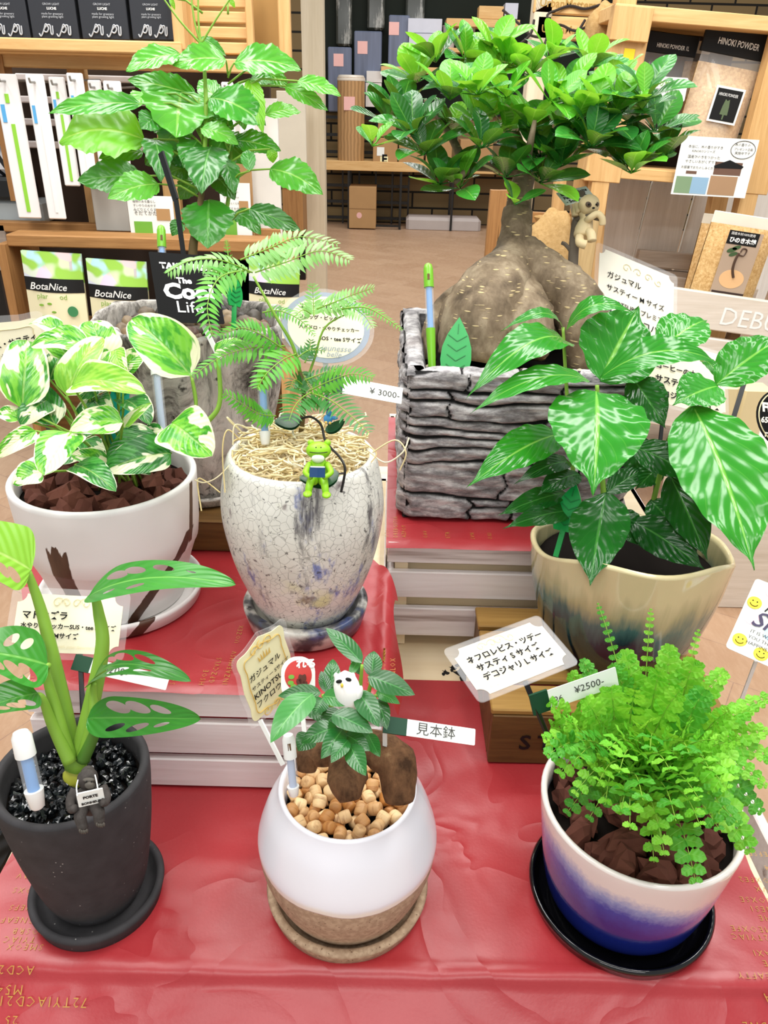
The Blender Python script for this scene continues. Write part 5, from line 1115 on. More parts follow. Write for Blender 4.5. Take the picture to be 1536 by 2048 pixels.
for x, y in SM_:
    x, y = w * x, h * y; spot(m, x - u * .22, y + u * .18, u * .07, .0010); spot(m, x + u * .22, y + u * .18, u * .07, .0010)
    m.tube([M4 @ V((x + cos(a) * u * .42, y + sin(a) * u * .42, .0010)) for a in [pi * (1.12 + .76 * k / 8) for k in range(9)]], .0004, 4)
m.build('smiley_face', INK, t, False)
text('keep', M4, w * .27, -h * .38, .016, INK, t, shear=.35, lift=.0012); text('Smile', M4, w * .17, -h * .60, .026, flat('violet_ink', '#2b1d4a', .5), t, shear=.3, lift=.0012, bold=.01)
for i, s in enumerate(('IT IS WISHING', 'YOU THAT MAY', 'HAPPINESS FILL')): text(s, M4, w * .22, -h * (.70 + i * .075), .0055, PEN, t, lift=.0012)

# ================================================================== MOISTURE METERS AND PICKS
GRN = flat('lime_green_plastic', '#74b626', .3, .5); BLUT = flat('blue_indicator', '#5b9ad8', .4, .4); PALEB = flat('pale_indicator', '#a9b7d2', .4, .4); CLR = glassy('clear_tube', (1, 1, 1, 1), .18, .05)
def meter(lab, a, b, da, db, wpx, cuts, cap, body, core, txt=None, slot=True):
    """a = bottom pixel, b = top pixel; cuts = fractions up where the window starts and ends"""
    A, B = atd(a[0], a[1], da), atd(b[0], b[1], db); r = wpx / F * (da + db) / 4; ax_ = (B - A); t = thing('moisture_meter', lab, 'moisture meter', A)
    P = lambda f: A + ax_ * f
    m = MB(); m.tube([P(0), P(cuts[0] * .1), P(cuts[0] * .9), P(cuts[0])], [r * .55, r * .75, r * .98, r], 16); lo = m.build('holder', body, t)
    m = MB(); m.tube([P(cuts[0]), P(cuts[1])], r * .62, 14); m.build('indicator_core', core, t)
    m = MB(); m.tube([P(cuts[0] + .002), P(cuts[1] - .002)], r * .95, 16); m.build('clear_tube', CLR, t)
    m = MB(); c1_ = cuts[1]; m.tube([P(c1_), P(c1_ + (1 - c1_) * .75), P(c1_ + (1 - c1_) * .93), P(1.0)], [r * 1.06, r * 1.02, r * .75, r * .2], 16); cp_ = m.build('cap', cap, t)
    if slot:
        M4 = frame(P(c1_ + (1 - c1_) * .45), ax_.cross(EYE - A).normalized() * -1, ax_)
        v_ = (EYE - A).normalized(); m = MB(); m.box(P(c1_ + (1 - c1_) * .42) + v_ * r * .95, (r * .5, r * .4, r * 1.2), M4.to_3x3() @ Matrix.Rotation(pi / 2, 3, 'X')); m.build('slot', BROWNW, t, False)
    if txt:
        M4 = frame(P(cuts[0] * .12), ax_.cross(EYE - A).normalized() * -1, ax_)
        M4 = M4 @ Matrix.Translation((0, 0, r * .96)); text(txt, M4, r * .25, 0, r * .8, PEN, t, rot=pi / 2)
    return t
meter('lime green and blue moisture meter in the stone trough', (865, 760), (856, 526), 1.03, 1.03, 19, (.44, .79), GRN, GRN, BLUT)
meter('white moisture meter with a blue window in the charcoal pot', (76, 1616), (40, 1460), .615, .60, 38, (.24, .68), WHITEPL, WHITEPL, BLUT, 'SUS', False)
meter('white moisture meter with brown slots in the small ficus pot', (588, 1592), (576, 1466), .60, .59, 25, (.16, .62), WHITEPL, WHITEPL, PALEB)
meter('green-capped moisture meter left of the feathery tree trunk', (531, 890), (524, 740), .80, .80, 23, (.18, .74), GRN, WHITEPL, BLUT)
meter('green-capped moisture meter behind the black sign', (328, 610), (322, 450), .99, .99, 17, (.40, .72), GRN, GRN, BLUT)
meter('white-capped clear moisture meter in the pothos pot', (332, 930), (312, 738), .885, .90, 22, (.30, .93), WHITEPL, WHITEPL, PALEB, None, False)
PICKG = flat('green_pick_plastic', '#0d9a44', .3, .5); PICKT = flat('teal_pick_plastic', '#0fa095', .3, .5); PICKD = flat('pick_groove', '#0a7a36', .4, .4)
def pick(lab, base, tip, w, db, dt, mat, turn=0):
    A, B = atd(base[0], base[1], db), atd(tip[0], tip[1], dt); n, ww = facing(A, B, w, (db + dt) / 2, .05, turn); d = (B - A).normalized(); s = d.cross(n); L = (B - A).length
    M4 = frame(A, -s, d); 
    if M4.col[2].xyz.dot(EYE - A) < 0: M4 = frame(A, s, d)
    t = thing('leaf_pick', lab, 'plant pick', A)
    prof_ = [(0, .36), (.15, .45), (.3, .5), (.5, .47), (.7, .34), (.85, .18), (.95, .06), (1, .0)]
    o = [(-ww * k, L * f) for f, k in prof_] + [(ww * k, L * f) for f, k in reversed(prof_[:-1])]
    m = MB(); m.poly(o[::-1], M4, .003); m.build('blade', mat, t, False)
    m = MB()
    for f in (.12, .28, .44, .60): 
        for sg in (-1, 1): m.bar(M4 @ V((0, L * f, .0004)), M4 @ V((sg * ww * .3, L * (f + .1), .0004)), .0012, .0008, up=M4.col[2].xyz)
    m.bar(M4 @ V((0, L * .72, .0004)), M4 @ V((0, L * .88, .0004)), .0012, .0008, up=M4.col[2].xyz); m.build('leaf_vein', PICKD, t, False)
    m = MB(); m.bar(M4 @ V((0, -.03, -.0015)), M4 @ V((0, .002, -.0015)), .006, .003); m.build('spike', mat, t, False)
pick('green leaf-shaped plant pick in the front of the stone trough', (908, 756), (919, 634), 62, 1.03, 1.035, PICKG)
pick('teal leaf-shaped plant pick among the pothos leaves', (222, 905), (250, 728), 48, .885, .90, PICKT)
pick('green leaf-shaped plant pick in the marbled pot, behind the fronds', (470, 612), (472, 552), 30, .99, .99, PICKG, .5)
pick('green leaf-shaped plant pick in the cream pot under the coffee leaves', (1125, 1062), (1152, 966), 52, .87, .87, PICKG, -.3)

# ================================================================== FIGURINES
FROGG = flat('frog_green', '#8cc81f', .4, .4); FROGW = flat('frog_belly', '#e8f0dc', .5, .3); BOOKB = flat('book_cover_blue', '#17406e', .4); LEAFD = flat('dark_leaf_resin', '#1d4a2a', .3, .5); WIRE = flat('black_wire', '#17100d', .4, .5); BIRD = flat('blue_figure', '#3f93d2', .4)
def pxs(d): return d / F
d = .745; k = pxs(d)
sw = thing('wire_leaf_stand', 'bent black wire stand with dark resin leaves in the wood wool', 'ornament', atd(685, 975, d))
m = MB(); m.tube(bez([atd(600, 838, .80), atd(622, 834, .79), atd(642, 850, .78), atd(652, 884, .77), atd(680, 915, .76), atd(690, 940, .755), atd(682, 985, .755)], 8), .0013, 8); m.tube(bez([atd(690, 946, .755), atd(674, 948, .752), atd(650, 950, d + .004)], 5), .001, 6); m.build('wire', WIRE, sw)
def reslf(a, b, w, da, db_):
    A, B = atd(a[0], a[1], da), atd(b[0], b[1], db_); n, ww = facing(A, B, w, da, .7); m = MB(); leaf_into(m, A, B, ww, n, 'egg', arch=-.08, fold=.05, ns=12, nt=6); mm = MB(); leaf_into(mm, A, B, ww, n, 'egg', arch=-.08, fold=.05, ns=12, nt=6)
    off = [p - n * .003 for p in mm.v]; m.add(off, [tuple(reversed(f)) for f in mm.f], mm.u); return m.build('resin_leaf', LEAFD, sw, 'all')
reslf((678, 946), (598, 955), 40, .748, .742); reslf((602, 836), (548, 842), 30, .80, .795); reslf((650, 862), (688, 838), 18, .78, .78)
fr_ = thing('frog_figurine', 'small lime green frog figurine reading a blue book', 'figurine', atd(636, 985, d - .01))
def bl(px, py, dd, rx, ry, rz=None, **q):
    return (atd(px, py, dd), (rx * k, (rz if rz else rx) * k, ry * k))
m = MB()
c, r_ = bl(637, 942, d - .003, 21, 32, 19); m.ball(c, r_, 18, 12)
c, r_ = bl(637, 901, d - .008, 25, 17, 21); m.ball(c, r_, 20, 12)
for x in (622, 655): c, r_ = bl(x, 886, d - .006, 7, 7); m.ball(c, r_, 12, 8)
for sx, pts in ((-1, [(620, 928), (611, 945), (622, 955)]), (1, [(654, 928), (662, 945), (648, 955)])): m.tube(bez([atd(x, y, d - .010 - .010 * i) for i, (x, y) in enumerate(pts)], 5), [6 * k] * 6 + [5 * k] * 5, 10)
for pts in ([(628, 965), (624, 955), (618, 975), (617, 985)], [(646, 965), (648, 960), (650, 975), (652, 988)]): m.tube(bez([atd(x, y, d - .008 - .006 * min(i, 2)) for i, (x, y) in enumerate(pts)], 5), [9 * k - i * .15 * k for i in range(16)], 10)
for x, y in ((615, 988), (653, 990)): c, r_ = bl(x, y, d - .026, 9, 5, 12); m.ball(c, r_, 12, 8)
m.build('body', FROGG, fr_, 'all')
m = MB(); c, r_ = bl(636, 917, d - .014, 13, 9, 9); m.ball(c, r_, 14, 10); c, r_ = bl(636, 934, d - .009, 11, 13, 7); m.ball(c, r_, 14, 10); plab(m.build('belly', FROGW, fr_, 'all'), 'white throat and belly')
m = MB(); m.tube([atd(637 + x, 903 + 3 - x * x * .006, d - .026) for x in range(-18, 19, 3)], .45 * k * 2, 5); [m.ball(atd(637 + x, 895, d - .026), 1.4 * k, 8, 6) for x in (-5, 5)]; m.build('face_marks', DARK, fr_)
Mb = frame(atd(635, 945, d - .030), (1, 0, 0), (0, .5, 1)); bk = thing('tiny_book', 'tiny open blue book in the frog figurine hands', 'book', Mb.translation)
m = MB()
for sg in (-1, 1): m.box(Mb @ V((sg * 7.5 * k, 0, 2.0 * k)), (15.5 * k, 19 * k, 1.6 * k), Mb.to_3x3() @ Matrix.Rotation(-sg * .35, 3, 'Y'))
m.build('cover', BOOKB, bk, False)
m = MB()
for sg in (-1, 1): m.box(Mb @ V((sg * 7.0 * k, 9.5 * k, -0.6 * k)), (14 * k, 5 * k, 3.6 * k), Mb.to_3x3() @ Matrix.Rotation(-sg * .35, 3, 'Y'))
m.build('pages', TAGW, bk, False)
bd = thing('bird_figurine', 'tiny blue figurine on a resin leaf behind the frog', 'figurine', atd(655, 848, .775)); kk = pxs(.775)
m = MB(); m.ball(atd(656, 838, .775), (9 * kk, 8 * kk, 10 * kk), 14, 10); m.ball(atd(658, 826, .772), 6 * kk, 12, 8); m.ball(atd(668, 836, .775), (8 * kk, 4 * kk, 4 * kk), 10, 6); m.build('body', BIRD, bd, 'all')
m = MB(); m.ball(atd(652, 845, .768), (3 * kk,) * 3, 8, 6); m.ball(atd(660, 846, .768), (3 * kk,) * 3, 8, 6); m.build('feet', ORNG, bd, 'all')
# owl
d = .585; k = pxs(d); OWLW = flat('owl_white', '#efece6', .6, .3)
ow = thing('owl_figurine', 'small white owl figurine sitting among the small ficus leaves', 'figurine', atd(694, 1420, d))
m = MB(); m.tube([atd(696, 1422, d + .004), atd(697, 1405, d + .002), atd(696, 1385, d), atd(692, 1368, d - .002), atd(690, 1352, d), atd(690, 1343, d + .003)], [14 * k, 25 * k, 27 * k, 25.5 * k, 20 * k, 4 * k], 22)
for x in (672, 706): m.ball(atd(x, 1352, d + .002), (5 * k, 5 * k, 8 * k), 8, 6)
m.build('body', OWLW, ow, 'all')
m = MB()
for x, s in ((678, -.35), (697, .35)): m.ball(atd(x, 1361 - (2 if s > 0 else -2), d - .0098), (6.5 * k, 3 * k, 4.2 * k), 12, 8, M3=Matrix.Rotation(s, 3, 'Y'))
m.build('eye_patch', DARK, ow, 'all')
m = MB(); m.ball(atd(684, 1371, d - .0125), (3 * k, 4 * k, 5 * k), 8, 6); m.build('beak', flat('beak_yellow', '#e3c23c', .4), ow, 'all')
m = MB(); 
for x in (716,): m.ball(atd(x, 1392, d - .002), (8 * k, 12 * k, 26 * k), 12, 10, M3=Matrix.Rotation(.25, 3, 'Y'))
m.build('wing', OWLW, ow, 'all')
# gorilla
d = .612; k = pxs(d); g = G('gorilla_fur', .8, .2); n1 = g.noise(260, g.co(scale=(1, 1, .4)), 4); GOR = g.done(g.mix(n1, hx('#2a2725'), hx('#57514d')), n1, .8, .001); GORF = flat('gorilla_skin', '#57524b', .7, .2)
go = thing('gorilla_figurine', 'dark gorilla figurine sitting on the charcoal pot rim with a small white sign', 'figurine', atd(178, 1625, d - .01))
m = MB()
def gb(px, py, dd, rx, ry, rz): m.ball(atd(px, py, dd), (rx * k, rz * k, ry * k), 16, 12, nz=.08)
gb(178, 1600, d - .006, 29, 36, 22); gb(176, 1558, d - .012, 20, 23, 19); gb(176, 1544, d - .006, 13, 12, 13)
for pts in ([(152, 1580), (142, 1600), (143, 1618), (150, 1616)], [(204, 1576), (212, 1592), (210, 1604), (203, 1604)]): m.tube(bez([atd(x, y, d - .010 - .004 * i) for i, (x, y) in enumerate(pts)], 5), [11 * k - .25 * k * i for i in range(16)], 12)
for pts in ([(166, 1618), (160, 1632), (163, 1645), (167, 1658)], [(192, 1612), (197, 1624), (198, 1636), (200, 1646)]): m.tube(bez([atd(x, y, d - .012 - .006 * min(i, 1)) for i, (x, y) in enumerate(pts)], 5), [13 * k - .25 * k * i for i in range(16)], 12)
m.build('body', GOR, go, 'all')
m = MB()
for x, y in ((167, 1662), (201, 1649)):
    for q in range(5): m.ball(atd(x - 7 + q * 3.5, y + (2 if q in (1, 2, 3) else 0), d - .024), (2.0 * k, 3 * k, 5 * k), 8, 6)
m.build('toes', GORF, go, 'all')
m = MB(); gb(180, 1571, d - .0235, 10, 8, 6); gb(178, 1560, d - .021, 12, 4, 5); m.build('muzzle', GORF, go, 'all')
m = MB()
for x in (173, 183): m.ball(atd(x, 1563, d - .0245), 1.6 * k, 8, 6)
m.build('eyes', DARK, go, 'all')
M4, w, h = quad((152, 1589), (205, 1577), (154, 1616), d - .030); m = MB(); m.poly(rrect(w, h, .0008), M4, .0012); sg = m.build('sign_board', TAGW, go, False)
text('PORTE', M4, w * .22, -h * .44, .0042, INK, sg, bold=.05, width=w * .56); text('BONHEUR', M4, w * .12, -h * .86, .0042, INK, sg, bold=.05, width=w * .76)
m = MB(); m.tube(bez([atd(155, 1592, d - .030), atd(153, 1575, d - .027), atd(156, 1560, d - .018)], 4), 1.3 * k, 6); m.tube(bez([atd(196, 1580, d - .030), atd(193, 1562, d - .028), atd(190, 1550, d - .018)], 4), 1.3 * k, 6); m.build('cord', TAGW, go)
# sloth on a stick
d = 1.13; k = pxs(d); SLO = flat('sloth_cream', '#dcc79c', .7, .2); SLOD = flat('sloth_brown', '#5b4a3c', .7)
st = thing('branch_stick', 'grey branch stick standing in the trough behind the bonsai roots', 'stick', atd(1150, 600, d + .01))
m = MB(); m.tube(bez([atd(1150, 640, d + .012), atd(1146, 540, d + .012), atd(1150, 470, d + .012), atd(1158, 420, d + .012), atd(1160, 385, d + .012)], 6), [.0075] * 25, 10); m.tube(bez([atd(1152, 440, d + .01), atd(1175, 432, d - .01), atd(1200, 436, d - .02)], 5), .0045, 8); m.tube(bez([atd(1148, 510, d + .012), atd(1132, 490, d + .01), atd(1124, 486, d + .008)], 4), .003, 6); m.build('branch', flat('grey_branch', '#6e6458', .8, .2), st)
for a, b in (((1150, 548), (1160, 535)), ((1148, 552), (1140, 540)), ((1152, 552), (1164, 550))): leaf(st, LBL, a[0], a[1], b[0], b[1], 9, d, d - .005, 'oval', .5)
sl = thing('sloth_figurine', 'cream sloth figurine hanging from the branch by the bonsai', 'figurine', atd(1172, 485, d - .01))
m = MB(); m.ball(atd(1178, 410, d - .012), (21 * k, 19 * k, 20 * k), 18, 12); m.tube(bez([atd(1170, 425, d - .004), atd(1172, 440, d - .004), atd(1168, 458, d - .006), atd(1166, 476, d - .006)], 5), [13 * k, 13 * k, 12 * k, 12 * k, 12 * k, 13 * k, 14 * k, 15 * k, 16 * k, 17 * k, 18 * k, 18 * k, 19 * k, 19 * k, 18 * k, 12 * k], 14)
m.tube(bez([atd(1168, 446, d - .006), atd(1180, 436, d - .022), atd(1194, 428, d - .026), atd(1204, 436, d - .026), atd(1205, 450, d - .022)], 5), 6.5 * k, 10); m.tube(bez([atd(1158, 425, d - .006), atd(1152, 410, d + .0), atd(1150, 432, d + .0)], 5), 7 * k, 10)
m.tube(bez([atd(1160, 472, d - .008), atd(1160, 485, d - .02), atd(1172, 490, d - .022)], 5), 9 * k, 10); m.tube(bez([atd(1174, 462, d - .01), atd(1182, 468, d - .024), atd(1184, 482, d - .026)], 5), 9 * k, 10)
m.build('body', SLO, sl, 'all')
m = MB(); m.ball(atd(1177, 409, d - .0262), (6.5 * k, 2.5 * k, 5 * k), 12, 8, M3=Matrix.Rotation(.5, 3, 'Y')); m.ball(atd(1193, 409, d - .0215), (5 * k, 3 * k, 5 * k), 10, 6, M3=Matrix.Rotation(-.5, 3, 'Y')); m.build('eye_mask', SLOD, sl, 'all')
m = MB(); [m.ball(atd(x, 409, dz_), 2.2 * k, 8, 6) for x, dz_ in ((1178, d - .0285), (1193, d - .0245))]; m.ball(atd(1187, 416, d - .0285), (3 * k, 2 * k, 2 * k), 8, 6); m.build('eyes', DARK, sl, 'all')
t, M4, w, h = label('plant_sign', 'small white sign with black lettering beside the sloth figurine', 'sign', (1112, 386), (1172, 372), (1124, 412), 1.135, lambda w, h: rrect(w, h, .001), TAGW, None, ((1140, 402, 1.14), (1150, 450, 1.14)), WHITEPL, .003)
for i, s in enumerate(('la petite Boite', 'Petite Avant', '- South -')): text(s, M4, w * .08, -h * (.34 + i * .28), .0075, INK, t, bold=.03, width=w * (.84, .72, .55)[i])

# ================================================================== SHOP BEHIND THE TABLE
def span(x0, y0, x1, y1, y):
    mx, my = (x0 + x1) / 2, (y0 + y1) / 2
    return aty(x0, my, y).x, aty(x1, my, y).x, aty(mx, y1, y).z, aty(mx, y0, y).z
def pbox(m, x0, y0, x1, y1, y, dep_, bev=0.0):
    a, b, z0, z1 = span(x0, y0, x1, y1, y); m.box(((a + b) / 2, y + dep_ / 2, (z0 + z1) / 2), (b - a, dep_, z1 - z0), bev=bev); return a, b, z0, z1
def solid(name, lab, cat, x0, y0, x1, y1, y, dep_, mat, group=None, bev=.002, kind=None):
    m = MB(); pbox(m, x0, y0, x1, y1, y, dep_, bev); o = m.build(name, mat, None, False); return tag(o, lab, cat, group, kind)
def fr_at(x0, y0, x1, y1, y): a, b, z0, z1 = span(x0, y0, x1, y1, y); return frame((a, y - .001, z1), (1, 0, 0), (0, 0, 1)), b - a, z1 - z0
STICK = flat('pink_sticker', '#e8b3ac', .5)
# ---- far middle
ys = YB - .55
cart = lambda lab, *a, g=None: solid('carton', lab, 'box', *a, CARDB, g, .004)
m = MB(); a, b, z0, z1 = span(640, 326, 1060, 345, ys); t = thing('plank_shelf', 'long low pine shelf plank on black wire legs at the far brick wall', 'shelf', ((a + b) / 2, ys, 0))
m.box(((a + b) / 2, ys + .25, (z0 + z1) / 2), (b - a, .5, z1 - z0), bev=.004); m.build('plank', WOODL, t, False); ztop = z1
for x in (697, 801, 905):
    q = aty(x, 400, ys).x; m = MB(); h = z0
    for yy in (ys + .04, ys + .42): m.box((q, yy, h / 2), (.022, .022, h))
    m.box((q, ys + .23, .012), (.022, .36, .022)); m.build('leg', BLACKP, t, False)
q0, q1 = aty(697, 400, ys).x, aty(801, 400, ys).x; m = MB(); m.box(((q0 + q1) / 2, ys + .04, .035), (q1 - q0, .02, .02)); m.build('crossbar', BLACKP, t, False)
yr_ = YB - .10; t = thing('wire_rack', 'black wire grid rack against the far brick wall', 'rack', (aty(680, 400, yr_).x, yr_, 0))
x0_, x1_ = aty(652, 300, yr_).x, aty(820, 300, yr_).x; ztr = aty(700, 235, yr_).z
for i in range(7):
    m = MB(); z = .06 + (ztr - .06) * i / 6; m.box(((x0_ + x1_) / 2, yr_, z), (x1_ - x0_, .022, .030)); m.build('bar', BLACKP, t, False)
for i in range(6):
    m = MB(); x = x0_ + (x1_ - x0_) * i / 5; m.box((x, yr_ - .02, ztr / 2), (.018, .018, ztr)); m.build('upright', BLACKP, t, False)
solid('backdrop_panel', 'dark green-black backdrop behind the far cellophane packs', 'panel', 640, -120, 1240, 232, YB - .04, .03, flat('dark_green_cloth', '#1c211b', .8, .2))
o = cart('tall tan carton standing on the floor beneath the plank shelf', 698, 374, 752, 457, ys - .02, .34); 
M4, w, h = fr_at(698, 374, 752, 457, ys - .02); m = MB(); m.poly([(w * .38 + cos(a) * .028, -h * .68 + sin(a) * .03) for a in [i * .35 for i in range(18)]], M4, .001); m.build('sticker', STICK, o, False); m = MB(); m.box(M4 @ V((w / 2, -h * .52, 0)), (w, .002, .006)); m.build('tape_seam', flat('tape_brown', '#8d6a42', .4), o, False)
solid('long_bag', 'long flat grey sack lying on the floor by the far brick wall', 'sack', 812, 436, 962, 466, ys + .05, .3, flat('grey_sack', '#b5aaa4', .7), None, .03)
o = cart('square carton marked E on the plank shelf', 746, 276, 795, 330, ys + .04, .3); M4, w, h = fr_at(746, 276, 795, 330, ys + .04)
m = MB(); m.poly([(w * .30, -h * .68), (w * .62, -h * .68), (w * .62, -h * .94), (w * .30, -h * .94)], M4 @ Matrix.Translation((0, 0, .001)), .0008); sq = m.build('paper_square', CARDY, o, False); text('E', M4, w * .36, -h * .92, .11, INK, sq, bold=.04, lift=.003)
m = MB(); m.poly([(w * .16, -h * .34), (w * .46, -h * .34), (w * .46, -h * .66), (w * .16, -h * .66)], M4 @ Matrix.Translation((0, 0, .001)), .0008); m.build('shipping_label', TAGW, o, False)
cart('wide carton right of the carton marked E on the plank shelf', 798, 264, 848, 332, ys + .03, .3); cart('carton half hidden behind the left bonsai branches', 852, 268, 904, 334, ys + .05, .3); cart('small carton on top of the carton marked E', 756, 234, 792, 274, ys + .10, .2); cart('carton behind the lower bonsai leaves', 920, 280, 985, 334, ys + .05, .3)
# kraft roll and cellophane packs
t = thing('paper_roll', 'tall kraft paper roll with round sticker standing on the far plank shelf', 'roll', (aty(702, 300, ys).x, ys + .14, ztop))
c = aty(702, 240, ys + .14); rr_ = 27 / F * dep(c); zt_ = aty(702, 155, ys + .14).z
g = G('ribbed_kraft', .5, .4); KR = g.done(g.mix(g.n('TexWave', {'Vector': g.co(), 'Scale': 9.0, 'Distortion': 2.0}), hx('#99754a'), hx('#b98f5f')))
m = MB(); m.lathe((c.x, c.y, ztop), [(.001, 0), (rr_, 0), (rr_, zt_ - ztop), (rr_ * .85, zt_ - ztop), (.001, zt_ - ztop - .02)], 28); m.build('roll', KR, t)
m = MB(); m.lathe((c.x, c.y, zt_ - .03), [(rr_ * 1.01, 0), (rr_ * 1.03, .02), (rr_ * .9, .05)], 28); m.build('clear_wrap_end', flat('crinkled_wrap', '#d8cdbd', .3), t); m = MB(); m.box((c.x - .01, c.y - rr_ - .001, aty(702, 207, ys).z), (.11, .004, .12)); m.build('sticker', STICK, t, False)
SLATEP = G('slate_cellophane', .3, .5); SLATEP = SLATEP.done(SLATEP.mix(SLATEP.noise(4, SLATEP.co(scale=(6, 6, .4)), 3), hx('#454a58'), hx('#77809a')))
for lab, x0, y0, x1, y1, yy, sx, sy in (('lowest slate-grey cellophane pack, left of the kraft roll', 656, 94, 703, 224, ys + .32, 677, 120), ('middle slate-grey cellophane pack, above the kraft roll', 708, 62, 763, 190, ys + .36, 725, 95), ('tallest slate-grey cellophane pack, beside the white boxes', 777, 30, 818, 136, ys + .30, 788, 57)):
    m = MB(); pbox(m, x0, y0, x1, y1, yy, .05, .01); o = tag(m.build('cellophane_pack', SLATEP, None, False), lab, 'pack')
    p = aty(sx, sy, yy - .002); m = MB(); m.box(p, (.10, .003, .11)); m.build('sticker', STICK, o, False)
CLW = G('wrap_painted_reflections', .15, .6); CLW = CLW.done(CLW.mix(CLW.step(CLW.noise(5, CLW.co(scale=(3, 3, .6)), 5, .7), .5, .7), hx('#3a3c36'), hx('#b9b6ad')))  # pale streaks paint the film's reflections into its dark colour
for lab, x0, x1 in (('shiny clear wrapped bundle above the lowest slate pack', 672, 704), ('shiny clear wrapped bundle left of the tallest slate pack', 735, 770), ('shiny clear wrapped bundle right of the tallest slate pack', 812, 850)):
    m = MB(); pbox(m, x0, -60, x1, 60 if x0 > 700 else 92, ys + .42, .05, .02); tag(m.build('wrapped_bundle', CLW, None, False), lab, 'bundle')
solid('step_shelf', 'small pine step shelf under the tallest slate pack', 'shelf', 762, 134, 902, 147, ys + .22, .3, WOODL); solid('wall_shelf', 'pine wall shelf under the stacked white boxes', 'shelf', 812, 95, 960, 104, ys + .22, .25, WOODL); solid('wall_shelf', 'pine shelf board at the top of the far corner, under the little crate', 'shelf', 893, 38, 1040, 54, ys + .18, .3, WOODL)
GBOX = flat('pale_blue_grey_box', '#c9cbd6', .5)
solid('storage_box', 'pale grey box, upper of the two behind the bonsai top', 'box', 816, 37, 884, 66, ys + .26, .2, GBOX); solid('storage_box', 'pale grey box, lower of the two behind the bonsai top', 'box', 818, 67, 882, 95, ys + .25, .2, GBOX)
for lab, x0, y0, x1, y1 in (('white carton right beside the kraft roll, middle of its stack', 731, 166, 763, 190), ('white carton right beside the kraft roll, lowest of its stack', 731, 191, 762, 214), ('white carton right beside the kraft roll, topmost of its stack', 733, 142, 764, 165)): solid('storage_box', lab, 'box', x0, y0, x1, y1, ys + .28, .15, flat('white_carton', '#d9d4cf', .6))
CUPM = G('striped_cup', .5, .4); CUPM = CUPM.done(CUPM.mix(CUPM.n('TexWave', {'Vector': CUPM.co('UV'), 'Scale': 10.0}), hx('#e2dedb'), hx('#8d7f80')))
def cup(lab, x0, y0, x1, y1, yy, mat):
    a, b, z0, z1 = span(x0, y0, x1, y1, yy); r = (b - a) / 2; m = MB(); m.lathe(((a + b) / 2, yy + r, z0), [(.001, 0), (r * .72, 0), (r * .95, (z1 - z0) * .94), (r, (z1 - z0) * .95), (r, z1 - z0), (r * .88, z1 - z0), (r * .85, (z1 - z0) * .7)], 24); tag(m.build('cup', mat), lab, 'cup')
cup('striped white cup, left of two behind the bonsai top', 884, 50, 914, 96, ys + .28, CUPM); cup('striped white cup, right of two behind the bonsai top', 916, 50, 953, 96, ys + .28, CUPM); cup('pale ribbed cup under the step shelf', 780, 162, 812, 190, ys + .26, flat('pale_cup', '#cfc7b2', .5)); cup('pale ribbed cup standing on the pale ribbed cup', 782, 146, 814, 172, ys + .27, flat('pale_cup_top', '#d6cfbb', .5))
solid('little_crate', 'little pale wooden crate on the top corner shelf', 'crate', 958, 12, 1007, 38, ys + .22, .2, WOODL); solid('storage_box', 'blue-grey box on the top corner shelf, right of the little crate', 'box', 1010, 6, 1036, 38, ys + .22, .2, GBOX)
# ---- column and panel by the passage
yc = atz(628, 660, 0).y
def post(name, lab, cat, x0, x1, y, dep_, mat, top_px=-60, xb=None):
    a, b = aty(x0, 300, y).x, aty(x1, 300, y).x; zt2 = aty((x0 + x1) / 2, top_px, y).z; m = MB(); m.box(((a + b) / 2, y + dep_ / 2, zt2 / 2), (b - a, dep_, zt2), bev=.003); return tag(m.build(name, mat, None, False), lab, cat)
COLM = wood('pale_column', '#cfc0a2', '#e3d6bc', 2, .5, .6)
post('wooden_column', 'pale wooden column between the left display and the passage', 'column', 608, 649, yc, .12, COLM)
solid('partition_panel', 'cream partition panel left of the pale column', 'panel', 556, 182, 612, 372, yc - .25, .03, CREAMP); solid('storage_crate', 'brown wooden crate under the cream partition panel', 'crate', 566, 374, 606, 470, yc - .22, .2, WOODMZ); solid('stand_leg', 'black upright strip beside the foot of the pale column', 'post', 598, 460, 610, 560, yc - .2, .05, BLACKP)
# ---- left display
yl = 2.42
t = thing('display_rack', 'honey wood slatted display rack with hanging packages, far left', 'rack', (aty(250, 400, yl).x, yl, 0))
def part(name, x0, y0, x1, y1, y, d_, mat): m = MB(); pbox(m, x0, y0, x1, y1, y, d_, .003); return m.build(name, mat, t, False)
part('rail', -60, 112, 545, 140, yl, .05, WOODL); part('rail', -60, 450, 560, 470, yl + .05, .04, WOODM)
part('back_panel', -60, 128, 545, 470, yl + .22, .02, flat('dark_shelf_back', '#3b2a1c', .8))
a = aty(24, 300, yl).x; m = MB(); m.box((aty(12, 250, yl).x, yl + .02, aty(12, 250, yl).z), (.05, .05, .40)); m.build('post', WOODMZ, t, False)
for x in (172, 333): m = MB(); m.box((aty(x, 300, yl + .12).x, yl + .14, aty(x, 300, yl).z), (.05, .03, .56)); m.build('post', WOODLZ, t, False)
for y_ in (150, 195, 240, 285): part('slat', 30, y_, 330, y_ + 14, yl + .19, .02, WHITEW)
PKG = flat('white_package', '#eceae8', .35, .4); BLS = flat('blue_print', '#58a7dc', .4); GRS = flat('lime_print', '#8fce3c', .4); HOOK = flat('steel_hook', '#8d8d88', .3, .6)
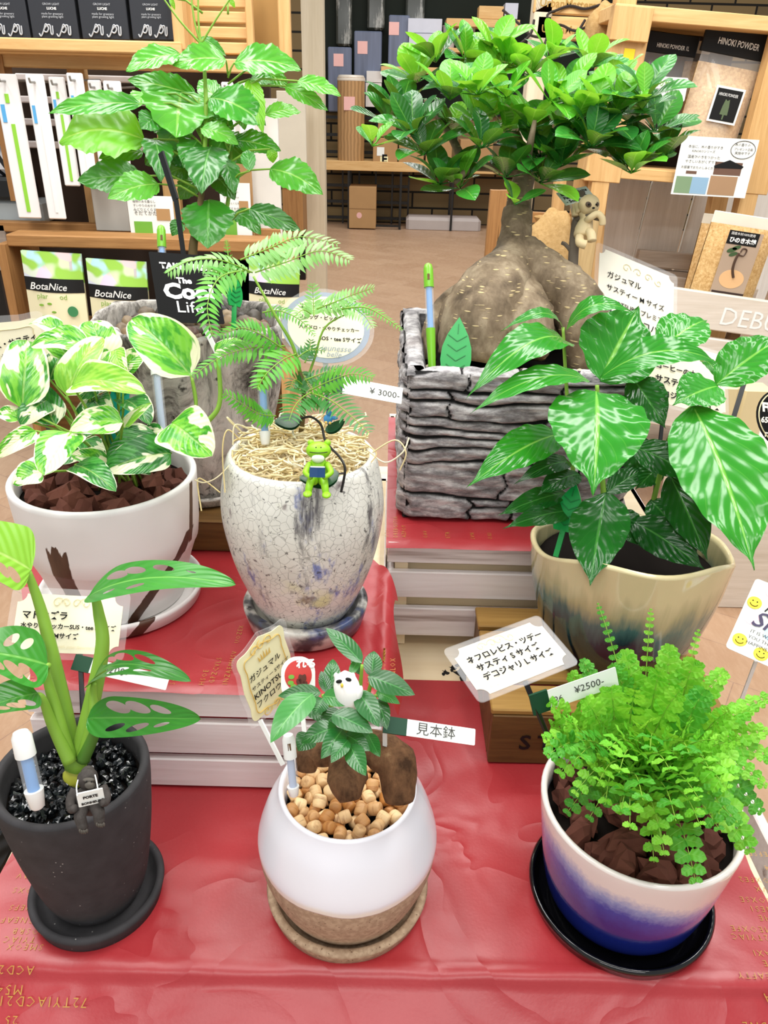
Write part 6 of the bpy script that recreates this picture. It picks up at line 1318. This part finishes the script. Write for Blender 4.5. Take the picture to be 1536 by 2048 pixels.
for i, (x0, x1, y0, y1, grn) in enumerate(((10, 57, 148, 436, 1), (73, 109, 150, 438, 0), (112, 144, 154, 372, 1), (147, 179, 146, 362, 0), (186, 212, 160, 340, 1), (217, 252, 162, 356, 0), (446, 470, 164, 300, 0), (478, 508, 164, 300, 0))):
    yy = yl - .07 - .012 * (i % 2); t = thing('hanging_package', ('leftmost long white package with a green stick hanging on the rack', 'long white package hanging second from the left on the rack', 'shorter white package with a green stick, third from the left on the rack', 'white package with raised hook, fourth from the left on the rack', 'narrow white package, fifth from the left on the rack', 'white package beside the toothed leaves, sixth on the rack', 'white package behind the tall plant stem, left of two', 'white package behind the tall plant stem, right of two')[i], 'package', aty((x0 + x1) / 2, y1, yy), 'white packages hanging on the rack')
    m = MB(); a, b, z0, z1 = pbox(m, x0, y0, x1, y1, yy, .008, .003); m.build('bag', PKG, t, False)
    m = MB(); m.box((a + (b - a) * .22, yy - .001, z0 + (z1 - z0) * .74), ((b - a) * .16, .002, (z1 - z0) * .12)); m.build('blue_mark', BLS, t, False)
    if grn:
        m = MB(); m.box((a + (b - a) * .52, yy - .001, z0 + (z1 - z0) * .36), ((b - a) * .16, .002, (z1 - z0) * .62)); m.box((a + (b - a) * .46, yy - .001, z0 + (z1 - z0) * .84), ((b - a) * .16, .002, (z1 - z0) * .06)); plab(m.build('stick_print', GRS, t, False), 'green stick seen in the bag')
    else:
        m = MB(); m.box((a + (b - a) * .55, yy - .001, z0 + (z1 - z0) * .36), ((b - a) * .12, .002, (z1 - z0) * .62)); m.build('stick_print', TAGW, t, False)
    m = MB(); m.tube([V(((a + b) / 2, yy + .20, z1 - .012)), V(((a + b) / 2, yy - .03, z1 - .018)), V(((a + b) / 2, yy - .034, z1 - .008))], .003, 6); m.build('hook', HOOK, t)
t = thing('wooden_tray', 'light wooden tray above the rack holding four black boxes', 'tray', aty(150, 100, yl - .06))
part('front_board', -60, 78, 362, 104, yl - .10, .02, WOODL); part('base', -60, 100, 362, 110, yl - .08, .20, WOODL); part('end_board', 342, -50, 365, 100, yl - .09, .18, WOODLZ)
g = G('charcoal_print_box', .5, .3); BXM = g.done(hx('#2f3136')); LG = flat('light_grey_print', '#b9bcc0', .5)
for i, (x0, x1) in enumerate(((-42, 50), (55, 149), (156, 251), (258, 343))):
    m = MB(); pbox(m, x0, -60, x1, 77 + i, yl - .06, .11, .002); o = tag(m.build('light_box', BXM, None, False), ('black printed carton at the far left of the tray, cut by the frame', 'black printed carton second from left on the tray', 'black printed carton third from left on the tray', 'black printed carton at the right end of the tray')[i], 'box', 'black cartons on the tray')
    M4, w, h = fr_at(x0, -60, x1, 77 + i, yl - .06)
    text('GROW LIGHT', M4, w * .5, -h * .50, .013, LG, o, align='CENTER', width=w * .36, name='printed_lettering'); text('LUCHE', M4, w * .5, -h * .565, .013, WHITEP, o, align='CENTER', bold=.03, width=w * .2, name='printed_lettering'); text('made for greenery\nplant growing light', M4, w * .5, -h * .64, .008, LG, o, align='CENTER', width=w * .46, name='printed_lettering')
    m = MB()
    for cx in (.30, .68):
        m.tube(bez([M4 @ V((w * (cx + dx), -h * dy, .002)) for dx, dy in ((-.14, .92), (-.10, .96), (-.02, .86), (.03, .78), (.08, .84), (.03, .90), (-.03, .87), (.06, .80), (.12, .80), (.12, .92), (.16, .92), (.17, .80))], 4), .0018, 5)
    m.build('line_drawing', LG, o)
t = thing('slatted_crate', 'honey-coloured slatted crate at the top left behind the tall plant', 'crate', aty(440, 110, yl))
for i in range(5): part('slat', 372, -40 + i * 31, 500, -16 + i * 31, yl + .02, .015, WOODL)
part('post', 366, -60, 384, 112, yl, .03, WOODLZ); part('post', 490, -60, 504, 112, yl, .03, WOODLZ); part('post', 556, -60, 580, 140, yl, .03, WOODLZ); part('back_board', 366, -60, 560, 112, yl + .10, .015, flat('tan_board', '#a0793f', .7))
solid('display_board', 'white upright board behind the tall plant, right of the rack', 'board', 470, 196, 562, 640, yl + .06, .02, flat('white_board', '#e5e2da', .6)); solid('cardboard_sheet', 'brown cardboard sheet leaning on the rack behind the tall plant', 'card', 452, 300, 506, 520, yl + .02, .01, CARDB)
solid('grey_bin', 'grey plastic bin on the lower crate, behind the toothed leaves', 'bin', 186, 366, 254, 462, yl + .02, .14, flat('grey_plastic', '#b5b1a8', .5))
for lab, x0, y0, x1, y1, yy in (('white information sheet with plant photo left of the tall plant trunk', 258, 392, 348, 474, yl - .05), ('white information sheet right of the tall plant trunk', 442, 366, 502, 482, yl - .02)):
    m = MB(); pbox(m, x0, y0, x1, y1, yy, .003); o = tag(m.build('information_sheet', TAGW, None, False), lab, 'sheet'); M4, w, h = fr_at(x0, y0, x1, y1, yy)
    for k in range(4): text(('植物のある暮らし', 'すいやりのめやす', 'みどりとくらす', 'そだてかた')[k], M4, w * .12, -h * (.16 + .1 * k), .014, PEN, o, width=w * .5, name='printed_lettering')
    m = MB(); m.poly([(w * .1, -h * .62), (w * .5, -h * .62), (w * .5, -h * .95), (w * .1, -h * .95)], M4 @ Matrix.Translation((0, 0, .0008)), .0006); m.build('photo_print', GRP, o, False); m = MB(); m.poly([(w * .62, -h * .3), (w * .92, -h * .3), (w * .92, -h * .58), (w * .62, -h * .58)], M4 @ Matrix.Translation((0, 0, .0008)), .0006); m.build('tan_print', CARDB, o, False)
# lower crate with pouches
yk = yl - .16
t = thing('wooden_crate', 'low brown wooden crate under the rack holding the plant food pouches', 'crate', (aty(280, 600, yk).x, yk, 0))
part('top_board', 14, 476, 575, 500, yk + .02, .10, WOODM); part('back_board', 14, 490, 575, 760, yk + .22, .02, flat('dark_crate_inside', '#2a1c12', .8)); m = MB(); a_, b_, z0, z1 = span(14, 490, 40, 760, yk); m.box((a_ + .02, yk + .11, (z1) / 2), (.025, .22, z1)); m.build('end_board', WOODMZ, t, False)
zb_ = aty(240, 668, yk).z; m = MB(); m.box((aty(290, 650, yk).x, yk + .10, zb_ - .012), (.86, .22, .022)); m.build('shelf_board', WOODM, t, False); m = MB(); m.box((aty(290, 650, yk).x, yk + .12, zb_ / 2 - .03), (.84, .02, zb_ - .06)); m.build('lower_front', BROWNW, t, False)
a2 = aty(575, 600, yk).x; m = MB(); m.box((a2 - .015, yk + .11, z1 / 2), (.025, .22, z1)); m.build('end_board', WOODLZ, t, False)
g = G('floral_pouch_print', .35, .4); vv = g.vor(22, feature='F1', out=1); POUT = g.done(g.mix(g.step(g.noise(16, detail=1), .5, .58), g.mix(.6, vv, hx('#e8eef0')), hx('#9ccf52')))
g = G('cream_pouch', .35, .4); POUB = g.done(hx('#efe9c2')); g = G('pouch_leafprint', .4, .4); LFP = g.done(hx('#7fae3e'))
for i, (x0, y0, x1, y1) in enumerate(((42, 500, 162, 664), (172, 516, 292, 678), (498, 512, 600, 668))):
    yy = yk - .03; M4, w, h = quadv((x0, y0), (x1, y0 + 8), (x0 + 22, y1), yy); t = thing('pouch', ('cream pouch with leafy top print, leftmost in the low crate', 'cream pouch with leafy top print, middle of the low crate', 'cream pouch with leafy top print, behind the marbled pot on the right')[i], 'pouch', M4 @ V((w / 2, -h, 0)), 'plant food pouches in the low crate')
    def pz(u, v, s): return M4 @ V((w * u, -h * v, s * (.004 + .022 * sin(pi * u) * (min(1, v * 2.2)) ** 1.2)))
    m = MB(); m.grid(lambda u, v: pz(u, .35 + .65 * v, 1), 10, 10); m.grid(lambda u, v: pz(1 - u, .35 + .65 * v, -1), 10, 10); m.build('body', POUB, t, 'all')
    m = MB(); m.grid(lambda u, v: pz(u, .35 * v, 1), 10, 6); m.grid(lambda u, v: pz(1 - u, .35 * v, -1), 10, 6); m.build('floral_top', POUT, t, 'all')
    m = MB(); m.grid(lambda u, v: pz(u, .30 + .16 * v, 1) + M4.col[2].xyz * .001, 10, 3); bnd = m.build('black_band', DARK, t, 'all')
    text('BotaNice', M4, w * .12, -h * .43, .032, WHITEP, bnd, shear=.3, bold=.01, width=w * .62, lift=.026, name='printed_lettering')
    m = MB(); Q = M4 @ Matrix.Translation((0, 0, .0245)); m.poly([(w * .80 + cos(a) * w * .09, -h * .68 + sin(a) * w * .09) for a in [k * pi / 12 for k in range(24)]], Q, .001); m.build('green_badge', flat('badge_green', '#3f8a56', .5), t, False)
    m = MB()
    for k, (x, y) in enumerate(((.28, .62), (.42, .60), (.30, .76), (.48, .70), (.55, .86))): m.poly([(w * x + cos(a) * w * .04, -h * y + sin(a) * w * .02) for a in [j * pi / 6 for j in range(12)]], Q @ Matrix.Translation((0, 0, .002 if k != 4 else .001)), .0008)
    m.build('leaf_drawing', LFP, t, False); text('plant food', M4, w * .22, -h * .54, .014, LFP, t, lift=.025, width=w * .5, name='printed_lettering')
# far-left edge
solid('book_cover', 'maroon book standing at the left edge beside the rack', 'book', -60, 226, 18, 290, yl + .1, .02, flat('maroon_cover', '#5a2026', .5))
g = G('black_white_stripe', .7); STR = g.done(g.mix(g.step(g.n('TexWave', {'Vector': g.co(rot=(0, .5, 0)), 'Scale': 12.0}), .45, .55), hx('#17181c'), hx('#d5d8dd')))
solid('striped_cloth', 'black and white striped cloth at the left edge', 'cloth', -70, 290, 28, 352, yl + .12, .05, STR, None, .02); solid('black_case', 'black case under the striped cloth at the left edge', 'case', -80, 354, 42, 400, yl + .1, .15, BLACKP, None, .01); solid('grey_tub', 'blue-grey tub at the left edge under the black case', 'tub', -80, 400, 84, 446, yl + .12, .12, flat('blue_grey_tub', '#a9b0b1', .5), None, .01)
solid('wall_shelf', 'grey weathered board at the left edge beside the low crate', 'board', -120, 448, 16, 540, yl + .05, .2, wood('weathered_grey', '#7d7167', '#a99c90', 0)); solid('slatted_mat', 'black slatted mat at the left edge below the grey board', 'mat', -120, 545, 20, 660, yl + .1, .1, STR if False else BLACKP)
# ---- right display
QUAD = quadv
def qbox(m, M4, x0, x1, y0, y1, z0, z1, bev=.002): m.box(M4 @ V(((x0 + x1) / 2, (y0 + y1) / 2, (z0 + z1) / 2)), (x1 - x0, abs(y1 - y0), abs(z1 - z0)), M4.to_3x3(), bev=bev)
M4, w, h = quadv((1232, 6), (1560, 34), (1204, 362), 2.45)
t = thing('pine_cabinet', 'open pine shelf box with bags of wood shavings at the upper right', 'shelf', M4 @ V((w / 2, -h, 0)))
for nm, a in (('side_post', (0, .105, -h, 0, -.05, 0)), ('side_post', (w, w + .1, -h, 0, -.05, 0)), ('top_board', (.0, w + .1, -.035, 0.0, -.26, .002)), ('shelf_board', (.10, w, -h * .97, -h * .90, -.26, -.002)), ('corner_block', (-.004, .10, -.085, -.005, .001, .02)), ('side_panel', (.03, .05, -h, -.04, -.26, -.052))):
    m = MB(); qbox(m, M4, *a); m.build(nm, WOODL if nm in ('top_board', 'shelf_board') else WOODLZ, t, False)
m = MB(); qbox(m, M4, .05, w, -h, -.03, -.28, -.262); m.build('back_panel', flat('dark_cabinet_back', '#2d1d10', .8), t, False)
m = MB(); qbox(m, M4, .045, .075, -.26, -.10, .0005, .002); tg_ = m.build('yellow_tape', YEL, t, False)
for xx in (.05, w + .05):
    p = M4 @ V((xx, -h, -.025)); m = MB(); m.box((p.x, p.y, p.z / 2), (.05, .045, p.z)); m.build('cabinet_leg', WOODLZ, t, False)
    p = M4 @ V((xx, -h, -.235)); m = MB(); m.box((p.x, p.y, p.z / 2), (.05, .045, p.z)); m.build('cabinet_leg', WOODLZ, t, False)
g = G('wood_shavings', .7, .25); n1 = g.noise(120, detail=5, rough=.7); SHAV = g.done(g.ramp(n1, [(.35, hx('#b98f55')), (.6, hx('#dcb880')), (.8, hx('#eed3a3'))]), n1, .6, .002)
CLB = glassy('clear_bag_film', (.95, .93, .9, 1), .22, .1)
def bag(lab, TL, TR, BL, d, title, hd=.16, fill=.30, group=None, lbl=(.42, .48, .44, .36), th=.035):
    M4, w, h = quadv(TL, TR, BL, d); t = thing('shavings_bag', lab, 'bag', M4 @ V((w / 2, -h, 0)), group)
    def pz(u, v, s, k=1): return M4 @ V((w * (.03 + .94 * u), -h * v, s * (.003 + th * k * sin(pi * min(1, max(0, u))) ** .6 * min(1, max(0, (v - hd) * 3)))))
    m = MB(); m.grid(lambda u, v: pz(u, fill + (1 - fill) * v, 1), 10, 12); m.grid(lambda u, v: pz(1 - u, fill + (1 - fill) * v, -1), 10, 12); m.grid(lambda u, v: (pz(u, fill, 1) * (1 - v) + pz(u, fill, -1) * v), 10, 2); m.build('shavings', SHAV, t, 'all')
    m = MB(); m.grid(lambda u, v: pz(u, hd + (1 - hd) * v, 1, 1.06) + M4.col[2].xyz * .003, 10, 12); m.build('clear_film', CLB, t, 'all')
    m = MB(); qbox(m, M4, 0, w, -h * hd, 0, -.004, .006); hd_ = m.build('header_card', DARK if title else CARDG, t, False)
    if title: text(title, M4, w * .22, -h * hd * .72, h * .075, WHITEP, hd_, lift=.0068, bold=.01, squash=1.5, width=w * .62, name='printed_lettering')
    if lbl:
        x, y, lw, lh = lbl; Q = M4 @ Matrix.Translation((0, 0, th * 1.06 + .0085)); a, b = w * x, w * (x + lw); c, e = -h * y, -h * (y + lh)
        m = MB(); m.poly([(a, c), (b, c), (b, e), (a, e)][::-1], Q, .001); l0 = m.build('white_border', TAGW, t, False); i_ = w * .03
        m = MB(); m.poly([(a + i_, c - i_), (b - i_, c - i_), (b - i_, e + i_), (a + i_, e + i_)][::-1], Q @ Matrix.Translation((0, 0, .0008)), .0006); m.build('black_label', DARK, t, False)
        text('HINOKI POWDER', Q, a + i_ * 2, c - h * lh * .26, h * .045, WHITEP, t, width=w * lw * .66, squash=1.6, lift=.0018, name='printed_lettering')
        m = MB(); cx = (a + b) / 2; m.poly([(cx - w * .01, e + h * .03), (cx + w * .01, e + h * .03), (cx + w * .012, e + h * .07), (cx + w * .06, e + h * .07), (cx + w * .05, e + h * .14), (cx + w * .03, e + h * .2), (cx, e + h * lh * .62), (cx - w * .03, e + h * .2), (cx - w * .05, e + h * .14), (cx - w * .06, e + h * .07), (cx - w * .012, e + h * .07)], Q @ Matrix.Translation((0, 0, .0014)), .0005); m.build('tree_print', flat('dark_olive_print', '#5a6a4a', .5), t, False)
    return t, M4, w, h
bag('brown shavings bag edge between the two black-topped bags', (1378, 80), (1424, 84), (1362, 280), 2.62, None, .12, .2, None, None, .03)
bag('black-topped bag of shavings on the right, larger in view', (1420, 30), (1552, 56), (1386, 274), 2.53, 'HINOKI POWDER', .28, .36, None, (.34, .60 - .07, .44, .30))
t, M4, w, h = bag('black-topped bag of shavings on the left with a small white card', (1296, 60), (1400, 74), (1268, 300), 2.58, 'HINOKI POWDER 1L', .17, .50, None, (.40, .56, .44, .24))
t, M4, w, h = label('shelf_card', 'small white card with green and grey writing on the left bag', 'card', (1306, 152), (1378, 156), (1302, 200), 2.50, lambda w, h: rrect(w, h, .006), TAGW)
text('香りサシェル', M4, w * .06, -h * .38, .022, GRP, t, bold=.03, width=w * .88); text('部屋の木の', M4, w * .14, -h * .66, .014, PEN, t, width=w * .6); text('いい香り♪', M4, w * .26, -h * .90, .014, PEN, t, width=w * .5)
t, M4, w, h = label('flyer', 'white printed flyer with small photos taped below the shavings bags', 'flyer', (1366, 271), (1519, 280), (1340, 388), 2.42, lambda w, h: rrect(w, h, .001), TAGW)
for i, (s, x, y, k) in enumerate((('本当に、木の香りがすき', .10, .19, .45), ('KINOKOシリーズ', .16, .26, .3), ('国産ひのきをつかった', .12, .36, .42), ('やさしいおがくずです', .10, .44, .42), ('お部屋でおたのしみください', .06, .54, .5), ('木の香りの', .70, .12, .2), ('プレゼント企画', .70, .19, .24), ('実施中です', .72, .26, .2))): text(s, M4, w * x, -h * y, .012, PEN, t, width=w * k, res=1, name='printed_lettering')
PB = [flat('photo_brown', '#6d5142', .4), flat('photo_tan', '#a98766', .4), flat('photo_green', '#7f9a76', .4), flat('photo_blue', '#8fb2cc', .4)]
for mt, x0, y0, x1, y1 in ((0, .50, .40, .86, .62), (1, .48, .64, .84, .97), (2, .03, .68, .24, .97), (3, .24, .68, .46, .97), (0, .14, .58, .28, .63)): m = MB(); m.poly([(w * x0, -h * y0), (w * x0, -h * y1), (w * x1, -h * y1), (w * x1, -h * y0)], M4 @ Matrix.Translation((0, 0, .0006)), .0006); m.build('photo_print', PB[mt], t, False)
m = MB(); m.poly([(w * .49, -h * .47), (w * .68, -h * .36), (w * .88, -h * .46), (w * .86, -h * .50), (w * .50, -h * .51)][::1], M4 @ Matrix.Translation((0, 0, .0012)), .0006); m.build('roof_print', DARK, t, False); m = MB(); m.tube([M4 @ V((w * (.82 + .16 * cos(a)), -h * (.18 + .15 * sin(a)), .0008)) for a in [k * pi / 14 for k in range(29)]], .0008, 4); m.build('speech_ring', PEN, t)
# whitewashed boards behind
for lab, TL, TR, BL, d in (('white painted door panel left of the beige planks', (1212, 352), (1302, 362), (1178, 640), 2.80), ('beige upright plank, left of two under the cabinet', (1312, 340), (1396, 350), (1282, 640), 2.80), ('beige upright plank, right of two under the cabinet', (1402, 352), (1500, 364), (1372, 640), 2.80), ('beige upright plank behind the hinoki bag at the right edge', (1506, 364), (1610, 380), (1470, 640), 2.80)):
    M4, w, h = quadv(TL, TR, BL, d); m = MB(); qbox(m, M4, 0, w, -h, 0, -.02, 0); tag(m.build('upright_board', WHITEWZ if 'plank' in lab else flat('white_door_paint', '#e6e7ea', .5), None, False), lab, 'board')
GREYW = wood('grey_weathered_plank', '#a39282', '#cdbfae', 0, .8, .6); PALEW = wood('pale_limed_plank', '#cfc2b0', '#e9dfd2', 0, .7, .6, '#a8947f')
M4, w, h = quadv((1280, 500), (1420, 512), (1276, 570), 2.72); t = thing('pallet_rail', 'grey weathered double rail behind the bonsai label', 'rail', M4 @ V((w / 2, -h, 0)))
for a in ((0, w, -h * .45, 0), (0, w, -h, -h * .52)): m = MB(); qbox(m, M4, *a, -.03, 0); m.build('plank', GREYW, t, False)
M4, w, h = quadv((1338, 574), (1600, 612), (1348, 900), 2.30); t = thing('limed_crate', 'pale limed wooden crate with faint white lettering at the right edge', 'crate', M4 @ V((w / 2, -h, 0)))
for y0, y1 in ((0, .20), (.245, .52), (.57, .80)): m = MB(); qbox(m, M4, 0, w, -h * y1, -h * y0, -.025, 0, .003); pk = m.build('plank', PALEW, t, False); (text('DEBUT', M4, w * .44, -h * .16, h * .14, WHITEP, pk, lift=.001, name='stencil_lettering') if y0 == 0 else None)
m = MB(); qbox(m, M4, .02, .05, -h, -.01, -.06, -.026); m.build('post', BROWNW, t, False); m = MB(); qbox(m, M4, w * .6, w * .6 + .03, -h, -.01, -.06, -.026); m.build('post', BROWNW, t, False); m = MB(); qbox(m, M4, 0, w, -h, -h * .02, -.30, -.28); m.build('back_board', GREYW, t, False)
m = MB(); qbox(m, M4, 0, w, -h * .97, -h * .93, -.28, -.03); m.build('base_board', GREYW, t, False)
for xx in (.03, w - .03):
    for zz in (-.05, -.25): p = M4 @ V((xx, -h * .9, zz)); m = MB(); m.box((p.x, p.y, p.z / 2), (.04, .04, p.z)); m.build('leg', GREYW, t, False)
# hinoki strip bags
def sbag(lab, TL, TR, BL, d, printed):
    M4, w, h = quadv(TL, TR, BL, d); t = thing('wood_strip_bag', lab, 'bag', M4 @ V((w / 2, -h, 0))); th = .03
    def pz(u, v, s): return M4 @ V((w * u, -h * v, s * (.003 + th * sin(pi * u) ** .6 * min(1, max(0, (v - .10) * 4)))))
    m = MB(); m.grid(lambda u, v: pz(u, .12 + .88 * v, 1), 10, 12); m.grid(lambda u, v: pz(1 - u, .12 + .88 * v, -1), 10, 12); m.build('strips', SHAV, t, 'all')
    m = MB(); qbox(m, M4, 0, w, -h * .13, 0, -.002, .003); m.build('clear_header', CARDG, t, False)
    if printed:
        Q = M4 @ Matrix.Translation((0, 0, th + .006)); R_ = lambda x0, y0, x1, y1: [(w * x0, -h * y0), (w * x0, -h * y1), (w * x1, -h * y1), (w * x1, -h * y0)]
        m = MB(); m.poly(R_(.24, .16, .76, .98), Q, .001); m.build('print_panel', flat('taupe_print', '#b39c86', .5), t, False)
        m = MB(); m.poly(R_(.24, .16, .70, .30), Q @ Matrix.Translation((0, 0, .0008)), .0006); b_ = m.build('black_title', DARK, t, False); text('ひのき木綿', Q, w * .27, -h * .275, .034, WHITEP, b_, bold=.04, width=w * .40, lift=.0016, name='printed_lettering'); text('国産木材100%使用', Q, w * .27, -h * .20, .013, WHITEP, b_, width=w * .36, lift=.0016, name='printed_lettering')
        m = MB(); m.poly([(w * (.5 + .19 * cos(a)), -h * (.66 + .10 * sin(a))) for a in [k * pi / 16 for k in range(32)]][::-1], Q @ Matrix.Translation((0, 0, .0006)), .0006); m.build('bowl_print', flat('peach_print', '#e3b683', .5), t, False)
        m = MB(); m.tube(bez([Q @ V((w * x, -h * y, .0014)) for x, y in ((.52, .64), (.47, .56), (.46, .46), (.48, .38))], 5), .004, 6); m.tube(bez([Q @ V((w * x, -h * y, .0014)) for x, y in ((.48, .40), (.56, .40), (.58, .34), (.52, .33), (.50, .37))], 5), .002, 6); m.build('plant_print', flat('bark_print', '#4a3426', .5), t)
        m = MB()
        for x, y, s in ((.36, .36, .07), (.42, .33, .06), (.40, .40, .06)): m.poly([(w * x + cos(a) * w * s, -h * y + sin(a + .6) * w * s * .6) for a in [k * pi / 8 for k in range(16)]], Q @ Matrix.Translation((0, 0, .0012)), .0006)
        m.build('leaf_print', flat('leaf_print_green', '#3e5a34', .5), t, False)
        m = MB(); m.poly(R_(.26, .80, .76, .97), Q @ Matrix.Translation((0, 0, .001)), .0006); b_ = m.build('caption_panel', flat('dark_brown_print', '#3c2a24', .5), t, False); text('天然の調湿効果と香りで', Q, w * .28, -h * .85, .014, WHITEP, b_, width=w * .44, lift=.0018, name='printed_lettering'); text('虫をよせつけない', Q, w * .28, -h * .89, .014, WHITEP, b_, width=w * .34, lift=.0018, name='printed_lettering')
    return t
sbag('clear bag of wood strips with a printed plant panel at the right edge', (1430, 420), (1560, 440), (1424, 604), 2.37, True); sbag('plain bag of wood strips behind the printed one', (1408, 426), (1470, 432), (1396, 582), 2.46, False)
g = G('yellow_white_pack', .35); PKY = g.done(g.mix(g.step(g.noise(9, detail=2), .56, .6), hx('#e0cfa0'), hx('#f0c22e')))
for lab, a in (('clear bag with yellow print behind the black sign stick', (1425, 770, 1470, 900)), ('clear bag with yellow print beside the round black sign', (1472, 775, 1530, 905))): solid('printed_bag', lab, 'bag', *a, 1.78, .05, PKY, None, .01)
zs = aty(1470, 902, 1.78).z; xs = aty(1480, 902, 1.78).x; m = MB(); m.box((xs + .05, 1.86, zs / 2), (.30, .22, zs), bev=.003); tag(m.build('low_stand', PALEW, None, False), 'pale low stand under the yellow printed bags at the right edge', 'stand')
solid('floor_crate', 'grey-white wooden crate standing on the floor at the right edge', 'crate', 1462, 1076, 1640, 1118, atz(1480, 1118, 0).y, .3, WHITEW, None, .003)
m = MB(); p = atz(1530, 1640, Z); a0 = V((.412, .52, 0)); t = thing('white_crate', 'worn white wooden crate against the right side of the table', 'crate', (.43, .62, 0))
for i, x in enumerate((.415, .50)):
    for zz in (.06, .2, .34): m = MB(); m.box((x, .68, zz), (.014, .34, .10), bev=.002); m.build('slat', WHITEW, t, False)
for y in (.515, .845): m = MB(); m.box((.4575, y, .2), (.07, .014, .38), bev=.002); m.build('end_board', WHITEWZ, t, False)
# plaques, twigs, pouch and easel left of the cabinet
RLF = flat('carved_lettering', '#a8833e', .6)
for i, (TL, TR, BL, s) in enumerate((((1072, -22), (1206, -14), (1068, 26), 'UrbanMatters'), ((1076, 30), (1200, 36), (1072, 78), 'UrbanMatters'))):
    M4, w, h = quadv(TL, TR, BL, 2.75); m = MB(); qbox(m, M4, 0, w, -h, 0, -.02, 0, .004); o = tag(m.build('wooden_plaque', WOODL, None, False), ('upper carved wooden plaque at the top edge', 'lower carved wooden plaque behind the bonsai top')[i], 'plaque'); text(s, M4, w * .08, -h * .70, h * .5, RLF, o, width=w * .84, bold=.02, name='carved_lettering')
t = thing('twig_branch', 'dark bare twigs over the carved wooden plaques', 'branch', atd(1150, 120, 2.3)); m = MB()
for P in ([(1005, 20), (1040, 50), (1060, 70), (1080, 75)], [(1085, 100), (1098, 60), (1095, 30), (1110, 22)], [(1098, 60), (1120, 50), (1150, 62), (1180, 50)], [(1110, 22), (1140, 12), (1170, 18), (1200, 10)], [(1120, 90), (1150, 70), (1170, 40)], [(1030, 95), (1060, 70), (1068, 40)]): m.tube(bez([atd(x, y, 2.3) for x, y in P], 4), .004, 5)
m.build('twig', flat('dark_twig', '#2a211c', .8), t)
post('white_post', 'white upright post behind the bonsai top', 'post', 1042, 1076, 2.75, .08, COLM); post('wooden_post', 'tan upright post beside the burlap pouch', 'post', 1192, 1230, 2.62, .05, WOODLZ)
BURL = G('burlap', .9, .1); BURL = BURL.done(BURL.mix(BURL.noise(90, detail=2), hx('#9c7a48'), hx('#c9a876')), BURL.noise(150), .6, .003)
t = thing('burlap_pouch', 'burlap pouch hanging left of the pine cabinet', 'pouch', atd(1205, 110, 2.25)); m = MB(); c = atd(1205, 66, 2.25); m.ball(c, (.05, .03, .075), 16, 12, nz=.25); m.build('pouch', BURL, t, 'all'); m = MB(); m.tube(bez([atd(1190, 35, 2.22), atd(1200, 18, 2.22), atd(1222, 16, 2.22), atd(1230, 30, 2.22)], 5), .004, 6); m.build('cord', BURL, t)
t = thing('wooden_easel', 'tan wooden easel stand behind the bonsai trunk', 'easel', atz(1080, 620, 0.3))
for a, b in (((992, 380), (968, 640)), ((1012, 380), (996, 640)), ((1120, 360), (1096, 640)), ((1204, 360), (1180, 640))):
    m = MB(); m.bar(aty(*a, 2.62), aty(*b, 2.62) , .035, .03, up=V((0, 1, 0))); m.build('leg', WOODMZ if a[0] < 1100 else WOODLZ, t, False)
m = MB(); m.bar(aty(985, 430, 2.65), aty(1195, 440, 2.65), .03, .03); m.build('crossbar', WOODM, t, False)
t = thing('burlap_sack', 'burlap sack behind the bonsai trunk', 'sack', atd(1090, 590, 2.30)); m = MB(); m.ball(atd(1098, 510, 2.34), (.075, .05, .13), 18, 14, nz=.2); m.build('sack', BURL, t, 'all'); m = MB(); m.lathe(atd(1098, 455, 2.34) - V((0, 0, .02)), [(.035, 0), (.03, .02), (.05, .05)], 18); m.build('tied_neck', BURL, t)
solid('bark_plank', 'pale brown plank standing behind the sloth figurine', 'plank', 1134, 420, 1186, 640, 2.42, .03, wood('tan_plank', '#a58a5c', '#c9ae7e', 2))

g = G('black_weave', .6, .3); BWV = g.done(hx('#151515'), g.n('TexWave', {'Vector': g.co(rot=(.6, .3, .4)), 'Scale': 60.0}), .8, .003)
m = MB(); m.box((-.50, .545, (T - .02) / 2), (.20, .15, T - .02), bev=.012); tag(m.build('black_basket', BWV, None, False), 'black woven basket on the floor left of the table front', 'basket')
